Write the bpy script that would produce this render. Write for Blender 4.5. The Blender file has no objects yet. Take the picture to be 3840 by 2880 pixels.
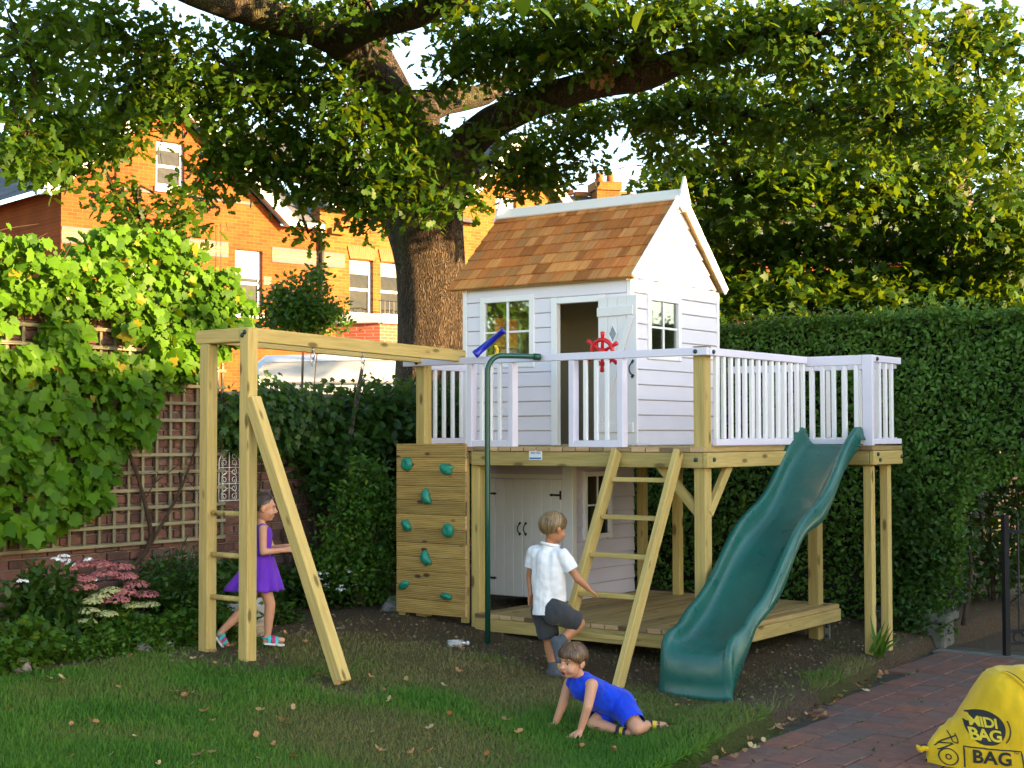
import bpy, bmesh, math, random
import numpy as np
from mathutils import Vector, Matrix, Quaternion
from mathutils.bvhtree import BVHTree
from mathutils import noise as mnoise

random.seed(7)
rng = np.random.default_rng(7)
scene = bpy.context.scene
C = scene.collection
R = math.radians

# ---------------------------------------------------------------- camera, sky, sun, exposure
cam_data = bpy.data.cameras.new('camera')
cam = bpy.data.objects.new('camera', cam_data)
C.objects.link(cam)
cam.location = (0.0, 0.0, 1.692)
cam.rotation_euler = (R(90 + 2.013), R(0.11), 0.0)
cam_data.sensor_width = 36.0
cam_data.lens = 51.57
cam_data.clip_end = 600.0
scene.camera = cam

SUN_EL, SUN_AZ = 11.0, 115.5           # azimuth clockwise from +Y
world = bpy.data.worlds.new('World')
scene.world = world
world.use_nodes = True
wn = world.node_tree
sky = wn.nodes.new('ShaderNodeTexSky')
sky.sky_type = 'NISHITA'
sky.sun_disc = False
sky.sun_elevation = R(SUN_EL)
sky.sun_rotation = R(SUN_AZ)
sky.air_density = 1.0
sky.dust_density = 0.9
sky.ozone_density = 1.0
bg = wn.nodes['Background']
bg.inputs['Strength'].default_value = 0.10
wn.links.new(sky.outputs[0], bg.inputs[0])

sun_data = bpy.data.lights.new('sun', 'SUN')
sun_data.energy = 4.0
sun_data.angle = R(0.6)
sun_data.color = (1.0, 0.66, 0.30)
sun = bpy.data.objects.new('sun', sun_data)
C.objects.link(sun)
_az, _el = R(SUN_AZ), R(SUN_EL)
to_sun = Vector((math.sin(_az) * math.cos(_el), math.cos(_az) * math.cos(_el), math.sin(_el)))
sun.rotation_euler = (-to_sun).to_track_quat('-Z', 'Y').to_euler()
sun.location = to_sun * 40

vs = scene.view_settings
vs.view_transform = 'Standard'
vs.look = 'None'
vs.exposure = 2.92
vs.gamma = 1.0
vs.use_curve_mapping = False

# ---------------------------------------------------------------- helpers
def tag(o, label=None, cat=None, group=None, kind=None):
    if label: o['label'] = label
    if cat: o['category'] = cat
    if group: o['group'] = group
    if kind: o['kind'] = kind
    return o

def link(o, parent=None):
    C.objects.link(o)
    if parent is not None:
        o.parent = parent
    return o

def empty(name, loc=(0, 0, 0), rz=0.0, parent=None):
    o = bpy.data.objects.new(name, None)
    o.empty_display_size = 0.1
    o.location = loc
    o.rotation_euler = (0, 0, rz)
    return link(o, parent)

def obj(name, mesh, parent=None, loc=(0, 0, 0), rot=(0, 0, 0)):
    o = bpy.data.objects.new(name, mesh)
    o.location = loc
    o.rotation_euler = rot
    return link(o, parent)

def struct(o):
    o['kind'] = 'structure'
    return o

def pydata(name, v, f, m=None, smooth=False):
    me = bpy.data.meshes.new(name)
    me.from_pydata([tuple(p) for p in v], [], f)
    if m is not None:
        me.materials.append(m)
    if smooth:
        me.polygons.foreach_set('use_smooth', [True] * len(me.polygons))
    me.update()
    return me

class MB:
    """collects boxes, tubes and quads into one mesh"""
    def __init__(self):
        self.v, self.f = [], []
    def add(self, vs_, fs_):
        o = len(self.v)
        self.v.extend(vs_)
        self.f.extend([tuple(i + o for i in f) for f in fs_])
    def box(self, c, s, M=None):
        x, y, z = s[0] / 2, s[1] / 2, s[2] / 2
        p = [Vector((a, b, d)) for d in (-z, z) for b in (-y, y) for a in (-x, x)]
        if M is not None:
            p = [M @ q for q in p]
        p = [q + Vector(c) for q in p]
        self.add(p, [(0, 2, 3, 1), (4, 5, 7, 6), (0, 1, 5, 4), (2, 6, 7, 3), (0, 4, 6, 2), (1, 3, 7, 5)])
        return self
    def tube(self, pts, rad, n=8, cap=True, seed=None, rough=0.0):
        pts = [Vector(p) for p in pts]
        if not hasattr(rad, '__len__'):
            rad = [rad] * len(pts)
        rings = []
        up = None
        for i, p in enumerate(pts):
            d = (pts[min(i + 1, len(pts) - 1)] - pts[max(i - 1, 0)])
            d = d.normalized() if d.length > 1e-9 else Vector((0, 0, 1))
            if up is None:
                up = Vector((0, 0, 1)) if abs(d.z) < 0.9 else Vector((1, 0, 0))
            a = d.cross(up).normalized()
            b = a.cross(d).normalized()
            up = b
            ring = []
            for k in range(n):
                t = 2 * math.pi * k / n
                q = a * math.cos(t) + b * math.sin(t)
                r = rad[i]
                if rough:
                    r *= 1 + rough * (mnoise.noise(Vector((q.x * 2.2, q.y * 2.2, q.z * 2.2)) + p * 1.1) +
                                      0.5 * mnoise.noise(q * 6 + p * 0.5))
                ring.append(p + q * r)
            rings.append(ring)
        vs_ = [q for ring in rings for q in ring]
        fs_ = []
        for i in range(len(pts) - 1):
            for k in range(n):
                a0 = i * n + k
                a1 = i * n + (k + 1) % n
                fs_.append((a0, a1, a1 + n, a0 + n))
        if cap:
            fs_.append(tuple(reversed(range(n))))
            fs_.append(tuple(range((len(pts) - 1) * n, len(pts) * n)))
        self.add(vs_, fs_)
        return self
    def mesh(self, name, m=None, smooth=False):
        return pydata(name, self.v, self.f, m, smooth)
    def obj(self, name, m=None, parent=None, smooth=False, loc=(0, 0, 0), rot=(0, 0, 0)):
        return obj(name, self.mesh(name, m, smooth), parent, loc, rot)

def catmull(pts, n=6):
    pts = [Vector(p) for p in pts]
    out = []
    for i in range(len(pts) - 1):
        p0 = pts[max(i - 1, 0)]; p1 = pts[i]; p2 = pts[i + 1]; p3 = pts[min(i + 2, len(pts) - 1)]
        for k in range(n):
            t = k / n
            out.append(0.5 * ((2 * p1) + (p2 - p0) * t + (2 * p0 - 5 * p1 + 4 * p2 - p3) * t * t + (3 * p1 - p0 - 3 * p2 + p3) * t ** 3))
    out.append(pts[-1])
    return out

def lerp_list(a, n):
    xs = np.linspace(0, len(a) - 1, n)
    return list(np.interp(xs, range(len(a)), a))

# ---------------------------------------------------------------- materials
def new_mat(name):
    m = bpy.data.materials.new(name)
    m.use_nodes = True
    nt = m.node_tree
    return m, nt, nt.nodes['Principled BSDF']

def nd(nt, t, **kw):
    n = nt.nodes.new(t)
    for k, v in kw.items():
        if k in n.inputs:
            n.inputs[k].default_value = v
        else:
            setattr(n, k, v)
    return n

def ramp(nt, fac, stops):
    r = nt.nodes.new('ShaderNodeValToRGB')
    e = r.color_ramp.elements
    while len(e) < len(stops):
        e.new(0.5)
    for i, (p, c) in enumerate(stops):
        e[i].position = p
        e[i].color = (c[0], c[1], c[2], 1.0)
    nt.links.new(fac, r.inputs[0])
    return r.outputs[0]

def mixc(nt, fac, a, b, blend='MIX'):
    m = nt.nodes.new('ShaderNodeMix')
    m.data_type = 'RGBA'
    m.blend_type = blend
    for s, v in ((m.inputs[0], fac), (m.inputs[6], a), (m.inputs[7], b)):
        if isinstance(v, (int, float)):
            s.default_value = v
        elif isinstance(v, tuple):
            s.default_value = (v[0], v[1], v[2], 1.0)
        else:
            nt.links.new(v, s)
    return m.outputs[2]

def bump(nt, bsdf, h, strength=0.3, dist=0.01):
    b = nt.nodes.new('ShaderNodeBump')
    b.inputs['Strength'].default_value = strength
    b.inputs['Distance'].default_value = dist
    nt.links.new(h, b.inputs['Height'])
    nt.links.new(b.outputs[0], bsdf.inputs['Normal'])

def obj_coord(nt, scale=(1, 1, 1), rnd=True):
    tc = nt.nodes.new('ShaderNodeTexCoord')
    out = tc.outputs['Object']
    if rnd:
        oi = nt.nodes.new('ShaderNodeObjectInfo')
        mul = nd(nt, 'ShaderNodeVectorMath', operation='SCALE')
        cmb = nt.nodes.new('ShaderNodeCombineXYZ')
        nt.links.new(oi.outputs['Random'], cmb.inputs[0])
        nt.links.new(oi.outputs['Random'], cmb.inputs[1])
        nt.links.new(oi.outputs['Random'], cmb.inputs[2])
        nt.links.new(cmb.outputs[0], mul.inputs[0])
        mul.inputs['Scale'].default_value = 57.0
        ad = nd(nt, 'ShaderNodeVectorMath', operation='ADD')
        nt.links.new(out, ad.inputs[0])
        nt.links.new(mul.outputs[0], ad.inputs[1])
        out = ad.outputs[0]
    mp = nt.nodes.new('ShaderNodeMapping')
    mp.inputs['Scale'].default_value = scale
    nt.links.new(out, mp.inputs['Vector'])
    return mp.outputs[0]

def tex_noise(nt, vec, scale, detail=4.0, rough=0.55):
    n = nd(nt, 'ShaderNodeTexNoise', Scale=scale, Detail=detail, Roughness=rough)
    if vec is not None:
        nt.links.new(vec, n.inputs['Vector'])
    return n.outputs['Fac']

def obj_random(nt):
    return nt.nodes.new('ShaderNodeObjectInfo').outputs['Random']

def attr(nt, name):
    a = nt.nodes.new('ShaderNodeAttribute')
    a.attribute_name = name
    return a.outputs['Fac']

def m_plain(name, col, rough=0.6, var=0.08, scale=8.0, bmp=0.0, metallic=0.0, spec=0.5, rnd=True):
    m, nt, b = new_mat(name)
    v = obj_coord(nt, rnd=rnd)
    n = tex_noise(nt, v, scale)
    c = ramp(nt, n, [(0.25, tuple(x * (1 - var) for x in col)), (0.75, tuple(min(1, x * (1 + var)) for x in col))])
    nt.links.new(c, b.inputs['Base Color'])
    b.inputs['Roughness'].default_value = rough
    b.inputs['Metallic'].default_value = metallic
    b.inputs['Specular IOR Level'].default_value = spec
    if bmp:
        bump(nt, b, tex_noise(nt, v, scale * 6), bmp, 0.01)
    return m

def m_wood(name, c_light, c_dark, axis, knots=True, rough=0.7, var=0.25, ribs=0.0):
    m, nt, b = new_mat(name + '_' + 'xyz'[axis])
    s = [14.0, 14.0, 14.0]
    s[axis] = 0.9
    v = obj_coord(nt, tuple(s))
    g = tex_noise(nt, v, 3.0, 5.0, 0.6)
    col = ramp(nt, g, [(0.3, c_dark), (0.62, c_light)])
    s2 = [60.0, 60.0, 60.0]
    s2[axis] = 2.0
    fine = tex_noise(nt, obj_coord(nt, tuple(s2)), 3.0, 3.0)
    col = mixc(nt, 0.22, col, ramp(nt, fine, [(0.3, tuple(x * 0.6 for x in c_dark)), (0.7, c_light)]))
    # per board tone
    rn = ramp(nt, obj_random(nt), [(0.0, (1 - var,) * 3), (1.0, (1 + var * 0.4, 1 + var * 0.35, 1 + var * 0.2))])
    col = mixc(nt, 1.0, col, rn, 'MULTIPLY')
    if knots:
        s3 = [9.0, 9.0, 9.0]
        s3[axis] = 3.2
        vo = nd(nt, 'ShaderNodeTexVoronoi', Scale=1.0)
        nt.links.new(obj_coord(nt, tuple(s3)), vo.inputs['Vector'])
        k = ramp(nt, vo.outputs['Distance'], [(0.12, (1, 1, 1)), (0.20, (0, 0, 0))])
        col = mixc(nt, k, col, tuple(x * 0.42 for x in c_dark))
    nt.links.new(col, b.inputs['Base Color'])
    b.inputs['Roughness'].default_value = rough
    b.inputs['Specular IOR Level'].default_value = 0.25
    bump(nt, b, fine, 0.25, 0.004)
    return m

def m_leaf(name, dark, light, yellow=None, trans=0.45, rough=0.45, bright=1.0):
    """leaf colour varies leaf by leaf through the 'tint' attribute; thin leaves pass light"""
    m, nt, b = new_mat(name)
    t = attr(nt, 'tint')
    stops = [(0.0, dark), (0.7, light)]
    if yellow:
        stops += [(0.93, light), (1.0, yellow)]
    c = ramp(nt, t, stops)
    nt.links.new(c, b.inputs['Base Color'])
    b.inputs['Roughness'].default_value = rough
    b.inputs['Specular IOR Level'].default_value = 0.25
    tr = nt.nodes.new('ShaderNodeBsdfTranslucent')
    c2 = mixc(nt, 0.5, c, (0.27, 0.36, 0.005))
    nt.links.new(c2, tr.inputs['Color'])
    mx = nt.nodes.new('ShaderNodeMixShader')
    mx.inputs[0].default_value = trans
    nt.links.new(b.outputs[0], mx.inputs[1])
    nt.links.new(tr.outputs[0], mx.inputs[2])
    nt.links.new(mx.outputs[0], nt.nodes['Material Output'].inputs['Surface'])
    return m

def m_bark(name, c1, c2, zscale=0.35, s=7.0, strength=0.9, moss=None, dist=0.05):
    m, nt, b = new_mat(name)
    v = obj_coord(nt, (1, 1, zscale), rnd=False)
    n1 = tex_noise(nt, v, s, 6.0, 0.65)
    vo = nd(nt, 'ShaderNodeTexVoronoi', Scale=s * 1.6, feature='DISTANCE_TO_EDGE')
    wv = nd(nt, 'ShaderNodeVectorMath', operation='ADD')
    nz = nd(nt, 'ShaderNodeTexNoise', Scale=s * 0.9)
    nt.links.new(v, nz.inputs['Vector'])
    sc = nd(nt, 'ShaderNodeVectorMath', operation='SCALE')
    sc.inputs['Scale'].default_value = 0.55
    nt.links.new(nz.outputs['Color'], sc.inputs[0])
    nt.links.new(v, wv.inputs[0]); nt.links.new(sc.outputs[0], wv.inputs[1])
    nt.links.new(wv.outputs[0], vo.inputs['Vector'])
    crack = ramp(nt, vo.outputs['Distance'], [(0.0, (0, 0, 0)), (0.10, (.6, .6, .6)), (0.3, (1, 1, 1))])
    col = ramp(nt, n1, [(0.3, c1), (0.7, c2)])
    col = mixc(nt, crack, tuple(x * 0.55 for x in c1), col)
    if moss:
        mn = ramp(nt, tex_noise(nt, v, 2.3, 3.0), [(0.5, (0, 0, 0)), (0.68, (1, 1, 1))])
        col = mixc(nt, mn, col, moss)
    nt.links.new(col, b.inputs['Base Color'])
    b.inputs['Roughness'].default_value = 0.9
    b.inputs['Specular IOR Level'].default_value = 0.2
    h = mixc(nt, 0.4, crack, n1)
    bump(nt, b, h, strength, dist)
    return m

def m_brick(name, b1, b2, mortar, bw=0.225, bh=0.075, axis_u=(1, 0), rough=0.85):
    """brick faces too far to pick apart; u runs along local x"""
    m, nt, b = new_mat(name)
    tc = nt.nodes.new('ShaderNodeTexCoord')
    mp = nt.nodes.new('ShaderNodeMapping')
    mp.inputs['Rotation'].default_value = (R(90), 0, 0)
    nt.links.new(tc.outputs['Object'], mp.inputs['Vector'])
    br = nd(nt, 'ShaderNodeTexBrick')
    br.inputs['Color1'].default_value = (*b1, 1)
    br.inputs['Color2'].default_value = (*b2, 1)
    br.inputs['Mortar'].default_value = (*mortar, 1)
    br.inputs['Scale'].default_value = 1.0
    br.inputs['Mortar Size'].default_value = 0.007
    br.inputs['Mortar Smooth'].default_value = 0.2
    br.inputs['Bias'].default_value = -0.2
    br.inputs['Brick Width'].default_value = bw
    br.inputs['Row Height'].default_value = bh
    nt.links.new(mp.outputs[0], br.inputs['Vector'])
    n = tex_noise(nt, tc.outputs['Object'], 1.3, 4.0)
    c = mixc(nt, 1.0, br.outputs['Color'], ramp(nt, n, [(0.3, (0.75, 0.72, 0.7)), (0.7, (1.1, 1.08, 1.05))]), 'MULTIPLY')
    nt.links.new(c, b.inputs['Base Color'])
    b.inputs['Roughness'].default_value = rough
    b.inputs['Specular IOR Level'].default_value = 0.2
    inv = nd(nt, 'ShaderNodeMath', operation='SUBTRACT')
    inv.inputs[0].default_value = 1.0
    nt.links.new(br.outputs['Fac'], inv.inputs[1])
    bump(nt, b, inv.outputs[0], 0.6, 0.012)
    return m

def m_glass(name, tint=(0.9, 0.95, 0.95), alpha=0.75):
    m, nt, b = new_mat(name)
    nt.nodes.remove(b)
    tr = nd(nt, 'ShaderNodeBsdfTransparent')
    tr.inputs['Color'].default_value = (*tint, 1)
    gl = nd(nt, 'ShaderNodeBsdfGlossy', Roughness=0.03)
    fr = nd(nt, 'ShaderNodeFresnel', IOR=1.6)
    mx = nt.nodes.new('ShaderNodeMixShader')
    ad = nd(nt, 'ShaderNodeMath', operation='MULTIPLY_ADD')
    ad.inputs[1].default_value = alpha
    ad.inputs[2].default_value = 0.10
    nt.links.new(fr.outputs[0], ad.inputs[0])
    nt.links.new(ad.outputs[0], mx.inputs[0])
    nt.links.new(tr.outputs[0], mx.inputs[1])
    nt.links.new(gl.outputs[0], mx.inputs[2])
    nt.links.new(mx.outputs[0], nt.nodes['Material Output'].inputs['Surface'])
    return m

TREATED = [m_wood('treated_timber', (0.59, 0.445, 0.165), (0.43, 0.305, 0.095), a) for a in range(3)]
DECKING = [m_wood('decking_timber', (0.50, 0.355, 0.15), (0.33, 0.21, 0.075), a, var=0.3) for a in range(3)]
ENDGRAIN = [m_wood('sawn_end', (0.66, 0.46, 0.28), (0.46, 0.26, 0.14), a, knots=False, var=0.75) for a in range(3)]
CEDARS = [m_wood('cedar_shingle_%s' % q, a_, b_, 1, knots=False, var=0.35) for q, a_, b_ in (('brown', (0.60, 0.225, 0.062), (0.42, 0.130, 0.034)), ('red', (0.66, 0.24, 0.072), (0.47, 0.140, 0.040)), ('honey', (0.74, 0.34, 0.11), (0.56, 0.21, 0.060)), ('tan', (0.70, 0.32, 0.12), (0.52, 0.20, 0.064)))]
LILAC = m_plain('lilac_paint', (0.76, 0.71, 0.83), 0.5, 0.03, 5)
WHITE = m_plain('white_paint', (0.87, 0.85, 0.87), 0.45, 0.03, 5)
CREAM = m_plain('cream_paint', (0.84, 0.80, 0.81), 0.5, 0.03, 5)
PLY = m_plain('interior_ply', (0.55, 0.46, 0.31), 0.7, 0.15, 3)
BLACK_IRON = m_plain('black_iron', (0.012, 0.012, 0.014), 0.5, 0.1, 30)
BOLT_GREEN = m_plain('green_bolt_cap', (0.008, 0.045, 0.04), 0.35)
GLASS = m_glass('window_glass')

_cb = {}
def cbox(s, m, ch=0.004):
    """chamfered board mesh; grain follows the longest side when m is a wood triple"""
    if isinstance(m, (list, tuple)):
        m = m[max(range(3), key=lambda i: s[i])]
    key = (round(s[0], 4), round(s[1], 4), round(s[2], 4), m.name, ch)
    if key in _cb:
        return _cb[key]
    bm = bmesh.new()
    bmesh.ops.create_cube(bm, size=1.0)
    for v in bm.verts:
        v.co = Vector((v.co.x * s[0], v.co.y * s[1], v.co.z * s[2]))
    if ch:
        bmesh.ops.bevel(bm, geom=list(bm.edges), offset=min(ch, min(s) * 0.3), segments=1, affect='EDGES')
    me = bpy.data.meshes.new('board')
    bm.to_mesh(me)
    bm.free()
    me.materials.append(m)
    _cb[key] = me
    return me

def board(name, lo, hi, m, parent, ch=0.004):
    """a board between two corners in the parent's space"""
    c = [(a + b) / 2 for a, b in zip(lo, hi)]
    s = [abs(b - a) for a, b in zip(lo, hi)]
    return obj(name, cbox(s, m, ch), parent, c)

def beam(name, p0, p1, w, h, m, parent, ch=0.004, roll=0.0):
    """a board from p0 to p1 (centre line); w is across, h is deep"""
    p0, p1 = Vector(p0), Vector(p1)
    d = p1 - p0
    me = cbox((d.length, w, h), m, ch)
    o = obj(name, me, parent, (p0 + p1) / 2)
    q = d.to_track_quat('X', 'Z')
    o.rotation_euler = (q @ Quaternion((1, 0, 0), roll)).to_euler()
    return o

def cyl_between(name, p0, p1, r, m, parent, n=12):
    p0, p1 = Vector(p0), Vector(p1)
    L = (p1 - p0).length
    mb = MB().tube([(0, 0, -L / 2), (0, 0, L / 2)], r, n)
    me = mb.mesh(name, m)
    for p in me.polygons:
        p.use_smooth = len(p.vertices) == 4
    o = obj(name, me, parent, (p0 + p1) / 2)
    o.rotation_euler = (p1 - p0).to_track_quat('Z', 'Y').to_euler()
    return o

# ---------------------------------------------------------------- leaves
def tmpl_strip(ys, ws, droop=0.15, fold=0.0):
    v, f = [], []
    for y, w in zip(ys, ws):
        z = -droop * y * y
        v.append((-w, y, z + fold * w)); v.append((w, y, z + fold * w))
    for i in range(len(ys) - 1):
        f.append((2 * i, 2 * i + 1, 2 * i + 3, 2 * i + 2))
    return np.array(v), f

T_OAK = tmpl_strip([0, .18, .32, .50, .62, .80, 1.0], [.03, .19, .11, .29, .16, .26, .05], 0.18)
T_OVATE = tmpl_strip([0, .35, .7, 1.0], [.03, .26, .2, .01], 0.2, 0.25)
T_BLADE = tmpl_strip([0, .5, 1.0], [.06, .05, .005], 0.35)
def tmpl_star(pts):
    n = len(pts)
    v = [(0, 0.25, 0.0)] + [(x, y, -0.22 * (x * x + (y - .25) ** 2)) for x, y in pts]
    return np.array(v), [(0, i + 1, (i + 1) % n + 1) for i in range(n)]
T_VINE = tmpl_star([(-.06, 0), (-.30, -.13), (-.36, .06), (-.52, .20), (-.40, .38), (-.46, .62), (-.24, .66), (-.15, .84), (0, 1.0),
                    (.15, .84), (.24, .66), (.46, .62), (.40, .38), (.52, .20), (.36, .06), (.30, -.13), (.06, 0)])
T_MAPLE = tmpl_star([(-.05, 0), (-.40, .04), (-.26, .22), (-.52, .50), (-.22, .52), (-.16, .72), (0, 1.0), (.16, .72), (.22, .52), (.52, .50), (.26, .22), (.40, .04), (.05, 0)])

def unit(a):
    return a / np.maximum(np.linalg.norm(a, axis=-1, keepdims=True), 1e-9)

def leaf_frames(N, nrm, tip, size, jit_n=0.5, jit_t=0.5):
    nrm = unit(np.asarray(nrm, float) + rng.normal(0, jit_n, (N, 3)))
    tip = np.asarray(tip, float) + rng.normal(0, jit_t, (N, 3))
    tip = unit(tip - (tip * nrm).sum(1, keepdims=True) * nrm)
    side = np.cross(tip, nrm)
    return side, tip, nrm

def leaf_mesh(name, P, frames, S, tmpl, m, tint=None):
    tv, tf = tmpl
    P = np.asarray(P, float)
    N = len(P)
    side, tip, nrm = frames
    S = np.asarray(S, float).reshape(N, 1, 1)
    V = (tv[None, :, 0:1] * side[:, None, :] + tv[None, :, 1:2] * tip[:, None, :] + tv[None, :, 2:3] * nrm[:, None, :]) * S + P[:, None, :]
    k = len(tv)
    V = V.reshape(-1, 3)
    flat = np.array([i for f in tf for i in f])
    lens = np.array([len(f) for f in tf])
    loops = (flat[None, :] + (np.arange(N) * k)[:, None]).reshape(-1)
    totals = np.tile(lens, N)
    starts = np.concatenate([[0], np.cumsum(totals)[:-1]])
    me = bpy.data.meshes.new(name)
    me.vertices.add(len(V)); me.vertices.foreach_set('co', V.ravel())
    me.loops.add(len(loops)); me.loops.foreach_set('vertex_index', loops.astype(np.int32))
    me.polygons.add(len(totals))
    me.polygons.foreach_set('loop_start', starts.astype(np.int32))
    me.polygons.foreach_set('loop_total', totals.astype(np.int32))
    if tint is None:
        tint = rng.random(N)
    a = me.attributes.new('tint', 'FLOAT', 'POINT')
    a.data.foreach_set('value', np.repeat(tint, k).astype(np.float32))
    me.materials.append(m)
    me.update(calc_edges=True)
    return me

def in_ellipsoids(ells, per_m3=None, counts=None, twig=14, spread=0.13, shell=0.35):
    """leaf points gathered in small sprays inside ellipsoids (x,y,z,rx,ry,rz,n)"""
    out, cen = [], []
    for (x, y, z, rx, ry, rz, n) in ells:
        k = max(3, int(n / twig))
        d = unit(rng.normal(0, 1, (k, 3))) * (rng.random((k, 1)) ** shell)
        c = d * np.array([rx, ry, rz]) + np.array([x, y, z])
        cen.append(c)
        pts = c[rng.integers(0, k, n)] + rng.normal(0, spread, (n, 3)) * np.array([1, 1, .75])
        out.append(pts)
    return np.concatenate(out), np.concatenate(cen)

# ---------------------------------------------------------------- the plot: tower axes and ground height
YAW = 0.6382
U = Vector((math.cos(YAW), -math.sin(YAW), 0))
V = Vector((math.sin(YAW), math.cos(YAW), 0))
ORG = Vector((1.389, 10.4995, 0))
def W(a, b, z=0.0):
    return ORG + U * a + V * b + Vector((0, 0, z))
def to_uv(x, y):
    dx, dy = x - ORG.x, y - ORG.y
    return dx * U.x + dy * U.y, dx * V.x + dy * V.y
def lawn_z(uu):
    return np.clip(-0.085 * (uu + 0.2), -0.06, 0.21)
def edge_u(vv):
    """where the lawn stops at the path"""
    return np.clip(1.02 - 0.12 * (vv + 1.4), 0.45, 1.5)
PATH_Z = -0.13

# ================================================================ THE GROUND
def smooth(a, b, x):
    t = np.clip((x - a) / (b - a), 0, 1)
    return t * t * (3 - 2 * t)

def vnoise(x, y, s, seed=0):
    """cheap value noise on numpy arrays"""
    x = np.asarray(x) * s + seed * 17.3; y = np.asarray(y) * s - seed * 9.1
    xi, yi = np.floor(x), np.floor(y)
    fx, fy = x - xi, y - yi
    fx, fy = fx * fx * (3 - 2 * fx), fy * fy * (3 - 2 * fy)
    h = lambda a, b: np.modf(np.abs(np.sin(a * 127.1 + b * 311.7 + seed) * 43758.5453))[0]
    return (h(xi, yi) * (1 - fx) + h(xi + 1, yi) * fx) * (1 - fy) + (h(xi, yi + 1) * (1 - fx) + h(xi + 1, yi + 1) * fx) * fy

def ground_masks(x, y):
    u = (x - ORG.x) * U.x + (y - ORG.y) * U.y
    v = (x - ORG.x) * V.x + (y - ORG.y) * V.y
    n = 0.6 * vnoise(x, y, 1.7, 1) + 0.4 * vnoise(x, y, 5.0, 2)
    # trodden earth round the tower feet, under the decks and along the beds
    d = smooth(-1.35, -0.25, v + 0.7 * (n - 0.5)) * smooth(-3.6, -2.9, u)
    d = d * (1 - 0.85 * smooth(0.50, 0.22, (1.02 - 0.12 * (v + 1.4)) - u + .25 * (n - .5)) * smooth(1.9, 1.2, v))
    d = np.maximum(d, 0.6 * smooth(0.40, 0.10, np.hypot((u + 1.30)*.7, v + 2.35) + 0.25 * (n - .5)))
    d = np.maximum(d, 0.65 * smooth(0.7, 0.2, np.hypot((u + 2.45) * 0.8, v + 2.35) + 0.3 * (n - .5)))
    d = np.maximum(d, smooth(-2.75, -2.95, u + 0.15 * (n - .5)))
    d = np.maximum(d, 0.75 * smooth(0.62, 0.8, vnoise(x, y, 0.9, 5)) * smooth(-3.4, -1.6, v))
    dry = 0.50 * smooth(0.42, 0.75, 0.55 * vnoise(x, y, 0.75, 3) + 0.45 * vnoise(x, y, 2.2, 4)) + 0.6 * smooth(-2.7, -1.1, v)
    dry = np.maximum(dry, 0.75 * smooth(1.1, 0.3, np.hypot((u + 0.3) * 0.7, v + 3.1)))
    return np.clip(d, 0, 1), np.clip(dry, 0, 1)

def ground_z(x, y):
    x = np.asarray(x, float); y = np.asarray(y, float)
    u = (x - ORG.x) * U.x + (y - ORG.y) * U.y
    v = (x - ORG.x) * V.x + (y - ORG.y) * V.y
    z = lawn_z(u) + 0.02 * (vnoise(x, y, 1.3, 6) - .5) + 0.008 * (vnoise(x, y, 6.0, 8) - .5)
    z = z + 0.035 * smooth(0.35, 0.0, np.abs(u - edge_u(v) + 0.25))
    e = edge_u(v) + 0.05 * (vnoise(x, y, 3.0, 7) - .5)
    z = np.where(u > e, PATH_Z - 0.05, z)
    return z

def gz(x, y):
    return float(ground_z(x, y))

gx = np.concatenate([np.linspace(-90, -8, 14), np.linspace(-7.0, 6.4, 230), np.linspace(8, 90, 14)])
gy = np.concatenate([np.linspace(-30, 4, 9), np.linspace(4.8, 15.5, 190), np.linspace(17, 140, 26)])
GX, GY = np.meshgrid(gx, gy)
GZ = ground_z(GX, GY)
nx, ny = len(gx), len(gy)
idx = np.arange(nx * ny).reshape(ny, nx)
gf = np.stack([idx[:-1, :-1], idx[:-1, 1:], idx[1:, 1:], idx[1:, :-1]], -1).reshape(-1, 4)
me = bpy.data.meshes.new('lawn')
me.from_pydata(np.stack([GX, GY, GZ], -1).reshape(-1, 3).tolist(), [], gf.tolist())
dm, dr = ground_masks(GX.ravel(), GY.ravel())
for nm, arr in (('dirt', dm), ('dry', dr)):
    a = me.attributes.new(nm, 'FLOAT', 'POINT')
    a.data.foreach_set('value', arr.astype(np.float32))
me.polygons.foreach_set('use_smooth', [True] * len(me.polygons))
GM, nt, b = new_mat('lawn_ground')
tcv = nt.nodes.new('ShaderNodeTexCoord').outputs['Object']
n1 = tex_noise(nt, tcv, 9.0, 6.0, 0.65)
n2 = tex_noise(nt, tcv, 60.0, 4.0, 0.7)
grass = ramp(nt, n1, [(0.3, (0.018, 0.042, 0.005)), (0.7, (0.045, 0.085, 0.011))])
drygr = ramp(nt, n2, [(0.3, (0.060, 0.053, 0.018)), (0.7, (0.135, 0.113, 0.046))])
soil = ramp(nt, n2, [(0.3, (0.050, 0.034, 0.021)), (0.72, (0.165, 0.115, 0.070))])
c = mixc(nt, attr(nt, 'dry'), grass, drygr)
dfac = nd(nt, 'ShaderNodeMath', operation='MULTIPLY_ADD')
nt.links.new(n1, dfac.inputs[0]); dfac.inputs[1].default_value = 0.9
sub = nd(nt, 'ShaderNodeMath', operation='SUBTRACT')
nt.links.new(attr(nt, 'dirt'), sub.inputs[0]); sub.inputs[1].default_value = 0.45
nt.links.new(sub.outputs[0], dfac.inputs[2])
c = mixc(nt, ramp(nt, dfac.outputs[0], [(0.25, (0, 0, 0)), (0.6, (1, 1, 1))]), c, soil)
nt.links.new(c, b.inputs['Base Color'])
b.inputs['Roughness'].default_value = 0.95
b.inputs['Specular IOR Level'].default_value = 0.1
bump(nt, b, n2, 0.9, 0.03)
me.materials.append(GM)
lawn = struct(obj('lawn', me))

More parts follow.
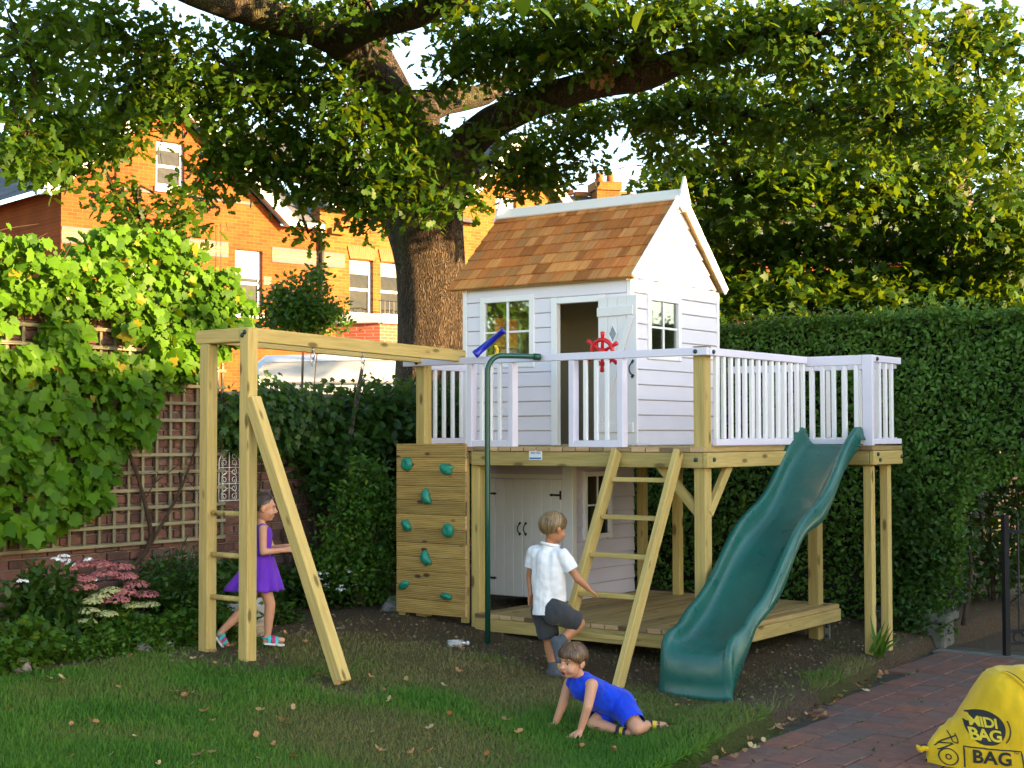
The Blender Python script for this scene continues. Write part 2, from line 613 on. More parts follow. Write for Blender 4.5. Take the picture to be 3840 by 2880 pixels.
# grass blades, thick on the green parts and thin on the bare earth
def frustum_x(y, m=1.06):
    return 0.349 * y * m
N = 430000
yy = 7.15 + (13.2 - 7.15) * rng.random(N) ** 1.5
xx = (rng.random(N) * 2 - 1) * frustum_x(yy)
uu = (xx - ORG.x) * U.x + (yy - ORG.y) * U.y
vv = (xx - ORG.x) * V.x + (yy - ORG.y) * V.y
dm, dr = ground_masks(xx, yy)
keep = (uu < edge_u(vv) - 0.02) & (rng.random(N) < (1 - 0.93 * smooth(0.15, 0.75, dm))) & (rng.random(N) < 1 - 0.35 * dr) & (uu > -3.0)
xx, yy, dr2, uu, vv = xx[keep], yy[keep], dr[keep], uu[keep], vv[keep]
N = len(xx)
zz = ground_z(xx, yy)
near_edge = smooth(0.22, 0.0, edge_u(vv) - uu)
size = (0.022 + 0.03 * rng.random(N)) * (0.65 + 0.6 * vnoise(xx, yy, 2.5, 9)) * (1 - 0.35 * dr2) * (1 + 0.7 * near_edge)
fr = leaf_frames(N, np.tile([0, -1, 0.2], (N, 1)), np.tile([0, 0, 1.0], (N, 1)) + np.stack([near_edge * U.x * .8, near_edge * U.y * .8, near_edge * 0], 1), size, 0.8, 0.45)
tint = np.clip(0.55 * dr2 + 0.45 * rng.random(N) * (0.35 + dr2) + 0.12 * (vnoise(xx, yy, 1.2, 11) - .5), 0, 1)
GRASS, nt, b = new_mat('grass_blade')
c = ramp(nt, attr(nt, 'tint'), [(0.0, (0.029, 0.100, 0.005)), (0.35, (0.060, 0.145, 0.011)), (0.65, (0.105, 0.108, 0.027)), (1.0, (0.20, 0.16, 0.065))])
nt.links.new(c, b.inputs['Base Color'])
b.inputs['Roughness'].default_value = 0.6
b.inputs['Specular IOR Level'].default_value = 0.2
gm = leaf_mesh('grass', np.stack([xx, yy, zz - 0.003], 1), fr, size, T_BLADE, GRASS, tint)
tag(obj('grass', gm), 'short patchy grass growing over the lawn', 'grass', kind='stuff')

# crumbs of earth and chips of twig on the bare soil
N = 9000
yy = 7.6 + 6.0 * rng.random(N); xx = (rng.random(N) * 2 - 1) * frustum_x(yy)
dm, dr = ground_masks(xx, yy)
uu = (xx - ORG.x) * U.x + (yy - ORG.y) * U.y; vv = (xx - ORG.x) * V.x + (yy - ORG.y) * V.y
ok = (dm > .45) & (uu < edge_u(vv) - .05) & (uu > -3.3)
xx, yy = xx[ok], yy[ok]; N = len(xx)
S = .008 + .022 * rng.random(N) ** 2.5
M_CRUMB = m_leaf('soil_crumb', (0.055, 0.038, 0.025), (0.19, 0.135, 0.085), (0.33, 0.26, 0.15), trans=0.0, rough=.95)
T_CRUMB = (np.array([(-.5, -.4, 0), (.55, -.35, 0), (.4, .5, 0), (-.45, .45, 0), (-.2, -.2, .5), (.3, -.1, .55), (.1, .3, .45)]), [(0, 1, 5, 4), (1, 2, 6, 5), (2, 3, 6), (3, 0, 4, 6), (4, 5, 6)])
fr = leaf_frames(N, np.tile([0, 0, 1.0], (N, 1)), np.tile([0, 1.0, 0], (N, 1)), S, .25, 1.0)
tag(obj('soil_crumbs', leaf_mesh('soil_crumbs', np.stack([xx, yy, ground_z(xx, yy) - .001], 1), fr, S, T_CRUMB, M_CRUMB)), 'crumbs of bare earth around the tower feet', 'soil', kind='stuff')

# ---- brick path, every paver laid on its own
pm, nt, b = new_mat('path_bed')
tcv = nt.nodes.new('ShaderNodeTexCoord').outputs['Object']
c = ramp(nt, tex_noise(nt, tcv, 7.0, 5.0), [(0.35, (0.035, 0.028, 0.020)), (0.55, (0.06, 0.05, 0.035)), (0.68, (0.03, 0.06, 0.012))])
nt.links.new(c, b.inputs['Base Color']); b.inputs['Roughness'].default_value = 0.95
bump(nt, b, tex_noise(nt, tcv, 90.0), 0.8, 0.01)
corners = [W(float(edge_u(v_)) - 0.05, v_, PATH_Z - 0.028) for v_ in np.linspace(-6, 3.4, 20)]
far = [W(7.0, v_, PATH_Z - 0.028) for v_ in np.linspace(-6, 3.4, 20)]
mb = MB()
for i in range(19):
    mb.add([corners[i], far[i], far[i + 1], corners[i + 1]], [(0, 1, 2, 3)])
path = struct(mb.obj('path', pm))
PAV, nt, b = new_mat('paver_brick')
v_ = obj_coord(nt)
c1 = ramp(nt, obj_random(nt), [(0.0, (0.22, 0.085, 0.056)), (0.35, (0.165, 0.082, 0.062)), (0.7, (0.135, 0.090, 0.072)), (1.0, (0.25, 0.092, 0.052))])
c2 = ramp(nt, tex_noise(nt, v_, 14.0, 6.0, 0.7), [(0.3, (0.62, 0.62, 0.62)), (0.7, (1.15, 1.1, 1.08))])
c = mixc(nt, 1.0, c1, c2, 'MULTIPLY')
mossf = ramp(nt, tex_noise(nt, v_, 5.0, 4.0), [(0.62, (0, 0, 0)), (0.74, (0.5, 0.5, 0.5))])
c = mixc(nt, mossf, c, (0.05, 0.065, 0.03))
nt.links.new(c, b.inputs['Base Color'])
b.inputs['Roughness'].default_value = 0.8
bump(nt, b, tex_noise(nt, v_, 70.0), 0.4, 0.006)
PW, PL, GAP = 0.222, 0.232, 0.011
pav_me = cbox((PW - GAP, PL - GAP, 0.05), PAV, 0.006)
row = 0
cnt = 0
uu0 = 0.42
prow = []
for i in range(22):
    for j in range(-14, 20):
        u0 = uu0 + i * PW
        v0 = j * PL + (0.5 * PL if i % 2 else 0)
        p = W(u0 + PW / 2, v0)
        if u0 < float(edge_u(v0)) - 0.02 or v0 > 2.95 or p.y < 6.9:
            continue
        if abs(p.x) > frustum_x(p.y) + 0.25 or p.y > 12.9 or p.x < 0:
            continue
        o = obj('paver', pav_me, path, (p.x, p.y, PATH_Z - 0.025 + random.uniform(-.004, .003)),
                (random.uniform(-.012, .012), random.uniform(-.012, .012), -YAW + random.uniform(-.012, .012)))
        cnt += 1
# moss and weeds in the joints
N = 2600
a = rng.random(N) * 3.0; v1 = rng.random(N) * 6.5 - 3.6
onu = rng.random(N) < 0.7
a = np.where(onu, np.round(a / PW) * PW, a) + rng.normal(0, 0.008, N) + uu0
v1 = np.where(onu, v1, np.round(v1 / PL) * PL)
ok = (a > edge_u(v1)) & (vnoise(a, v1, 3.0, 21) > 0.62)
a, v1 = a[ok], v1[ok]
P = np.array([W(p, q, PATH_Z - 0.012) for p, q in zip(a, v1)])
S = 0.012 + 0.03 * rng.random(len(P))
fr = leaf_frames(len(P), np.tile([0, -.4, 1.0], (len(P), 1)), np.tile([0, 0, .6], (len(P), 1)), S, 0.7, 0.8)
M_WEED = m_leaf('moss_weed', (0.02, 0.045, 0.008), (0.06, 0.12, 0.02), trans=0.2)
tag(obj('moss', leaf_mesh('moss', P, fr, S, T_OVATE, M_WEED)), 'green moss and weeds in the paver joints', 'moss', kind='stuff')

# ---- fallen leaves and odd bits lying about
M_DEAD = []
for k, (d_, l_) in enumerate((((0.20, 0.10, 0.035), (0.40, 0.22, 0.085)), ((0.30, 0.21, 0.09), (0.52, 0.40, 0.20)), ((0.26, 0.12, 0.04), (0.38, 0.19, 0.07)))):
    m_, nt, b = new_mat('dead_leaf_%s' % ('brown', 'buff', 'orange')[k])
    nt.links.new(ramp(nt, obj_random(nt), [(0, d_), (1, l_)]), b.inputs['Base Color'])
    b.inputs['Roughness'].default_value = 0.8
    M_DEAD.append(m_)
def curl_leaf(m_, curl):
    v0, f0 = T_OAK
    v = [(x, y - .5, 0.55 * x * x * curl + 0.35 * (y - .5) ** 2 * curl + .02) for x, y, z in v0]
    return pydata('fallen_leaf', v, f0, m_)
dead_me = [curl_leaf(M_DEAD[k % 3], 1.0 + .5 * k) for k in range(6)]
placed = 0
spots = []
while placed < 84:
    y = 7.3 + 4.2 * random.random() ** 1.3
    x = random.uniform(-1, 1) * frustum_x(y, 0.98)
    u, v = to_uv(x, y)
    if u > float(edge_u(v)) - .06 or u < -2.8 or v > -0.35:
        continue
    spots.append((x, y, gz(x, y) + 0.022, 'lawn'))
    placed += 1
for k in range(40):
    v = random.uniform(-2.2, 1.6)
    u = float(edge_u(v)) + abs(random.gauss(0.03, 0.09)) + .02
    p = W(u, v)
    if abs(p.x) < frustum_x(p.y):
        spots.append((p.x, p.y, PATH_Z + 0.012, 'path'))
for (x, y, z, where) in spots:
    o = obj('fallen_leaf', random.choice(dead_me), None, (x, y, z), (random.uniform(-.5, .5), random.uniform(-.5, .5), random.uniform(0, 6.3)))
    o.scale = (random.uniform(.05, .085),) * 3
    if where == 'lawn':
        tag(o, 'small dry brown leaf lying on the lawn', 'fallen leaf', 'dry leaves scattered on the lawn')
    else:
        tag(o, 'dry leaf lying on the brick path along the lawn edge', 'fallen leaf', 'dry leaves along the path edge')

# ================================================================ GARDEN WALL, TRELLIS, VINE AND BEDS
UW = -4.4                                     # front face of the wall
wall = empty('garden_wall', W(UW, 0, 0), -YAW)
tag(wall, 'old red brick garden wall behind the trellis and flower bed', 'wall')
MORTAR = m_plain('old_mortar', (0.30, 0.26, 0.23), 0.95, 0.25, 12, 0.5)
BRK, nt, b = new_mat('old_wall_brick')
v_ = obj_coord(nt)
c1 = ramp(nt, obj_random(nt), [(0.0, (0.095, 0.048, 0.040)), (0.3, (0.145, 0.070, 0.058)), (0.6, (0.19, 0.088, 0.066)), (0.82, (0.11, 0.075, 0.072)), (1.0, (0.24, 0.12, 0.085))])
c2 = ramp(nt, tex_noise(nt, v_, 18.0, 6.0, 0.7), [(0.3, (0.6, 0.6, 0.6)), (0.7, (1.2, 1.15, 1.1))])
c = mixc(nt, 1.0, c1, c2, 'MULTIPLY')
lime = ramp(nt, tex_noise(nt, v_, 7.0, 5.0, 0.7), [(0.60, (0, 0, 0)), (0.74, (0.6, 0.6, 0.6))])
c = mixc(nt, lime, c, (0.36, 0.31, 0.29))
nt.links.new(c, b.inputs['Base Color']); b.inputs['Roughness'].default_value = 0.92
bump(nt, b, tex_noise(nt, v_, 40.0, 5.0), 0.6, 0.012)
mb = MB()
mb.box((-0.13, -4.35, 1.36), (0.20, 7.5, 2.72))
mb.box((-0.13, 2.2, 1.0), (0.20, 5.6, 2.0))
mb.obj('core', MORTAR, wall)
cop = MB()
cop.box((-0.12, 2.2, 2.04), (0.30, 5.6, 0.08))
cop.box((-0.12, -4.35, 2.76), (0.30, 7.5, 0.08))
cop.obj('coping', m_plain('coping_stone', (0.22, 0.19, 0.17), 0.9, 0.2, 9, 0.3), wall)
bk = cbox((0.04, 0.212, 0.063), BRK, 0.005)
rest = MB()
nbr = 0
for r_ in range(0, 36):
    z = 0.02 + r_ * 0.075 + 0.0375
    for k in range(-36, 23):
        vc = k * 0.2245 + (0.112 if r_ % 2 else 0)
        top = 2.70 if vc < -0.7 else 1.98
        if z > top or vc > 4.8:
            continue
        near = -2.62 < vc < 0.62 and 0.44 < z < 1.98
        jit = random.uniform(-.004, .005)
        if near:
            obj('brick', bk, wall, (-0.016 + jit, vc, z), (0, 0, random.uniform(-.01, .01)))
            nbr += 1
        else:
            rest.box((-0.016 + jit, vc, z), (0.04, 0.212, 0.063))
ob = rest.obj('brick_courses', BRK, wall)
ob['kind'] = 'stuff'

# ---- trellis, lath by lath
GREYWOOD = [m_wood('weathered_lath', (0.31, 0.29, 0.19), (0.19, 0.17, 0.10), a, knots=False, var=0.3) for a in range(3)]
tr = empty('trellis', W(UW, 0, 0), -YAW)
tag(tr, 'weathered wooden square trellis fixed to the brick wall under the vine', 'trellis')
V0, V1, Z0, Z1 = -3.7, -0.62, 0.83, 2.55
PIT = 0.142
k = 0
vpos = V1
while vpos > V0:
    obj('lath', cbox((0.016, 0.026, (Z1 if vpos < -0.9 else 2.32) - Z0), GREYWOOD, 0.002), tr, (0.032 + 0.0, vpos, (Z0 + (Z1 if vpos < -0.9 else 2.32)) / 2))
    vpos -= PIT
z = Z0
while z < Z1 + .02:
    v1 = V1 + 0.02 if z < 2.36 else -0.9
    obj('lath', cbox((0.018, v1 - V0, 0.027), GREYWOOD, 0.002), tr, (0.050, (V0 + v1) / 2, z))
    z += PIT

# ---- grapevine
M_VINE = m_leaf('vine_leaf', (0.028, 0.095, 0.003), (0.090, 0.210, 0.006), (0.24, 0.20, 0.012), trans=0.38, rough=.55)
vine = empty('grapevine', W(UW, -1.8, gz(*W(UW + .2, -1.8).to_2d())), -YAW)
tag(vine, 'big leafed grapevine covering the trellis, sunlit along its top', 'vine')
def vine_right(z):
    return np.interp(z, [0.9, 1.05, 1.3, 1.6, 1.9, 2.2, 2.5, 2.8, 3.3], [-2.5, -2.1, -1.9, -1.7, -1.45, -1.1, -0.75, -0.5, -0.7])
def vine_low(v):
    return np.interp(v, [-3.6, -2.9, -2.5, -2.1, -1.7, -1.3, -0.6], [1.0, 1.0, 1.0, 0.98, 1.15, 1.45, 2.2])
N = 19000
zv = 0.9 + 2.45 * rng.random(N)
vv = -3.75 + 3.3 * rng.random(N)
edge = 0.10 * (vnoise(vv, zv, 4.0, 31) - .5) * 2
topz = 2.86 + 0.42 * vnoise(vv, zv * 0, 1.6, 33) + .28 * vnoise(vv, zv * 0, 5.0, 34)
dens = np.where(zv > 2.5, 1.2, np.where(zv > 2.2, .8, 0.28)) * (0.45 + 0.9 * vnoise(vv, zv, 2.6, 35))
ok = (vv < vine_right(zv) + edge) & (zv > vine_low(vv) + edge) & (zv < topz) & (rng.random(N) < dens)
hole = (np.abs(zv - 2.49) < 0.15) & (vv < -1.5) & (vnoise(vv, zv, 3.0, 37) > 0.22)
ok &= ~hole
zv, vv = zv[ok], vv[ok]
N = len(zv)
depth = np.where(zv > 2.6, 0.05 + 0.45 * rng.random(N) - 0.25, 0.07 + 0.22 * rng.random(N)) + 0.22 * (vnoise(vv, zv, 3.0, 39) - .3)
S = np.where(zv > 2.55, 0.038 + 0.072 * rng.random(N) ** 1.6, 0.055 + 0.10 * rng.random(N) ** 1.3)
P = np.stack([depth, vv + 1.8, zv], 1)
P[:, 2] -= vine.location.z
# local frame: x = out of the wall
fr = leaf_frames(N, np.tile([1.0, -0.15, 0.45], (N, 1)), np.tile([0.25, 0, -1.0], (N, 1)), S, 0.48, 0.6)
order = np.argsort(-(depth + 0.4 * S) - np.where((zv < 2.2), 0.25, 0))
tint = np.clip(rng.random(N) * 0.75 + 0.3 * (vnoise(vv, zv, 1.5, 41) - .3), 0, 1)
tint[rng.random(N) < 0.03] = 1.0
sel, others = order[:300], order[300:]
var_me = []
for k in range(8):
    one = leaf_frames(1, [[0, 0, 1.0]], [[0, 1.0, 0]], [1], 0, 0)
    var_me.append(leaf_mesh('leaf', [[0, 0, 0]], one, [1.0], T_VINE, M_VINE, np.array([0.1 + 0.11 * k])))
for i in sel:
    s_, t_, n_ = (Vector(fr[q][i]) for q in range(3))
    M = Matrix((s_, t_, n_)).transposed().to_4x4()
    o = obj('leaf', var_me[min(7, int(tint[i] * 8))], vine)
    o.matrix_local = Matrix.Translation(Vector(P[i])) @ M @ Matrix.Scale(float(S[i]), 4)
o = obj('foliage', leaf_mesh('foliage', P[others], tuple(q[others] for q in fr), S[others], T_VINE, M_VINE, tint[others]), vine)
o['kind'] = 'stuff'
mb = MB()
M_VSTEM = m_bark('vine_stem_bark', (0.07, 0.045, 0.03), (0.14, 0.10, 0.065), s=30, strength=0.6, dist=0.01)
mb.tube(catmull([(0.12, -0.1, -0.05), (0.10, 0.1, 0.35), (0.09, 0.35, 0.6), (0.11, 0.30, 0.9), (0.1, 0.1, 1.4), (0.12, -0.4, 2.0), (0.1, -0.9, 2.6)], 5), lerp_list([.026, .008], 31), 7)
mb.tube(catmull([(0.10, 0.35, 0.6), (0.10, 0.7, 1.1), (0.12, 0.9, 1.7), (0.1, 1.0, 2.4)], 5), lerp_list([.014, .005], 16), 6)
for k in range(26):
    v0 = random.uniform(-1.7, 1.1); z0 = random.uniform(0.9, 2.9)
    mb.tube(catmull([(0.08, v0, z0), (0.16, v0 + random.uniform(-.2, .2), z0 + random.uniform(0, .25)), (0.2, v0 + random.uniform(-.4, .4), z0 + random.uniform(-.3, .3))], 4), lerp_list([.006, .002], 9), 5)
mb.obj('stem', M_VSTEM, vine, smooth=True)

# ---- ivy over the lower wall
M_IVY = m_leaf('ivy_leaf', (0.013, 0.042, 0.006), (0.044, 0.108, 0.014), (0.10, 0.14, 0.03), trans=0.22, rough=0.35)
ivy = empty('ivy', W(UW, 0.9, 0.2), -YAW)
tag(ivy, 'dark ivy hanging over the top of the lower brick wall', 'ivy')
ells = []
for k in range(34):
    v_ = random.uniform(-1.45, 2.6)
    zt = 1.86 + random.uniform(-.10, .12) - 0.2
    ells.append((0.02 + random.uniform(-.05, .18), v_, zt, .22, .26, .26, 230))
for k in range(16):
    v_ = random.uniform(-.1, 2.4)
    ells.append((0.04, v_, 1.50 + random.uniform(-.2, .15) - 0.2, .10, .24, .22, 130))
P, _ = in_ellipsoids(ells, spread=0.07)
P[:, 0] = np.maximum(P[:, 0], np.where(P[:, 2] < 1.85, 0.02, -0.6))
N = len(P); S = 0.045 + 0.045 * rng.random(N)
fr = leaf_frames(N, np.tile([1.0, -.2, 0.5], (N, 1)), np.tile([0.2, 0, -1.0], (N, 1)), S, 0.45, 0.5)
o = obj('foliage', leaf_mesh('foliage', P, fr, S, T_MAPLE, M_IVY, np.clip(rng.random(N) ** 1.5, 0, 1)), ivy)
mb = MB()
for k in range(14):
    v_ = random.uniform(-1.3, 2.6)
    mb.tube(catmull([(0.03, v_, 0.0), (0.03, v_ + random.uniform(-.2, .2), .6), (0.04, v_ + random.uniform(-.3, .3), 1.2), (0.03, v_ + random.uniform(-.3, .3), 1.8)], 4), lerp_list([.012, .004], 13), 5)
mb.obj('stem', M_VSTEM, ivy, smooth=True)

# ---- white scrollwork panel on the wall
pan = empty('wall_ornament', W(UW + 0.04, -0.545, 1.137), -YAW)
tag(pan, 'white wrought metal scroll panel with arched top hanging on the brick wall', 'wall ornament')
WIRON = m_plain('white_metal', (0.75, 0.75, 0.74), 0.5)
w_, h_ = 0.235, 0.435
fm = MB()
arch = [(0, -w_ / 2, 0), (0, -w_ / 2, h_ - w_ / 2)] + [(0, -w_ / 2 * math.cos(t), h_ - w_ / 2 + w_ / 2 * math.sin(t)) for t in np.linspace(0.15, math.pi - .15, 12)] + [(0, w_ / 2, h_ - w_ / 2), (0, w_ / 2, 0), (0, -w_ / 2, 0)]
fm.tube(arch, 0.0042, 6)
fm.tube([(0, 0, 0), (0, 0, h_)], 0.0034, 6)
for zz in (0.145, 0.285):
    fm.tube([(0, -w_ / 2, zz), (0, w_ / 2, zz)], 0.0034, 6)
fm.obj('frame', WIRON, pan, smooth=True)
def spiral(cy, cz, r, t0, turns, sgn):
    return [(0, cy + sgn * r * (1 - .72 * k / 18) * math.cos(t0 + turns * 2 * math.pi * k / 18), cz + r * (1 - .72 * k / 18) * math.sin(t0 + turns * 2 * math.pi * k / 18)) for k in range(19)]
for sgn in (-1, 1):
    for cz, up in ((0.035, 1), (0.108, -1), (0.178, 1), (0.248, -1), (0.325, 1), (0.385, -1)):
        s_ = MB().tube(spiral(sgn * 0.055, cz, 0.033, -up * 1.2, up * 1.25, sgn), 0.003, 5)
        s_.obj('scroll', WIRON, pan, smooth=True)
    for zb in (0.035, 0.178):
        s_ = MB().tube(catmull([(0, sgn * .09, zb + .02), (0, sgn * .06, zb + .05), (0, sgn * .012, zb + .075)], 5), 0.003, 5)
        s_.obj('scroll', WIRON, pan, smooth=True)

# ---- flower bed
def plant(name, label, cat, u, v, ells, tmpl, m, s0, s1, nrm=(0, 0, 1), tip=(0, 0, .4), jn=.6, jt=.8, spread=.05, stems=0, group=None):
    p = W(u, v)
    root = empty(name, (p.x, p.y, gz(p.x, p.y)), -YAW)
    tag(root, label, cat, group)
    P, cen = in_ellipsoids(ells, spread=spread)
    P[:, 2] = np.maximum(P[:, 2], 0.015)
    N = len(P); S = s0 + (s1 - s0) * rng.random(N)
    fr = leaf_frames(N, np.tile(nrm, (N, 1)), np.tile(tip, (N, 1)), S, jn, jt)
    obj('foliage', leaf_mesh('foliage', P, fr, S, tmpl, m), root)
    if stems:
        mb = MB()
        for k in range(stems):
            c_ = cen[k * len(cen) // stems]
            mb.tube(catmull([(c_[0] * .15, c_[1] * .15, 0.0), (c_[0] * .6, c_[1] * .6, c_[2] * .55), tuple(c_)], 4), lerp_list([.007, .002], 9), 5)
        mb.obj('stem', M_STEM, root, smooth=True)
    return root
M_STEM = m_plain('green_stem', (0.07, 0.10, 0.03), 0.7)
M_TWIG = m_bark('twig_bark', (0.075, 0.055, 0.04), (0.17, 0.13, 0.09), s=20, strength=.5, dist=.01)
M_DKGREEN = m_leaf('bed_leaf_dark', (0.010, 0.036, 0.005), (0.035, 0.088, 0.012), trans=0.25)
M_MIDGREEN = m_leaf('bed_leaf_mid', (0.020, 0.065, 0.006), (0.062, 0.15, 0.014), (0.16, 0.19, 0.02), trans=0.3)
M_GREYGREEN = m_leaf('bed_leaf_grey', (0.03, 0.065, 0.035), (0.07, 0.12, 0.055), trans=0.2)
def petal_mat(name, c1, c2):
    m_, nt, b = new_mat(name)
    nt.links.new(ramp(nt, attr(nt, 'tint'), [(0, c1), (1, c2)]), b.inputs['Base Color'])
    b.inputs['Roughness'].default_value = 0.8
    return m_
M_PINK = petal_mat('sedum_pink', (0.30, 0.07, 0.09), (0.46, 0.17, 0.15))
M_PALE = petal_mat('sedum_bud', (0.30, 0.33, 0.11), (0.48, 0.46, 0.22))
M_WHITEP = petal_mat('white_petal', (0.72, 0.72, 0.75), (0.85, 0.85, 0.85))

sed = plant('sedum_plant', 'flowering sedum clump with flat pink flower heads and pale buds', 'sedum', -3.55, -2.52,
            [(0, 0, .18, .26, .30, .16, 900), (.2, -.1, .12, .2, .28, .12, 500)], T_OVATE, M_MIDGREEN, .04, .075, spread=.05, stems=18)
def flower_head(parent, name, m, x, y, z, r, n):
    d = unit(rng.normal(0, 1, (n, 3)))
    P = np.stack([x + d[:, 0] * r, y + d[:, 1] * r, z + np.abs(d[:, 2]) * r * .38], 1)
    S = 0.012 + 0.01 * rng.random(n)
    fr = leaf_frames(n, np.stack([d[:, 0], d[:, 1], np.abs(d[:, 2]) + .8], 1), d, S, .3, .6)
    return obj(name, leaf_mesh(name, P, fr, S, T_MAPLE, m), parent)
for (y, z, x) in ((-.20, .52, -.12), (-.08, .54, -.1), (.06, .53, -.08), (.20, .50, -.05), (-.14, .45, 0), (.02, .47, .02), (.16, .44, .05), (-.20, .40, .1), (.22, .38, .1), (.08, .34, .15), (.25, .31, .16), (-.02, .30, .2)):
    flower_head(sed, 'pink_flower_head', M_PINK, x, y * 1.12, z + .02, .095, 360)
for (y, z, x) in ((-.22, .33, .2), (-.12, .35, .15), (-.28, .27, .24), (.0, .38, .12), (.12, .27, .22), (-.16, .24, .28), (.28, .26, .2), (-.32, .20, .26)):
    flower_head(sed, 'bud_head', M_PALE, x, y, z, .075, 260)
phl = plant('phlox_plant', 'dark green phlox clump with small white flower clusters', 'phlox', -3.55, -2.98,
            [(0, 0, .28, .22, .28, .26, 1500), (.1, .1, .12, .25, .3, .14, 600)], T_OVATE, M_DKGREEN, .05, .09, tip=(0, 0, 1.0), jn=.9, jt=.5, spread=.06, stems=16)
for (x, y, z) in ((-.05, .12, .62), (0, .2, .58), (-.02, .16, .64), (.05, -.22, .50), (.0, .36, .60), (.05, .36, .46), (.12, .30, .16), (.2, .12, .15), (-.1, .24, .6)):
    flower_head(phl, 'white_flower_head', M_WHITEP, x, y, z, .035, 46)
plant('leafy_perennial', 'feathery dark green perennial between the sedum and the timber post', 'perennial', -3.5, -1.95,
      [(0, 0, .30, .28, .34, .28, 2400), (.2, .1, .18, .25, .35, .18, 1500)], T_OVATE, M_DKGREEN, .03, .055, tip=(0, 0, .6), spread=.05, stems=20)
plant('lavender_bush', 'tall thin stemmed lavender going to seed against the trellis', 'lavender', -3.85, -1.55,
      [(0, 0, .25, .18, .35, .2, 900), (0, .1, .4, .12, .3, .18, 160)], T_BLADE, M_GREYGREEN, .08, .15, nrm=(0, -1, .2), tip=(0, 0, 1.0), jn=.9, jt=.25, spread=.05, stems=24)
plant('ground_cover_plant', 'low mixed green ground cover below the pink sedum', 'ground cover', -3.12, -2.75,
      [(0, -.35, .06, .24, .4, .10, 1500), (0, .35, .07, .24, .4, .11, 1500), (.1, 0, .05, .2, .5, .08, 900)], T_OVATE, M_MIDGREEN, .025, .05, spread=.05)
plant('cranesbill_plant', 'rounded pale green leaf clump at the bed edge near the post', 'perennial', -3.08, -2.12,
      [(0, -.1, .10, .2, .3, .11, 1200), (.02, .3, .11, .2, .3, .12, 1000)], T_MAPLE, M_MIDGREEN, .04, .065, spread=.05)
plant('corner_plant', 'yellow green leafy clump at the lawn edge beside a grey stone', 'perennial', -3.05, -3.62,
      [(0, 0, .13, .25, .35, .15, 1500)], T_MAPLE, M_MIDGREEN, .04, .07, spread=.05)
plant('hollyhock_plant', 'leafy plant with white and pink flowers behind the monkey bar posts', 'perennial', -3.65, -1.35,
      [(0, 0, .22, .22, .3, .2, 1000)], T_MAPLE, M_DKGREEN, .06, .1, spread=.06, stems=8)
hol = plant('mallow_plant', 'tall mallow with pale pink flowers against the brick wall', 'mallow', -3.95, -0.85,
      [(0, 0, .25, .15, .25, .2, 450)], T_MAPLE, M_DKGREEN, .06, .1, spread=.06, stems=6)
for (x, y, z) in ((.05, .1, .62), (.05, .14, .52), (.06, .05, .44)):
    flower_head(hol, 'white_flower_head', M_WHITEP, x, y, z, .035, 40)
aly = plant('alyssum_plant', 'low plant covered in tiny white flowers behind the leaning timber leg', 'alyssum', -3.7, 0.1,
      [(0, -.15, .12, .25, .3, .13, 1100), (0, .25, .12, .25, .3, .14, 1100)], T_OVATE, M_DKGREEN, .03, .055, spread=.05)
for k in range(44):
    flower_head(aly, 'white_flower_head', M_WHITEP, random.uniform(.02, .30), random.uniform(-.42, .55), random.uniform(.16, .33), .024, 22)
plant('fern_shrub', 'dark shady greenery at the foot of the wall behind the girl', 'shrub', -4.05, -0.2,
      [(0, 0, .16, .2, .35, .15, 900), (.05, .8, .3, .25, .35, .3, 1400)], T_OVATE, M_DKGREEN, .05, .09, spread=.06, stems=10)

def rock(name, p, s, m, seed):
    bm = bmesh.new()
    bmesh.ops.create_icosphere(bm, subdivisions=3, radius=1.0)
    for v in bm.verts:
        n = mnoise.noise(v.co * 1.3 + Vector((seed, 0, 0))) * .35 + mnoise.noise(v.co * 3.1 + Vector((0, seed, 0))) * .14
        v.co = Vector((v.co.x * s[0], v.co.y * s[1], v.co.z * s[2])) * (1 + n)
    me = bpy.data.meshes.new(name); bm.to_mesh(me); bm.free()
    me.materials.append(m)
    me.polygons.foreach_set('use_smooth', [True] * len(me.polygons))
    return obj(name, me, None, p)
STONE = m_plain('grey_stone', (0.19, 0.175, 0.165), 0.9, 0.35, 14, 0.6)
for k, (u, v, s, lab) in enumerate(((-2.95, -3.60, .085, 'upright grey stone at the left end of the flower bed'), (-2.98, -2.42, .07, 'dark rounded stone edging the bed below the sedum'),
                                   (-2.95, -2.62, .06, 'small mossy edging stone under the ground cover'), (-3.2, 0.35, .10, 'large grey rock on the soil near the white flowers'), (-3.1, 0.12, .075, 'pale rock on bare soil by the climbing wall'))):
    p = W(u, v)
    tag(rock('rock', (p.x, p.y, gz(p.x, p.y) + s * .3), (s, s * .8, s * .75), STONE, k * 3.7), lab, 'rock')

# ================================================================ THE PLAY TOWER
tower = empty('play_tower', W(0, 0, 0), -YAW)
tag(tower, 'two level timber play tower with lilac painted railings beside the hedge', 'play tower')
DZ, RZ, LZ = 1.606, 2.321, 0.283

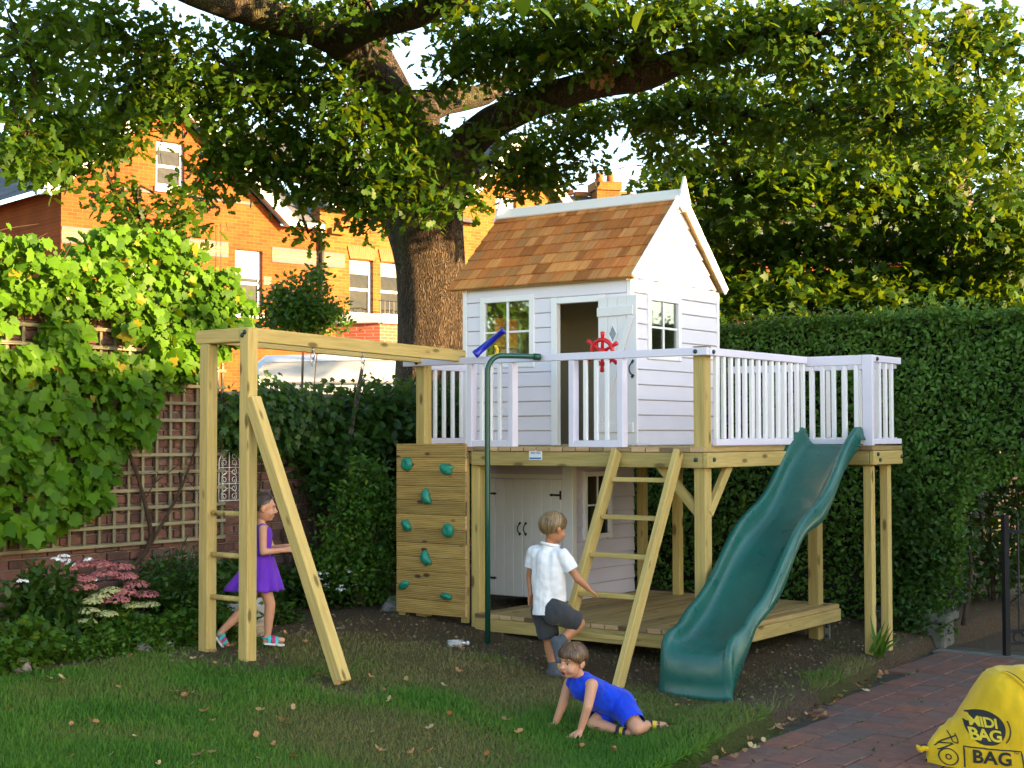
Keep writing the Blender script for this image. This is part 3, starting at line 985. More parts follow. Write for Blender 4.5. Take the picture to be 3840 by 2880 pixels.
_eb = {}
def end_board(s, m, endm, ax):
    key = (tuple(round(q, 4) for q in s), ax)
    if key not in _eb:
        me = cbox(s, m, 0.003).copy()
        me.materials.append(endm)
        for p in me.polygons:
            if abs(p.normal[ax]) > 0.9:
                p.material_index = 1
        _eb[key] = me
    return _eb[key]
DECK_Y, END_Y = DECKING[1], ENDGRAIN[0]
def deck(name, u0, u1, v0, v1, ztop, pitch=0.121, th=0.036, parent=tower):
    n = int(round((u1 - u0) / pitch))
    w = (u1 - u0) / n
    me = end_board((w - 0.006, v1 - v0, th), DECKING, END_Y, 1)
    for k in range(n):
        obj(name, me, parent, (u0 + (k + .5) * w, (v0 + v1) / 2 + random.uniform(-.002, .002), ztop - th / 2 + random.uniform(-.0015, .0015)))
deck('deck_board', -2.83, 0.0, -0.031, 2.24, DZ)
deck('deck_board', 0.012, 0.57, 1.635, 2.24, DZ)
deck('lower_deck_board', -2.09, 0.0, -0.021, 2.26, LZ)
def pbox(name, u0, u1, v0, v1, z0, z1, m=TREATED, ch=0.005):
    return board(name, (u0, v0, z0), (u1, v1, z1), m, tower, ch)
BT, BB = DZ - 0.039, DZ - 0.150
# deck beams
pbox('beam', -2.118, -0.018, -0.025, 0.015, BB, BT)
pbox('beam', -2.83, -2.16, -0.012, 0.015, BB, BT)
pbox('beam', -0.015, 0.025, -0.0245, 1.66, BB + .001, BT - .001)
pbox('beam', 0.028, 0.53, 1.645, 1.685, BB, BT)
pbox('beam', 0.533, 0.573, 1.646, 2.235, BB + .001, BT - .001)
pbox('beam', -2.80, 0.53, 2.18, 2.22, BB, BT)
pbox('beam', -2.83, -2.79, 0.02, 2.17, BB, BT)
for uu_ in (-2.2, -1.6, -1.0, -0.5):
    pbox('joist', uu_, uu_ + .045, 0.02, 2.17, BB + .01, BT - .002)
# lower deck frame
pbox('fascia_board', -2.09, -0.012, -0.016, 0.006, LZ - 0.139, LZ - 0.038)
pbox('fascia_board', -0.010, 0.012, -0.014, 2.26, LZ - 0.139, LZ - 0.038)
for uu_ in (-1.9, -1.3, -0.7, -0.2):
    pbox('joist', uu_, uu_ + .045, 0.02, 2.2, LZ - .125, LZ - .039)
# posts
def gu(u, v):
    p = W(u, v)
    return gz(p.x, p.y)
posts = [(-0.115, 0.018, .096, DZ + .72), (-2.735, 0.018, .096, RZ + .01), (-2.155, 0.018, .085, BB - .002), (-0.20, 2.075, .096, BB - .002), (-2.80, 2.07, .096, BB - .002),
         (-1.86, 2.06, .075, BB - .002), (-1.50, 2.07, .075, BB - .002)]
for (u, v, s, zt) in posts:
    pbox('post', u, u + s, v, v + s, gu(u, v) - 0.05, zt, ch=.007)
for (u, v) in ((0.455, 1.70), (0.455, 2.03)):
    pbox('post', u, u + .072, v, v + .072, gu(u, v) - 0.05, BB - .003, ch=.006)
# post cap of pale end grain
pbox('post_cap', -0.116, -0.018, 0.017, 0.115, DZ + .7205, DZ + .728, ENDGRAIN, 0.002)
# galvanised strap on the far post foot
pbox('strap', -0.098, -0.05, 2.172, 2.18, -0.02, LZ - .04, m_plain('galvanised', (0.3, 0.31, 0.33), 0.45, metallic=.8), 0.001)
# knee braces
beam('brace', (-0.42, 0.06, BB + .02), (-0.09, 0.06, BB - .33), 0.045, 0.07, TREATED, tower)
beam('brace', (-0.035, 0.40, BB + .02), (-0.035, 0.09, BB - .33), 0.045, 0.07, TREATED, tower)
beam('brace', (-0.19, 1.75, BB + .02), (-0.19, 2.08, BB - .33), 0.045, 0.07, TREATED, tower)
# railings
def rail(name, u0, u1, v0, v1, z0, z1, m=LILAC):
    return pbox(name, u0, u1, v0, v1, z0, z1, m, .004)
rail('handrail', -2.84, 0.024, -0.026, 0.014, RZ - .056, RZ)
rail('handrail', -0.016, 0.026, 0.016, 1.625, RZ - .057, RZ - .001)
rail('handrail', -0.014, 0.485, 1.627, 1.665, RZ - .078, RZ - .001)
rail('handrail', 0.536, 0.574, 1.668, 2.22, RZ - .056, RZ - .002)
rail('handrail', -1.0, 0.534, 2.19, 2.225, RZ - .09, RZ - .03)
rail('handrail', -2.765, -2.735, 0.118, 0.69, RZ - .075, RZ - .018)
rail('bottom_rail', -0.016, 0.024, 0.118, 1.625, DZ + .010, DZ + .058)
rail('bottom_rail', -0.012, 0.485, 1.629, 1.663, DZ + .012, DZ + .052)
rail('bottom_rail', 0.537, 0.573, 1.668, 2.22, DZ + .012, DZ + .056)
rail('bottom_rail', -1.0, 0.534, 2.19, 2.22, DZ + .02, DZ + .065)
rail('bottom_rail', -2.765, -2.735, 0.118, 0.69, DZ + .018, DZ + .066)
rail('stile', 0.487, 0.572, 1.628, 1.666, DZ + .002, RZ)
for k in range(14):
    v = 0.145 + k * 0.1105
    rail('baluster', -0.010, 0.018, v - .019, v + .019, DZ + .059, RZ - .058, WHITE)
for k in range(5):
    u = 0.05 + k * 0.0955
    rail('baluster', u - .017, u + .017, 1.634, 1.660, DZ + .053, RZ - .079, WHITE)
for k in range(3):
    v = 1.80 + k * 0.125
    rail('baluster', 0.541, 0.569, v - .018, v + .018, DZ + .057, RZ - .057, WHITE)
for k in range(10):
    u = -0.9 + k * 0.14
    rail('baluster', u - .018, u + .018, 2.195, 2.215, DZ + .066, RZ - .091, WHITE)
for k in range(5):
    v = 0.17 + k * 0.118
    rail('baluster', -2.762, -2.738, v - .018, v + .018, DZ + .067, RZ - .076, WHITE)
def front_panel(u0, u1, nb):
    rail('stile', u0, u0 + .05, -0.022, 0.050, DZ - .012, RZ - .057)
    rail('stile', u1 - .05, u1, -0.022, 0.050, DZ - .012, RZ - .057)
    rail('bottom_rail', u0 + .051, u1 - .051, -0.020, 0.012, DZ - .006, DZ + .048)
    for k in range(nb):
        u = u0 + .05 + (k + 1) * (u1 - u0 - .1) / (nb + 1)
        rail('baluster', u - .017, u + .017, -0.016, 0.010, DZ + .049, RZ - .058, WHITE)
front_panel(-2.165, -1.705, 3)
front_panel(-1.178, -0.690, 3)

def dome(name, loc, d, parent, r=0.017, m=BOLT_GREEN):
    bm = bmesh.new()
    bmesh.ops.create_uvsphere(bm, u_segments=12, v_segments=8, radius=r)
    for v in bm.verts:
        v.co.z *= 0.8
    me = bpy.data.meshes.get('bolt_cap_%d' % int(r * 1e4))
    if me is None:
        me = bpy.data.meshes.new('bolt_cap_%d' % int(r * 1e4)); bm.to_mesh(me); me.materials.append(m)
        me.polygons.foreach_set('use_smooth', [True] * len(me.polygons))
    bm.free()
    o = obj(name, me, parent, loc)
    o.rotation_euler = Vector(d).to_track_quat('Z', 'Y').to_euler()
    return o
for (p, d) in (((-0.07, -.028, RZ - .028), (0, -1, 0)), ((0.029, .065, RZ - .03), (1, 0, 0)), ((-0.07, -.028, BB + .06), (0, -1, 0)), ((0.028, .065, BB + .06), (1, 0, 0)),
               ((-2.69, -.029, RZ - .028), (0, -1, 0)), ((0.577, 1.72, RZ - .03), (1, 0, 0)), ((0.576, 1.72, BB + .085), (1, 0, 0)), ((0.576, 1.76, BB + .04), (1, 0, 0)),
               ((0.576, 2.2, BB + .06), (1, 0, 0)), ((-0.074, 2.168, .19), (0, -1, 0)), ((-0.074, 2.168, .10), (0, -1, 0)), ((-0.074, 2.168, .02), (0, -1, 0))):
    dome('bolt_cap', p, d, tower)

# ---------------------------------------------------------------- maker's plaque on the beam
sg = empty('maker_sign', W(-1.482, -0.0265, 1.502), -YAW)
tag(sg, 'small white plaque with blue strip screwed to the front deck beam', 'sign')
board('plate', (-.062, -.004, 0), (.062, 0, .078), m_plain('sign_white', (0.8, 0.81, 0.83), .35, .01), sg, .001)
board('strip', (-.055, -.0062, .008), (.055, -.0045, .02), m_plain('sign_blue', (0.02, 0.16, 0.45), .4, .02), sg, 0)
def text_mesh(body, size, m, extrude=0.0005, align='CENTER', space=1.0, shear=0.0, offset=0.0):
    cu = bpy.data.curves.new('lettering', 'FONT')
    cu.body = body; cu.size = size; cu.extrude = extrude; cu.align_x = align
    cu.space_character = space; cu.shear = shear; cu.offset = offset
    t = bpy.data.objects.new('lettering', cu)
    C.objects.link(t)
    dg = bpy.context.evaluated_depsgraph_get()
    me = bpy.data.meshes.new_from_object(t.evaluated_get(dg))
    bpy.data.objects.remove(t)
    me.materials.clear(); me.materials.append(m)
    return me
SIGNB = m_plain('sign_letter_blue', (0.05, 0.10, 0.35), .5)
SIGNR = m_plain('sign_letter_red', (0.5, 0.12, 0.08), .5)
obj('lettering', text_mesh('play', .026, SIGNB), sg, (-.022, -.0052, .05), (R(90), 0, 0))
obj('lettering', text_mesh('t', .026, SIGNR), sg, (.008, -.0052, .05), (R(90), 0, 0))
obj('lettering', text_mesh('oys', .026, SIGNB), sg, (.032, -.0052, .05), (R(90), 0, 0))

# ---------------------------------------------------------------- climbing wall
cw = empty('climbing_wall', W(-2.52, -0.04, gu(-2.52, -.04)), -YAW)
tag(cw, 'vertical climbing wall of ribbed decking boards with green holds on the tower front', 'climbing wall')
zb = cw.location.z
RIB, nt, b = new_mat('ribbed_decking')
tcv = obj_coord(nt, (1, 1, 1), rnd=False)
sx = nd(nt, 'ShaderNodeSeparateXYZ'); nt.links.new(tcv, sx.inputs[0])
sn = nd(nt, 'ShaderNodeMath', operation='MULTIPLY'); nt.links.new(sx.outputs['Z'], sn.inputs[0]); sn.inputs[1].default_value = 2 * math.pi / 0.0145
sn2 = nd(nt, 'ShaderNodeMath', operation='SINE'); nt.links.new(sn.outputs[0], sn2.inputs[0])
g1 = tex_noise(nt, obj_coord(nt, (1.1, 14, 14)), 3.0, 5.0, .6)
c = ramp(nt, g1, [(0.3, (0.40, 0.235, 0.060)), (0.65, (0.60, 0.385, 0.115))])
c = mixc(nt, 1.0, c, ramp(nt, obj_random(nt), [(0, (.72, .72, .70)), (1, (1.1, 1.08, 1.05))]), 'MULTIPLY')
vo = nd(nt, 'ShaderNodeTexVoronoi', Scale=1.0); nt.links.new(obj_coord(nt, (3.4, 8, 8)), vo.inputs['Vector'])
c = mixc(nt, ramp(nt, vo.outputs['Distance'], [(0.09, (1, 1, 1)), (0.15, (0, 0, 0))]), c, (0.10, 0.06, 0.03))
nt.links.new(c, b.inputs['Base Color']); b.inputs['Roughness'].default_value = .75
bump(nt, b, sn2.outputs[0], 0.7, 0.004)
cz0, cz1 = 0.045, 1.628 - zb
nB = 12
hB = (cz1 - cz0) / nB
me = end_board((0.728, 0.027, hB - 0.004), RIB, ENDGRAIN[1], 0)
for k in range(nB):
    obj('board', me, cw, (random.uniform(-.002, .002), 0, cz0 + (k + .5) * hB))
for s_ in (-1, 1):
    board('batten', (s_ * .33 - .035, .0145, 0.0), (s_ * .33 + .035, .045, cz1 - .1), TREATED, cw)
HOLD = m_plain('green_resin_hold', (0.012, 0.23, 0.155), .45, .1, 20)
def hold_mesh(kind):
    bm = bmesh.new()
    bmesh.ops.create_icosphere(bm, subdivisions=3, radius=1)
    for v in bm.verts:
        c_ = v.co.copy()
        x, y, z = c_
        if kind == 0:      # round pocket
            r_ = math.hypot(x, z)
            dep = -0.7 * max(0, .55 - math.hypot(x + .1, z - .12)) / .55 if y < 0 else 0
            v.co = Vector((x * .058, (y * .040) - dep * .03, z * .058))
            if abs(x) < .12 and z > .1: v.co.z *= .85
        elif kind == 1:    # eared jug
            ear = 1 + .45 * max(0, x) ** 2 * (1 if abs(z) > .3 else 0)
            v.co = Vector((x * .062 * ear, y * .042, (z * .042 + .012 * abs(x)) * ear))
        elif kind == 2:    # wedge
            v.co = Vector((x * .055, y * .042 * (1 + .4 * z), z * .05 * (1 - .45 * abs(x)) - .015 * x))
        else:              # sloper
            v.co = Vector((x * .055, y * .042 * (1 + .5 * z), z * .032 + .016 * x))
        v.co *= 1 + .09 * mnoise.noise(c_ * 3 + Vector((kind, 0, 0)))
        if v.co.y > 0: v.co.y *= .3
    me = bpy.data.meshes.new('hold'); bm.to_mesh(me); bm.free()
    me.materials.append(HOLD)
    me.polygons.foreach_set('use_smooth', [True] * len(me.polygons))
    return me
HM = [hold_mesh(k) for k in range(4)]
for (x, z, k, r_) in ((-.24, 1.46, 0, 0), (.17, 1.42, 1, .3), (-.04, 1.20, 1, 1.4), (-.245, .955, 2, .2), (.195, .93, 0, .3), (-.045, .70, 1, 1.2), (-.27, .465, 3, -.2), (.175, .40, 3, .5)):
    o = obj('hold', HM[k], cw, (x, -.022, z - zb), (0, r_, 0))

# ---------------------------------------------------------------- access ladder
lad = empty('ladder', W(-0.458, -0.45, 0.0), -YAW)
tag(lad, 'sloping timber ladder leaning on the tower deck beside the corner post', 'ladder')
l0, l1 = Vector((0, -0.45, -0.03)), Vector((0, 0.395, 1.575))
for s_ in (-1, 1):
    beam('stile', l0 + Vector((s_ * .263, 0, 0)), l1 + Vector((s_ * .263, 0, 0)), .044, .095, TREATED, lad)
dl = (l1 - l0).normalized()
for (v, z) in ((-.131, 1.369), (-.275, 1.102), (-.42, .838), (-.57, .574), (-.715, .31)):
    beam('rung', (-.241, v + .45, z), (.241, v + .45, z), .085, .032, TREATED, lad, roll=0)

# ---------------------------------------------------------------- fireman's pole
fp = empty('firemans_pole', W(-1.634, -0.44, gu(-1.634, -.44)), -YAW)
tag(fp, 'dark green bent steel pole standing in front of the tower deck', 'pole')
PGREEN = m_plain('green_enamel', (0.010, 0.075, 0.052), .28, .05)
z0 = fp.location.z
pts = [(0, 0, -.05), (0, 0, 1.0), (0, 0, 2.16 - z0)]
cbend = [(0.05 * (1 - math.cos(t)) * 1.1, 0.10 * (1 - math.cos(t)), 2.17 - z0 + .13 * math.sin(t)) for t in np.linspace(0.15, math.pi / 2, 7)]
pts += cbend + [(0.15, 0.31, 2.302 - z0), (0.20, 0.395, 2.298 - z0)]
MB().tube(pts, 0.0205, 14).obj('tube', PGREEN, fp, smooth=True)
MB().tube([(0.178, 0.355, 2.299 - z0), (0.203, 0.40, 2.298 - z0)], 0.027, 14).obj('end_cap', PGREEN, fp, smooth=True)

# ---------------------------------------------------------------- monkey bars
mk = empty('monkey_bar_frame', W(-2.46, -2.30, gu(-2.46, -2.3)), -YAW)
tag(mk, 'timber swing frame with two top beams, posts, rungs and a leaning leg', 'swing frame')
z0 = mk.location.z
def mb_(name, lo, hi, ch=.006):
    return board(name, lo, hi, TREATED, mk, ch)
mb_('post', (-.245, -.045, gu(-2.66, -2.3) - z0 - .06), (-.155, .045, 2.332 - z0))
mb_('post', (.155, -.045, gu(-2.26, -2.3) - z0 - .06), (.245, .045, 2.432 - z0))
mb_('cross_beam', (-.29, -.044, 2.334 - z0), (.153, .045, 2.43 - z0))
beam('top_beam', (.20, .047, 2.385 - z0), (.20, 2.36, 2.335 - z0), .046, .095, TREATED, mk)
beam('top_beam', (-.20, .047, 2.385 - z0), (-.20, 2.40, 2.337 - z0), .046, .095, TREATED, mk)
for (z,) in ((1.16,), (.873,), (.58,)):
    cyl_between('rung', (-.157, 0, z - z0), (.157, 0, z - z0), .019, TREATED[0], mk)
lt, lb_ = Vector((.247, .0, 1.93 - z0)), Vector((1.09, -.01, gu(-1.335, -2.317) - z0 + .02))
beam('leaning_leg', lt + (lt - lb_).normalized() * .02, lb_, .088, .088, TREATED, mk, .006)
for (x, z) in ((.21, 2.40), (.185, 2.378)):
    dome('bolt_cap', (x, -.046, z - z0), (0, -1, 0), mk)
GALV = m_plain('galvanised_hook', (0.5, 0.51, 0.53), .3, metallic=.9)
def hook(v):
    h = MB()
    zt = 2.385 - .0477 - (v / 2.36) * .05 - z0
    h.tube([(.20, v, zt), (.20, v, zt - .03)], .006, 8)
    h.tube([(.20 + .018 * math.cos(t), v, zt - .055 + .028 * math.sin(t)) for t in np.linspace(0, 2 * math.pi, 13)], .0045, 7, cap=False)
    h.tube([(.20, v + .016 * math.cos(t), zt - .10 + .03 * math.sin(t)) for t in np.linspace(0, 2 * math.pi, 13)], .0045, 7, cap=False)
    h.obj('swing_hook', GALV, mk, smooth=True)
hook(.62); hook(1.15)

# ---------------------------------------------------------------- toy telescope and ship's wheel
tl = empty('toy_telescope', W(-1.90, -0.006, RZ), -YAW)
tag(tl, 'blue toy telescope on a yellow mount fixed to the lilac handrail', 'telescope')
BLUEP = m_plain('blue_plastic', (0.012, 0.022, 0.42), .3, .03)
YELP = m_plain('yellow_plastic', (0.80, 0.50, 0.01), .35, .03)
q0, q1 = Vector((-.125, -.09, .012)), Vector((.085, .02, .205))
q2 = q0.lerp(q1, .28)
tb = MB().tube([q0, q0.lerp(q1, .1), q0.lerp(q1, .101), q2, q0.lerp(q1, .93), q0.lerp(q1, .931), q1], [.033, .033, .029, .028, .025, .028, .028], 18)
me = tb.mesh('barrel', BLUEP)
for p in me.polygons: p.use_smooth = len(p.vertices) == 4
obj('barrel', me, tl)
MB().tube(catmull([(-.03, -.005, 0), (.025, -.01, .01), (.04, -.01, .05), (.02, -.02, .085)], 5), .012, 8).obj('mount', YELP, tl, smooth=True)
board('base', (-.05, -.02, .0005), (.035, .02, .010), YELP, tl, .002)
wl = empty('toy_ships_wheel', W(-0.93, 0.075, 2.325), -YAW)
tag(wl, 'red plastic toy ship wheel mounted behind the front handrail', 'toy wheel')
REDP = m_plain('red_plastic', (0.62, 0.008, 0.012), .3, .03)
MB().tube([(.093 * math.cos(t), 0, .093 * math.sin(t)) for t in np.linspace(0, 2 * math.pi, 33)], .017, 10, cap=False).obj('rim', REDP, wl, smooth=True)
for k in range(6):
    t = k * math.pi / 3 + .42
    d = Vector((math.cos(t), 0, math.sin(t)))
    MB().tube([d * .01, d * .085, d * .10, d * .125, d * .15, d * .156], [.0145, .012, .012, .0155, .018, .009], 9).obj('spoke', REDP, wl, smooth=True)
MB().tube([(0, -.025, 0), (0, -.022, 0), (0, .0, 0), (0, .05, 0)], [.02, .032, .034, .02], 14).obj('hub', REDP, wl, smooth=True)
wl.rotation_euler = (0.12, 0, -YAW)

# ---------------------------------------------------------------- slide
sl = empty('slide', W(0.300, -0.62, gu(.30, -.62)), -YAW + R(1.7))
tag(sl, 'dark green wavy plastic slide running down from the tower extension', 'slide')
sl.scale = (1.05, 1, 1)
z0 = sl.location.z
SLG, nt, b = new_mat('green_slide_plastic')
v_ = obj_coord(nt, rnd=False)
nt.links.new(ramp(nt, tex_noise(nt, v_, 3.0, 4), [(0.3, (0.010, 0.088, 0.070)), (0.7, (0.014, 0.115, 0.090))]), b.inputs['Base Color'])
nt.links.new(ramp(nt, tex_noise(nt, v_, 9.0, 5), [(0.3, (0.22, .22, .22)), (0.7, (0.42, .42, .42))]), b.inputs['Roughness'])
bump(nt, b, tex_noise(nt, v_, 160.0), 0.06, 0.002)
st = []     # v, z of the bed, wall height, skirt length
def bed(t):
    v = 1.60 - t * 2.02
    z = 1.60 - 1.30 * (t ** 1.02)
    z += 0.040 * math.sin(2 * math.pi * (t * 2.0 + .02)) * (1 - .35 * t)
    return v, z
st.append((1.655, 1.612, .02, .05)); st.append((1.635, 1.612, .09, .06)); st.append((1.61, 1.612, .128, .075)); st.append((1.575, 1.609, .135, .085))
for k in range(1, 40):
    t = k / 40 * .97
    v, z = bed(t)
    st.append((v, z if t > .04 else z + .004, .118 + .02 * math.cos(t * 12.6), .105 + .022 * math.sin(t * 18 + 1.0)))
vz_end = bed(.97)
for k, (dv, dz, wh, sk) in enumerate(((-.06, -.028, .112, .12), (-.13, -.047, .104, .15), (-.20, -.056, .096, .20), (-.27, -.060, .085, .25), (-.315, -.062, .06, .27))):
    st.append((vz_end[0] + dv, vz_end[1] + dz, wh, sk))
secs = []
for i, (v, z, wh, sk) in enumerate(st):
    a_, b_ = st[max(0, i - 1)], st[min(len(st) - 1, i + 1)]
    d = Vector((0, b_[0] - a_[0], b_[1] - a_[1])).normalized()
    n = Vector((0, d.z, -d.y))
    if n.z < 0: n = -n
    o_ = Vector((0, v + 0.62, z - z0))
    prof = []
    half = [(0.0, -.004), (.10, -.003), (.158, .006), (.185, .032), (.200, wh * .62), (.207, wh), (.215, wh + .010), (.235, wh + .010), (.243, wh + .002)]
    for x, h in half:
        prof.append((x, o_ + n * h))
    e_ = prof[-1][1]
    low = max(e_.z - sk, 0.004)
    prof.append((.250, Vector((0, e_.y, e_.z * .4 + low * .6))))
    prof.append((.262, Vector((0, e_.y - .004, low))))
    secs.append(prof)
vsl, fsl = [], []
K = len(secs[0])
for prof in secs:
    for x, p in reversed(prof[1:]):
        vsl.append(Vector((-x, p.y, p.z)))
    for x, p in prof:
        vsl.append(Vector((x, p.y, p.z)))
Wd = 2 * K - 1
for i in range(len(secs) - 1):
    for k in range(Wd - 1):
        a_ = i * Wd + k
        fsl.append((a_, a_ + 1, a_ + Wd + 1, a_ + Wd))
# rounded closed front
lastr = [vsl[(len(secs) - 1) * Wd + k] for k in range(Wd)]
prev = (len(secs) - 1) * Wd
for fr_, dy in ((.88, -.035), (.70, -.056), (.35, -.060), (.10, -.052), (0.0, -.072)):
    base = len(vsl)
    for p in lastr:
        side = 1 - (abs(p.x) / .262) ** 6 * .5
        vsl.append(Vector((p.x * (1.0 if fr_ > .05 else 1.04), p.y + dy * side, max(0.003, p.z * fr_))))
    for k in range(Wd - 1):
        fsl.append((prev + k, prev + k + 1, base + k + 1, base + k))
    prev = base
for s_ in (-1, 1):
    MB().tube([Vector((s_ * .211, prof[6][1].y, prof[6][1].z)) for prof in secs[2:]], .0042, 6).obj('rim_bead', SLG, sl, smooth=True)
sme = pydata('chute', vsl, fsl, SLG, True)
so = obj('chute', sme, sl)
md = so.modifiers.new('thickness', 'SOLIDIFY'); md.thickness = .006; md.offset = -1
# raised ribs moulded on the outer flanks
for s_ in (-1, 1):
    for j, (i0, i1) in enumerate(((6, 13), (15, 22), (24, 31), (33, 40))):
        pts = []
        for i in range(i0, i1 + 1):
            t = (i - i0) / (i1 - i0)
            p_hi, p_lo = secs[i][8][1], secs[i][10][1]
            q = p_hi.lerp(p_lo, .12 + .8 * (0.5 + 0.5 * math.sin(math.pi * (t - .5))))
            pts.append(Vector((s_ * (.249 + .012 * t), q.y, q.z)))
        MB().tube(pts, .0045, 6).obj('rib', SLG, sl, smooth=True)

# ================================================================ PLAYHOUSE ON THE UPPER DECK
ph = empty('playhouse', W(-1.905, 1.39, DZ), -YAW)
tag(ph, 'white boarded playhouse with cedar shingle roof on the upper deck', 'playhouse')
HU0, HU1, HV0, HV1 = -2.75 + 1.905, -1.06 + 1.905, -0.69, 0.71      # local u, v of the walls
HT = 2.95 - DZ
RIDGE = 3.705 - DZ
EV = 0.765                                                           # eave overhang half depth
PH_TOP, PH_BOT = (0.76, 0.735, 0.80), None
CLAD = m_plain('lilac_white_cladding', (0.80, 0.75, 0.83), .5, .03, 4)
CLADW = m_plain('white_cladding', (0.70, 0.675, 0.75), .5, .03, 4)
_cl = {}
def clad_mesh(L0, L1, h, m, x1off=0.0):
    key = (round(L0, 3), round(L1, 3), round(h, 4), m.name, round(x1off, 3))
    if key in _cl: return _cl[key]
    t0, t1 = .021, .010
    a, b_ = L0 / 2, L1 / 2
    v = [(-a, 0, 0), (a, 0, 0), (a, -t0 + .004, 0), (-a, -t0 + .004, 0), (a, -t0, .006), (-a, -t0, .006), (b_ + x1off, -t1, h - .004), (-b_ + x1off, -t1, h - .004), (b_ + x1off, 0, h - .004), (-b_ + x1off, 0, h - .004)]
    f = [(0, 1, 2, 3), (3, 2, 4, 5), (5, 4, 6, 7), (7, 6, 8, 9), (9, 8, 1, 0), (1, 8, 6, 4, 2), (0, 3, 5, 7, 9)]
    me = pydata('cladding_board', v, f, m)
    _cl[key] = me
    return me
def clad_wall(parent, along0, along1, z0, z1, holes, m, place, ch=.1225):
    """rows of cladding with openings left out; place(x, z) -> loc, rotz"""
    z = z0
    while z < z1 - .01:
        h = min(ch, z1 - z)
        cuts = [(a, b_) for (a, b_, c0, c1) in holes if c0 < z + h * .6 and c1 > z + h * .4]
        segs = [(along0, along1)]
        for (a, b_) in cuts:
            ns = []
            for (s, e) in segs:
                if b_ <= s or a >= e: ns.append((s, e)); continue
                if a > s: ns.append((s, a))
                if b_ < e: ns.append((b_, e))
            segs = ns
        for (s, e) in segs:
            if e - s < .02: continue
            loc, rz = place((s + e) / 2, z)
            obj('cladding_board', clad_mesh(e - s, e - s, h, m), parent, loc, (0, 0, rz))
        z += ch
FR = lambda x, z: ((x, HV0, z), 0.0)
RT = lambda x, z: ((HU1, x, z), R(90))
win_f = (-0.623, -0.137, .70, 1.225)         # front window (u0,u1,z0,z1)
door_o = (0.125, 0.562, 0.01, 1.185)         # door opening
win_s = (-0.43, 0.02, .745, 1.19)            # side window (v0,v1,...)
clad_wall(ph, HU0 + .035, HU1 - .035, 0.004, HT, [win_f, (door_o[0], door_o[1], -1, door_o[3])], CLAD, FR)
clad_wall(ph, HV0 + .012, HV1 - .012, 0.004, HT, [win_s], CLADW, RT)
# gable boards
z = HT + .001
while z < RIDGE - .05:
    h = .1225
    w0 = 2 * (HV1) * (RIDGE - .03 - z) / (RIDGE - HT); w1 = max(.01, 2 * HV1 * (RIDGE - .03 - z - h) / (RIDGE - HT))
    w0 = min(w0, HV1 - HV0 - .024)
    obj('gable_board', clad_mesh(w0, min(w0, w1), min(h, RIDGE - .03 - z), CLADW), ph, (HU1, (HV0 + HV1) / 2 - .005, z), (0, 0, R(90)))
    z += h
# inner skins (panels with openings)
def panel_wall(mb, x0, x1, z0, z1, hole, put):
    xs = [x0] + ([hole[0], hole[1]] if hole else []) + [x1]
    zs = [z0] + ([hole[2], hole[3]] if hole else []) + [z1]
    for i in range(len(xs) - 1):
        for k in range(len(zs) - 1):
            if hole and i == 1 and k == 1: continue
            put(mb, xs[i], xs[i + 1], zs[k], zs[k + 1])
mb = MB()
fput = lambda m_, a, b_, c0, c1: m_.box(((a + b_) / 2, HV0 + .010, (c0 + c1) / 2), (b_ - a, .016, c1 - c0))
panel_wall(mb, HU0 + .02, 0.0, .003, HT, win_f, fput)
panel_wall(mb, 0.0, HU1 - .02, .003, HT, (door_o[0], door_o[1], .0035, door_o[3]), fput)
bput = lambda m_, a, b_, c0, c1: m_.box(((a + b_) / 2, HV1 - .010, (c0 + c1) / 2), (b_ - a, .016, c1 - c0))
panel_wall(mb, HU0 + .02, HU1 - .02, .003, HT, None, bput)
sput = lambda m_, a, b_, c0, c1: m_.box((HU1 - .010, (a + b_) / 2, (c0 + c1) / 2), (.016, b_ - a, c1 - c0))
panel_wall(mb, HV0 + .02, HV1 - .02, .003, HT, win_s, sput)
lput = lambda m_, a, b_, c0, c1: m_.box((HU0 + .010, (a + b_) / 2, (c0 + c1) / 2), (.016, b_ - a, c1 - c0))
panel_wall(mb, HV0 + .02, HV1 - .02, .003, HT, (-.30, .12, .60, 1.15), lput)
for uu_ in (HU0 + .010, HU1 - .012):
    mb.add([Vector((uu_, HV0, HT)), Vector((uu_, HV1, HT)), Vector((uu_, .01, RIDGE - .03))], [(0, 1, 2)])
mb.obj('inner_lining', PLY, ph)
board('floor', (HU0 + .03, HV0 + .03, .002), (HU1 - .03, HV1 - .03, .012), PLY, ph, 0)
# outer boards of the rear and left walls
clad_wall(ph, HU0 + .03, HU1 - .03, 0.004, HT, [], CLAD, lambda x, z: ((x, HV1, z), R(180)), ch=.245)
clad_wall(ph, HV0 + .012, HV1 - .012, 0.004, HT, [(-.30, .12, .60, 1.15)], CLAD, lambda x, z: ((HU0, x, z), R(-90)), ch=.245)
# corner trims
for (u, v) in ((HU0 - .012, HV0 - .024), (HU1 - .030, HV0 - .024), (HU1 - .020, HV1 - .02), (HU0 - .012, HV1 - .02)):
    board('corner_trim', (u, v, .002), (u + .044, v + .042, HT - .012), WHITE, ph, .003)
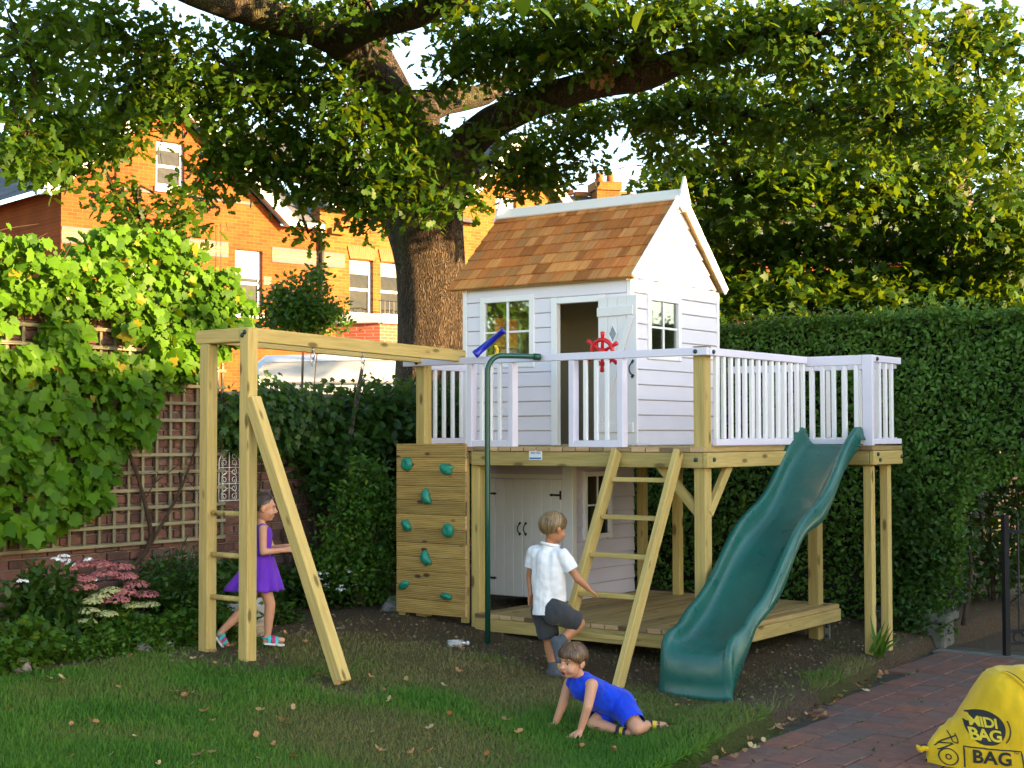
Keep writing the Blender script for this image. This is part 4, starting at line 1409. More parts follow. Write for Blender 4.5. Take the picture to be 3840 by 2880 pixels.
# windows
def window(parent, put_board, put_pane, a0, a1, z0, z1, mat=WHITE, fw=.042):
    wf = empty('window', (0, 0, 0), 0, parent)
    put_board(wf, 'frame', a0 - fw, a0 + .008, z0 - fw, z1 + fw, .030)
    put_board(wf, 'frame', a1 - .008, a1 + fw, z0 - fw, z1 + fw, .030)
    put_board(wf, 'frame', a0 + .0085, a1 - .0085, z1 - .006, z1 + fw - .001, .029)
    put_board(wf, 'frame', a0 + .0085, a1 - .0085, z0 - fw + .001, z0 + .006, .029)
    am, zm = (a0 + a1) / 2, (z0 + z1) / 2
    put_board(wf, 'glazing_bar', am - .010, am + .010, z0 + .0065, z1 - .0065, .016)
    put_board(wf, 'glazing_bar', a0 + .0085, am - .0105, zm - .009, zm + .009, .015)
    put_board(wf, 'glazing_bar', am + .0105, a1 - .0085, zm - .009, zm + .009, .015)
    for (p0, p1) in ((a0 + .009, am - .011), (am + .011, a1 - .009)):
        for (r0, r1) in ((z0 + .007, zm - .0095), (zm + .0095, z1 - .007)):
            put_pane(wf, p0, p1, r0, r1)
def fb(par, name, a0, a1, z0, z1, t):
    return board(name, (a0, HV0 - t, z0), (a1, HV0 + .001 if t > .02 else HV0 - .004, z1), WHITE, par, .003)
def fpane(par, a0, a1, z0, z1):
    return board('pane', (a0, HV0 - .006, z0), (a1, HV0 - .003, z1), GLASS, par, 0)
window(ph, fb, fpane, *win_f)
def sb(par, name, a0, a1, z0, z1, t):
    return board(name, (HU1 - .001 if t > .02 else HU1 + .004, a0, z0), (HU1 + t, a1, z1), WHITE, par, .003)
def spane(par, a0, a1, z0, z1):
    return board('pane', (HU1 + .003, a0, z0), (HU1 + .006, a1, z1), GLASS, par, 0)
window(ph, sb, spane, *win_s)
def lb(par, name, a0, a1, z0, z1, t):
    return board(name, (HU0 - t, a0, z0), (HU0 + .001 if t > .02 else HU0 - .004, a1, z1), WHITE, par, .003)
def lpane(par, a0, a1, z0, z1):
    return board('pane', (HU0 - .006, a0, z0), (HU0 - .003, a1, z1), GLASS, par, 0)
window(ph, lb, lpane, -.30, .12, .60, 1.15)
# door frame
for (a, b_, c0, c1) in ((door_o[0] - .045, door_o[0] + .012, .003, door_o[3] + .04), (door_o[1] - .012, door_o[1] + .045, .003, door_o[3] + .04)):
    board('door_frame', (a, HV0 - .030, c0), (b_, HV0 + .03, c1), WHITE, ph, .003)
board('door_frame', (door_o[0] + .0125, HV0 - .029, door_o[3] - .012), (door_o[1] - .0125, HV0 + .03, door_o[3] + .039), WHITE, ph, .003)
# open door leaf, folded back past the corner
dr = empty('door', (door_o[1] + .006, HV0 - .040, 0.010), R(-9), ph)
DW, DH = .408, 1.185
for k in range(4):
    board('plank', (k * DW / 4 + .001, -.018, 0), ((k + 1) * DW / 4 - .001, 0, DH), CREAM, dr, .003)
for zz in (.10, DH - .155):
    board('ledge', (.0, -.034, zz), (DW - .03, -.0185, zz + .075), CREAM, dr, .003)
beam('brace', (.02, -.026, .19), (DW - .05, -.026, DH - .165), .012, .06, CREAM, dr, .003)
mb = MB()
cxd, czd = .165, DH - .30
for (p0, p1) in (((-.045, 0), (0, .075)), ((0, .075), (.045, 0)), ((.045, 0), (0, -.075)), ((0, -.075), (-.045, 0))):
    mb.tube([(cxd + p0[0], -.026, czd + p0[1]), (cxd + p1[0], -.026, czd + p1[1])], .006, 6)
mb.obj('diamond_frame', WHITE, dr)
obj('diamond_pane', pydata('diamond_pane', [(cxd - .04, -.022, czd), (cxd, -.022, czd - .07), (cxd + .04, -.022, czd), (cxd, -.022, czd + .07)], [(0, 1, 2, 3)], m_plain('dull_glass', (0.32, 0.36, 0.42), .12)), dr)
def pull_handle(parent, x, y, z, s=1.0, name='handle'):
    h = MB()
    h.tube(catmull([(x, y, z - .055 * s), (x - .012 * s, y - .018 * s, z - .03 * s), (x - .016 * s, y - .024 * s, z), (x - .012 * s, y - .018 * s, z + .03 * s), (x, y, z + .055 * s)], 4), .006 * s, 7)
    for q in (-1, 1):
        h.box((x, y - .002, z + q * .058 * s), (.02 * s, .005, .03 * s), Matrix.Rotation(R(45), 3, 'Y'))
    h.obj(name, BLACK_IRON, parent)
pull_handle(dr, DW - .04, -.020, .60)
# ---- roof
rf = empty('roof', (0, 0, 0), 0, ph)
RU0, RU1 = -2.86 + 1.905, -1.0 + 1.905
ang = math.atan2(RIDGE - (2.955 - DZ) + .0, EV)
Ls = math.hypot(EV, RIDGE - (2.955 - DZ))
for s_ in (-1, 1):
    c_ = Vector((0, s_ * EV / 2, (RIDGE + 2.955 - DZ) / 2 - .012))
    o = obj('roof_deck', cbox((RU1 - RU0 - .01, Ls, .016), DECKING, .001), rf, (((RU0 + RU1) / 2), c_.y, c_.z), (-s_ * ang, 0, 0))
rows, EXPO, SLEN = 8, Ls / 8.0, Ls / 8.0 + .055
def shingle_mesh(w):
    L = SLEN
    v = [(-w / 2, -L / 2, 0), (w / 2, -L / 2, 0), (w / 2, L / 2, 0), (-w / 2, L / 2, 0), (-w / 2, -L / 2, .013), (w / 2, -L / 2, .013), (w / 2, L / 2, .005), (-w / 2, L / 2, .005)]
    return [pydata('shingle', v, [(0, 3, 2, 1), (4, 5, 6, 7), (0, 1, 5, 4), (1, 2, 6, 5), (2, 3, 7, 6), (3, 0, 4, 7)], c_) for c_ in CEDARS]
SH = {}
for s_ in (-1, 1):
    for i in range(rows):
        x = RU0 - .012
        while x < RU1 + .008:
            w = random.choice([.075, .09, .10, .115, .13, .145])
            if x + w > RU1 - .03: w = round(RU1 + .012 - x, 3)
            if w < .03: break
            if w not in SH: SH[w] = shingle_mesh(w - .004)
            d = -0.02 + i * EXPO + SLEN / 2
            y0, z0 = s_ * EV, 2.955 - DZ
            py = y0 - s_ * d * math.cos(ang); pz = z0 + d * math.sin(ang)
            n = Vector((0, s_ * math.sin(ang), math.cos(ang)))
            off = .004 + random.uniform(0, .004)
            rx = (ang - .045) if s_ < 0 else (ang - .045)
            obj('shingle', random.choice(SH[w]), rf, (x + w / 2, py + n.y * off, pz + n.z * off), (rx, random.uniform(-.01, .01), 0 if s_ < 0 else math.pi))
            x += w
# barge boards, ridge capping and finials
for s_ in (-1, 1):
    for uu_ in (RU1 + .004,):
        p0 = Vector((uu_ + .009, s_ * (EV + .005), 2.945 - DZ)); p1 = Vector((uu_ + .009, s_ * .012, RIDGE - .012))
        beam('barge_board', p0, p1, .018, .075, WHITE, rf, .003)
    o = obj('ridge_cap', cbox((RU1 - RU0 + .03, .135, .018), WHITE, .003), rf, ((RU0 + RU1) / 2, s_ * .046, RIDGE - .004), (-s_ * ang, 0, 0))
for uu_ in (RU1 + .024, RU0 - .034):
    v = [(0, -.095, RIDGE - .075), (0, 0, RIDGE - .15), (0, .095, RIDGE - .075), (0, 0, RIDGE + .15)]
    v = [(uu_ + q, y, z) for q in (0, .022) for (_, y, z) in v]
    obj('finial', pydata('finial', v, [(3, 2, 1, 0), (4, 5, 6, 7), (0, 1, 5, 4), (1, 2, 6, 5), (2, 3, 7, 6), (3, 0, 4, 7)], WHITE), rf)

# ================================================================ CABIN BELOW THE DECK
cb = empty('store_cabin', W(-2.35, 1.08, LZ), -YAW)
tag(cb, 'lilac boarded cabin with cream double doors under the tower deck', 'cabin')
CW0, CW1, CD, CHT = -0.50, 0.45, 1.0, BB - LZ - .01
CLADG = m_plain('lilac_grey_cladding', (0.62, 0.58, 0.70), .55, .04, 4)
mb = MB()
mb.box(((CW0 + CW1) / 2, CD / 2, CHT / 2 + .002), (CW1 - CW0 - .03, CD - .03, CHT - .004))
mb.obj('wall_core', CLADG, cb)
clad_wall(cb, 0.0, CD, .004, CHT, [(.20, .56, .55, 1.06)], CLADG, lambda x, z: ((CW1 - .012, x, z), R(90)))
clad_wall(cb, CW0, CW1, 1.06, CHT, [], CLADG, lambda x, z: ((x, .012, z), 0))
for (a, b_) in ((CW0, CW0 + .05), (CW1 - .085, CW1 + .012)):
    board('corner_trim', (a, -.020, .003), (b_, .02, CHT), CREAM, cb, .003)
board('corner_trim', (CW1 - .012, -.0195, .0035), (CW1 + .022, .045, CHT - .001), CREAM, cb, .003)
board('lintel', (CW0 + .051, -.018, 1.035), (CW1 - .086, .012, 1.075), CREAM, cb, .003)
d0, d1 = CW0 + .055, CW1 - .09
for k, (a, b_) in enumerate(((d0, (d0 + d1) / 2 - .002), ((d0 + d1) / 2 + .002, d1))):
    leaf = empty('door', (0, 0, 0), 0, cb)
    n = 4
    for q in range(n):
        board('plank', (a + q * (b_ - a) / n + .001, -.030, .012), (a + (q + 1) * (b_ - a) / n - .001, -.006, 1.03), CREAM, leaf, .0035)
    xh = (a if k == 0 else b_)
    sgn = 1 if k == 0 else -1
    for zz in (.16, .90):
        h = MB()
        h.box((xh + sgn * .004, -.033, zz), (.016, .006, .075))
        h.box((xh + sgn * .045, -.034, zz), (.075, .006, .016))
        h.tube([(xh + sgn * .08, -.034, zz), (xh + sgn * .095, -.034, zz), (xh + sgn * .12, -.034, zz)], [.006, .014, .002], 6)
        h.obj('hinge', BLACK_IRON, leaf)
    pull_handle(leaf, (b_ - .03) if k == 0 else (a + .03), -.031, .60, .8)
wf = empty('window', (0, 0, 0), 0, cb)
X_ = CW1 + .009
DARKG = m_plain('dark_window_glass', (0.012, 0.013, 0.015), .08)
board('frame', (CW1 - .01, .165, .51), (CW1 + .030, .205, 1.10), CREAM, wf, .003)
board('frame', (CW1 - .01, .555, .51), (CW1 + .030, .595, 1.10), CREAM, wf, .003)
board('frame', (CW1 - .01, .206, 1.055), (CW1 + .029, .554, 1.095), CREAM, wf, .003)
board('frame', (CW1 - .01, .206, .515), (CW1 + .029, .554, .555), CREAM, wf, .003)
board('glazing_bar', (CW1 + .006, .372, .556), (CW1 + .02, .388, 1.054), CREAM, wf, .002)
board('glazing_bar', (CW1 + .0065, .206, .797), (CW1 + .019, .371, .813), CREAM, wf, .002)
board('glazing_bar', (CW1 + .0065, .389, .797), (CW1 + .019, .554, .813), CREAM, wf, .002)
board('pane', (CW1 - .006, .206, .556), (CW1 + .004, .554, 1.054), DARKG, wf, 0)

# ================================================================ TREES AND HEDGE
OAK_ELLS = [(-1.9, 15, 5.71, 0.26, 0.35, 0.18, 170), (1.41, 15.2, 5.09, 0.29, 0.35, 0.22, 260), (1.17, 15.5, 5.15, 0.17, 0.35, 0.12, 90), (-1.18, 14.6, 5.76, 0.18, 0.35, 0.1, 60), (-0.71, 15.4, 5.33, 0.19, 0.35, 0.1, 80), (-1.08, 14.5, 4.84, 0.18, 0.35, 0.16, 110), (-0.81, 14.5, 4.63, 0.18, 0.35, 0.14, 110), (-0.22, 14.9, 4.86, 0.19, 0.35, 0.12, 70), (-2.52, 14.6, 5.76, 0.32, 0.35, 0.18, 220), (0.98, 16, 5.17, 0.18, 0.35, 0.13, 60), (0.11, 14.9, 5.23, 0.24, 0.35, 0.09, 90), (-4.1, 12.2, 4.98, 0.5, 0.45, 0.58, 900), (-4.0, 14, 5.55, 0.66, 0.6, 0.49, 900), (-3.43, 14, 5.24, 0.53, 0.48, 0.49, 800), (-2.8, 14.4, 5.34, 0.59, 0.53, 0.5, 800), (-4.04, 13, 4.45, 0.53, 0.48, 0.41, 900), (-4.1, 12.2, 4.09, 0.31, 0.35, 0.29, 450), (-3.76, 14, 4.75, 0.49, 0.44, 0.35, 600), (-3.16, 14.6, 4.95, 0.41, 0.37, 0.28, 450), (-2.54, 15, 5.02, 0.52, 0.47, 0.43, 750), (-2.21, 15, 5.45, 0.43, 0.38, 0.38, 500), (-4.07, 13.5, 4.24, 0.38, 0.35, 0.19, 300), (-1.27, 14.6, 4.98, 0.25, 0.35, 0.21, 170), (-1.57, 14.2, 5.13, 0.22, 0.35, 0.17, 120), (-3.15, 15, 4.4, 0.23, 0.35, 0.36, 330), (-2.77, 15, 4.59, 0.38, 0.35, 0.33, 480), (-2.44, 15, 4.38, 0.38, 0.35, 0.21, 380), (-3.8, 14, 4.02, 0.17, 0.35, 0.2, 120), (-3.56, 14, 3.78, 0.2, 0.35, 0.13, 110), (-3.14, 14, 3.78, 0.16, 0.35, 0.24, 150), (-3.21, 14, 3.52, 0.18, 0.35, 0.1, 90), (-2.16, 15, 4.19, 0.21, 0.35, 0.13, 90), (-1.92, 15, 4.59, 0.47, 0.43, 0.38, 650), (-1.48, 14.4, 4.66, 0.5, 0.45, 0.45, 800), (-1.21, 14.2, 4.13, 0.36, 0.35, 0.29, 480), (-1.69, 14.8, 4.23, 0.33, 0.35, 0.21, 300), (-1.92, 15, 5.26, 0.28, 0.35, 0.28, 260), (-1.0, 14.3, 4.46, 0.32, 0.35, 0.25, 330), (-1.57, 14.8, 3.94, 0.26, 0.35, 0.11, 150), (-0.9, 14.2, 3.95, 0.2, 0.35, 0.16, 170), (-2.09, 15, 3.77, 0.13, 0.35, 0.13, 60), (-2.24, 14, 5.77, 0.49, 0.44, 0.22, 400), (-1.48, 13.6, 5.7, 0.51, 0.46, 0.15, 260), (-0.63, 13.6, 5.7, 0.39, 0.35, 0.17, 260), (-0.34, 15, 5.87, 0.45, 0.4, 0.4, 650), (-0.49, 15.5, 5.62, 0.32, 0.35, 0.21, 240), (-0.08, 15, 5.61, 0.5, 0.45, 0.29, 520), (0.36, 14.5, 5.76, 0.5, 0.45, 0.39, 700), (0.54, 14.5, 5.55, 0.41, 0.37, 0.21, 340), (0.9, 14, 5.55, 0.44, 0.4, 0.38, 650), (-0.0, 14.6, 5.09, 0.21, 0.35, 0.1, 60), (0.38, 14.3, 4.86, 0.18, 0.35, 0.09, 60), (0.79, 14.0, 5.2, 0.22, 0.35, 0.11, 90), (-0.35, 14.4, 4.36, 0.2, 0.35, 0.13, 80), (-0.55, 14.4, 4.05, 0.23, 0.35, 0.14, 130), (-0.56, 14.6, 4.42, 0.14, 0.35, 0.18, 60), (-0.11, 16, 4.61, 0.48, 0.43, 0.25, 400), (0.22, 16, 4.79, 0.43, 0.39, 0.3, 420), (0.3, 16, 4.46, 0.4, 0.36, 0.16, 240), (0.66, 15.5, 5.06, 0.44, 0.4, 0.2, 280), (0.55, 16, 4.94, 0.25, 0.35, 0.3, 200), (0.7, 16, 4.71, 0.15, 0.35, 0.3, 110), (1.55, 13.5, 5.5, 0.55, 0.5, 0.38, 800), (2.19, 13.5, 5.37, 0.6, 0.54, 0.45, 900), (2.76, 13, 5.27, 0.62, 0.55, 0.45, 950), (3.46, 13, 5.23, 0.62, 0.55, 0.51, 950), (4.29, 13.4, 5.26, 0.55, 0.49, 0.59, 900), (1.86, 15, 5.09, 0.52, 0.47, 0.38, 650), (1.69, 16, 4.99, 0.35, 0.35, 0.43, 450), (2.34, 15, 4.97, 0.62, 0.55, 0.47, 800), (3.1, 15, 5.02, 0.66, 0.6, 0.47, 850), (3.72, 14.5, 4.86, 0.64, 0.58, 0.5, 900), (4.46, 14.5, 4.77, 0.64, 0.58, 0.55, 900), (5.13, 15, 4.74, 0.38, 0.35, 0.71, 600), (0.96, 13.6, 5.82, 0.69, 0.62, 0.21, 400)]
SYC_ELLS = [(2.07, 18, 4.78, 0.4, 0.36, 0.48, 546), (2.75, 18, 4.83, 0.68, 0.61, 0.57, 1040), (3.63, 18, 4.83, 0.8, 0.72, 0.62, 1170), (4.54, 18, 4.72, 0.8, 0.72, 0.62, 1170), (5.42, 18, 4.66, 0.74, 0.66, 0.68, 1170), (6.13, 18, 4.38, 0.51, 0.46, 0.68, 910), (2.96, 19, 4.17, 0.66, 0.59, 0.48, 845), (3.86, 19, 4.05, 0.78, 0.7, 0.51, 1040), (4.76, 19, 3.99, 0.78, 0.7, 0.51, 1040), (5.6, 19, 3.93, 0.72, 0.65, 0.51, 1040), (6.41, 19, 3.81, 0.54, 0.49, 0.51, 780), (2.72, 19, 3.63, 0.36, 0.35, 0.36, 390), (3.66, 19.5, 3.56, 0.74, 0.66, 0.31, 650), (4.64, 19.5, 3.56, 0.74, 0.66, 0.31, 650), (5.62, 19.5, 3.49, 0.74, 0.66, 0.31, 650), (2.88, 18.5, 3.34, 0.58, 0.53, 0.26, 910), (3.7, 18.5, 3.37, 0.58, 0.53, 0.29, 1040), (4.52, 18.5, 3.4, 0.58, 0.53, 0.29, 1040), (5.34, 18.5, 3.43, 0.58, 0.53, 0.29, 1040), (6.15, 18.5, 3.46, 0.58, 0.53, 0.32, 1040), (6.28, 18.2, 4.12, 0.34, 0.35, 0.52, 520), (3.44, 19, 5.61, 0.72, 0.65, 0.48, 780), (4.46, 19, 5.55, 0.72, 0.65, 0.48, 780), (5.48, 19, 5.43, 0.72, 0.65, 0.48, 780), (2.3, 18.5, 4.39, 0.29, 0.35, 0.35, 286)]

M_OAK = m_leaf('oak_leaf', (0.013, 0.044, 0.004), (0.050, 0.122, 0.008), (0.19, 0.19, 0.012), trans=0.44, rough=.5)
M_SYC = m_leaf('sycamore_leaf', (0.014, 0.046, 0.004), (0.055, 0.128, 0.008), (0.21, 0.19, 0.012), trans=0.46, rough=.5)
OAKBARK = m_bark('oak_bark', (0.060, 0.042, 0.030), (0.165, 0.120, 0.080), .22, 13.0, 1.0, (0.085, 0.085, 0.035), .05)
SYCBARK = m_bark('sycamore_bark', (0.09, 0.075, 0.055), (0.22, 0.19, 0.14), .4, 9.0, .7, (0.10, 0.10, 0.05), .03)

def crown(root, ells, tmpl, m, s0, s1, bark, limbs, twig_r=0.011, spread=.12, up=(0, 0, 1)):
    o0 = np.array(root.location)
    P, cen = in_ellipsoids(ells, twig=26, spread=spread)
    N = len(P)
    S = s0 + (s1 - s0) * rng.random(N)
    fr = leaf_frames(N, np.tile(up, (N, 1)), np.tile([0, -.1, -.55], (N, 1)), S, 0.85, 0.9)
    tint = np.clip(rng.random(N) * .8 + .25 * (vnoise(P[:, 0], P[:, 2], 1.1, 51) - .4), 0, .93)
    tint[rng.random(N) < .012] = 1.0
    obj('crown', leaf_mesh('crown', P - o0, fr, S, tmpl, m, tint), root)
    # twigs: from every spray back to the nearest limb
    L = np.array([tuple(p) for l in limbs for p in catmull(l, 5)])
    cents = np.array([[e[0], e[1], e[2]] for e in ells])
    mb = MB()
    hub_of = {}
    left = list(range(len(cents)))
    pool = L.copy()
    while left:                       # each bough grows from the nearest wood already there
        D = np.linalg.norm(cents[left][:, None, :] - pool[None, :, :], axis=2)
        a_, b_ = np.unravel_index(D.argmin(), D.shape)
        c, q = cents[left[a_]], pool[b_].copy()
        d = D[a_]
        del left[a_]
        pool = np.vstack([pool, c[None, :]])
        if d.min() < .15: continue
        mid = (q + c) / 2 + rng.normal(0, .08, 3) + np.array([0, 0, .10])
        n = 9
        mb.tube([Vector(p - o0) for p in (lambda a: [np.array(v) for v in a])(catmull([q, mid, c], 4))], lerp_list([min(.035, .012 + .016 * d.min()), .010], n), 6)
    for c in cen:
        d = np.linalg.norm(cents - c, axis=1)
        q = cents[d.argmin()]
        if d.min() < .05: continue
        mid = (q + c) / 2 + rng.normal(0, .05, 3) + np.array([0, 0, .03])
        mb.tube([Vector(p) - Vector(o0) for p in (q, mid, c)], [twig_r, twig_r * .6, twig_r * .3], 4, cap=False)
    mb.obj('twigs', bark, root, smooth=True)['kind'] = 'stuff'

def limb(mb, pts, r, n=14, k=6, rough=.12, off=(0, 0, 0)):
    p = [q - Vector(off) for q in catmull(pts, k)]
    mb.tube(p, lerp_list(r, len(p)), n, rough=rough)

# ---------------------------------------------------------------- the big oak behind the tower
oak = empty('oak_tree', (-0.90, 16.0, 0.15))
tag(oak, 'huge old oak with thick spreading limbs standing behind the play tower', 'tree')
o_ = oak.location
TR = [(-0.88, 16.0, 0.0), (-0.90, 16.0, 0.6), (-0.89, 16.0, 1.6), (-0.87, 16.0, 2.7), (-0.89, 16.0, 3.5), (-0.95, 16.0, 4.1), (-0.98, 16.0, 4.6)]
mb = MB()
p = [q - o_ for q in catmull(TR, 10)]
mb.tube(p, lerp_list([.62, .47, .40, .375, .385, .44, .42], len(p)), 40, rough=.10)
mb.obj('trunk', OAKBARK, oak, smooth=True)
LR = [(-0.95, 16.0, 4.05), (-0.72, 15.95, 4.5), (-0.38, 15.7, 4.93), (0.06, 15.2, 5.08), (0.48, 14.8, 5.15), (0.89, 14.5, 5.2), (1.28, 14.2, 5.19), (1.62, 14.0, 5.29), (1.99, 13.8, 5.33), (2.55, 13.5, 5.5), (3.2, 13.3, 5.7)]
LF = [(1.24, 14.2, 5.15), (1.27, 14.12, 5.42), (1.46, 14.0, 5.63), (1.74, 13.9, 5.82), (2.0, 13.8, 6.15), (2.2, 13.7, 6.7)]
LL = [(-1.0, 16.0, 4.4), (-1.10, 15.8, 4.95), (-1.30, 15.4, 5.3), (-1.47, 15.0, 5.46), (-1.7, 14.5, 5.63), (-1.95, 14.2, 5.68), (-2.41, 13.8, 5.70), (-2.85, 13.4, 5.74), (-3.4, 13.0, 5.9), (-4.3, 12.6, 6.1)]
L2 = [(-1.70, 14.5, 5.62), (-1.36, 14.0, 5.63), (-0.89, 13.6, 5.63), (-0.3, 13.2, 5.80), (0.4, 12.9, 6.2)]
L3 = [(-0.98, 16.05, 4.5), (-1.0, 16.3, 5.25), (-0.79, 16.8, 5.55), (-0.3, 17.3, 5.75), (0.3, 17.6, 6.2)]
L4 = [(-1.0, 16.0, 4.5), (-1.3, 16.2, 5.4), (-1.7, 16.3, 6.4), (-1.9, 16.3, 7.8)]
for pts, r, rough in ((LR, [.27, .235, .19, .165, .15, .145, .145, .115, .095, .07, .04], .16), (LF, [.11, .115, .10, .085, .07, .05], .14), (LL, [.30, .24, .195, .18, .185, .165, .14, .12, .10, .06], .16),
                      (L2, [.15, .14, .12, .095, .06], .14), (L3, [.24, .20, .17, .12, .06], .12), (L4, [.3, .24, .17, .08], .1)):
    mb = MB()
    limb(mb, pts, r, 20, 7, rough, o_)
    mb.obj('limb', OAKBARK, oak, smooth=True)
crown(oak, OAK_ELLS, T_OAK, M_OAK, .085, .135, OAKBARK, [TR, LR, LF, LL, L2, L3, L4])
# the rest of the crown, up above the picture, with leaf clumps added to shade the canopy
UP = [(x + random.uniform(-.5, .5), y + random.uniform(-.5, .5), 2.9 + .32 * y + random.uniform(0, .5) + .25 * k, 1.1, 1.1, .5, 190)
      for x in (-6, -4, -2, 0) for y in (10.5, 12.5, 14.5, 16.5, 18.5) for k in (0, 4)]
UP += [(x + random.uniform(-.3, .3), y, z, .75, .7, .45, 230) for x, y, z in ((-1.0, 11.6, 6.3), (.3, 11.0, 6.4), (1.6, 10.5, 6.6), (-.2, 11.4, 7.1), (1.0, 10.8, 7.2), (2.4, 10.2, 7.2), (-1.8, 12.0, 6.6), (-1, 10.7, 5.85), (0, 10.2, 6.0), (1, 9.8, 6.2), (2, 9.3, 6.4), (3, 8.9, 6.6), (-2, 11.1, 5.85), (.2, 11.1, 5.75), (1.3, 10.6, 5.9), (2.4, 10.1, 6.1))]
P, _ = in_ellipsoids(UP, twig=20, spread=.25)
N = len(P); S = .18 + .12 * rng.random(N)
fr = leaf_frames(N, np.tile([0, 0, 1.0], (N, 1)), np.tile([0, -.1, -.55], (N, 1)), S, .85, .9)
obj('upper_shade_crown', leaf_mesh('upper_shade_crown', P - np.array(o_), fr, S, T_OVATE, M_OAK, rng.random(N) * .9), oak)
# a spray of dead brown leaves caught on the right limb
dead, nt, b = new_mat('dead_spray')
nt.links.new(ramp(nt, attr(nt, 'tint'), [(0, (0.15, 0.07, 0.02)), (1, (0.36, 0.19, 0.07))]), b.inputs['Base Color'])
P, _ = in_ellipsoids([(0.90, 14.1, 5.26, .10, .1, .14, 60)], spread=.05)
S = .09 + .05 * rng.random(60)
fr = leaf_frames(60, np.tile([0, -1, .2], (60, 1)), np.tile([0, 0, -1.0], (60, 1)), S, .5, .4)
obj('dead_leaves', leaf_mesh('dead_leaves', P - np.array(o_), fr, S, T_OAK, dead), oak)

# ---------------------------------------------------------------- sycamores beyond the hedge
def far_tree(label, base, trunk, r, ells, limbs):
    root = empty('sycamore_tree', base)
    tag(root, label, 'tree', 'trees beyond the hedge')
    b0 = Vector(base)
    mb = MB(); limb(mb, trunk, r, 16, 6, .06, b0)
    mb.obj('trunk', SYCBARK, root, smooth=True)
    mb = MB()
    for l in limbs:
        limb(mb, l, [r[-1] * .8, r[-1] * .5, .03], 8, 5, .05, b0)
    mb.obj('limbs', SYCBARK, root, smooth=True)
    crown(root, ells, T_MAPLE, M_SYC, .09, .15, SYCBARK, [trunk] + limbs, spread=.14)
ta = [(6.4, 20, 0.0), (6.35, 20, 3.4), (6.17, 20, 4.5), (6.05, 20, 5.6), (6.03, 20, 6.4), (6.3, 20, 7.6)]
tb_ = [(3.9, 20.5, 0.0), (3.85, 20.5, 3.2), (3.75, 20.4, 4.6), (3.6, 20.3, 6.2)]
tc_ = [(2.9, 19.6, 0.0), (2.85, 19.6, 3.4), (2.8, 19.6, 5.0)]
ea = [e for e in SYC_ELLS if e[0] > 5.0]; eb = [e for e in SYC_ELLS if 3.3 < e[0] <= 5.0]; ec = [e for e in SYC_ELLS if e[0] <= 3.3]
far_tree('tall pale barked sycamore rising beyond the hedge near the gate', (6.4, 20, -.05), ta, [.30, .25, .21, .17, .13, .07], ea, [[(6.1, 20, 5.0), (5.4, 19.4, 5.6), (4.9, 19, 6.0)], [(6.05, 20, 5.8), (6.8, 19.4, 6.2), (7.3, 19, 6.6)]])
far_tree('dark trunked sycamore in the middle of the trees beyond the hedge', (3.9, 20.5, -.05), tb_, [.20, .17, .13, .06], eb, [[(3.8, 20.4, 4.2), (4.4, 19.8, 4.9), (4.7, 19.3, 5.3)], [(3.7, 20.4, 4.8), (3.1, 19.6, 5.3), (2.9, 19.2, 5.6)]])
far_tree('slender sycamore growing close behind the playhouse roof', (2.9, 19.6, -.05), tc_, [.13, .10, .05], ec, [[(2.85, 19.6, 3.6), (2.4, 19.0, 4.3), (2.2, 18.6, 4.8)]])

# ---------------------------------------------------------------- clipped hedge
M_HEDGE = m_leaf('hedge_leaf', (0.034, 0.095, 0.013), (0.098, 0.205, 0.028), (0.20, 0.23, 0.03), trans=0.28, rough=.42)
hg = empty('hedge', W(-0.3, 3.25, 0.0), -YAW)
tag(hg, 'tall clipped green privet hedge behind the tower and slide', 'hedge')
CORE = m_plain('hedge_twigs', (0.012, 0.012, 0.007), .95, .4, 18, .8)
HU_0, HU_1, HH = -2.6, 3.3, 2.78
mb = MB()
mb.box(((HU_0 + .70) / 2 + .0, .52, (HH - .09) / 2), (.70 - HU_0, .40, HH - .09))
mb.box(((.70 + HU_1) / 2, .45, (1.55 + HH - .09) / 2), (HU_1 - .72, .44, HH - .09 - 1.55))
mb.obj('twig_core', CORE, hg)  # solid dark box put behind the leaves to block light through the hedge
N = 52000
side = rng.random(N)
a = HU_0 + (HU_1 - HU_0) * rng.random(N)
bulge = .07 * (vnoise(a, a * 0, 1.8, 61) - .5) + .05 * (vnoise(a, a * 0 + 7, 5.0, 62) - .5)
top = HH + .09 * (vnoise(a, a * 0, 2.5, 63) - .5) + np.where(rng.random(N) < .10, .15 * rng.random(N), 0)
zz = top * rng.random(N) ** .8
yy = .04 + .16 * rng.random(N) ** 1.5 + bulge + .20 * (vnoise(a, zz, 2.6, 64) - .5) + .10 * (vnoise(a, zz, 7.0, 67) - .5)
istop = side > .78
yy = np.where(istop, rng.random(N) * .75, yy); zz = np.where(istop, top - .10 * rng.random(N) ** 1.5, zz)
end_top = np.interp(a, [.85, 1.10, 3.3], [0.0, 1.25, 1.4])       # the hedge is undercut beside the path
yy += np.where((~istop) & (zz < .9), .06 * (1 - zz / .9), 0)
ok = (zz > end_top + .25 * (vnoise(a, zz, 5, 65) - .5)) & (rng.random(N) < np.where((~istop) & (zz < .8), .8, 1.0))
a, yy, zz, istop = a[ok], yy[ok], zz[ok], istop[ok]
N = len(a); S = .034 + .028 * rng.random(N)
nrm = np.where(istop[:, None], np.array([[0, -.2, 1.0]]), np.array([[0, -1.0, .45]]))
fr = leaf_frames(N, nrm, np.tile([0, -.25, .45], (N, 1)), S, .6, .9)
obj('foliage', leaf_mesh('foliage', np.stack([a, yy, zz], 1), fr, S, T_OVATE, M_HEDGE, np.clip(rng.random(N) * .95 + .1 * istop, 0, 1) ** 1.2), hg)
mb = MB()
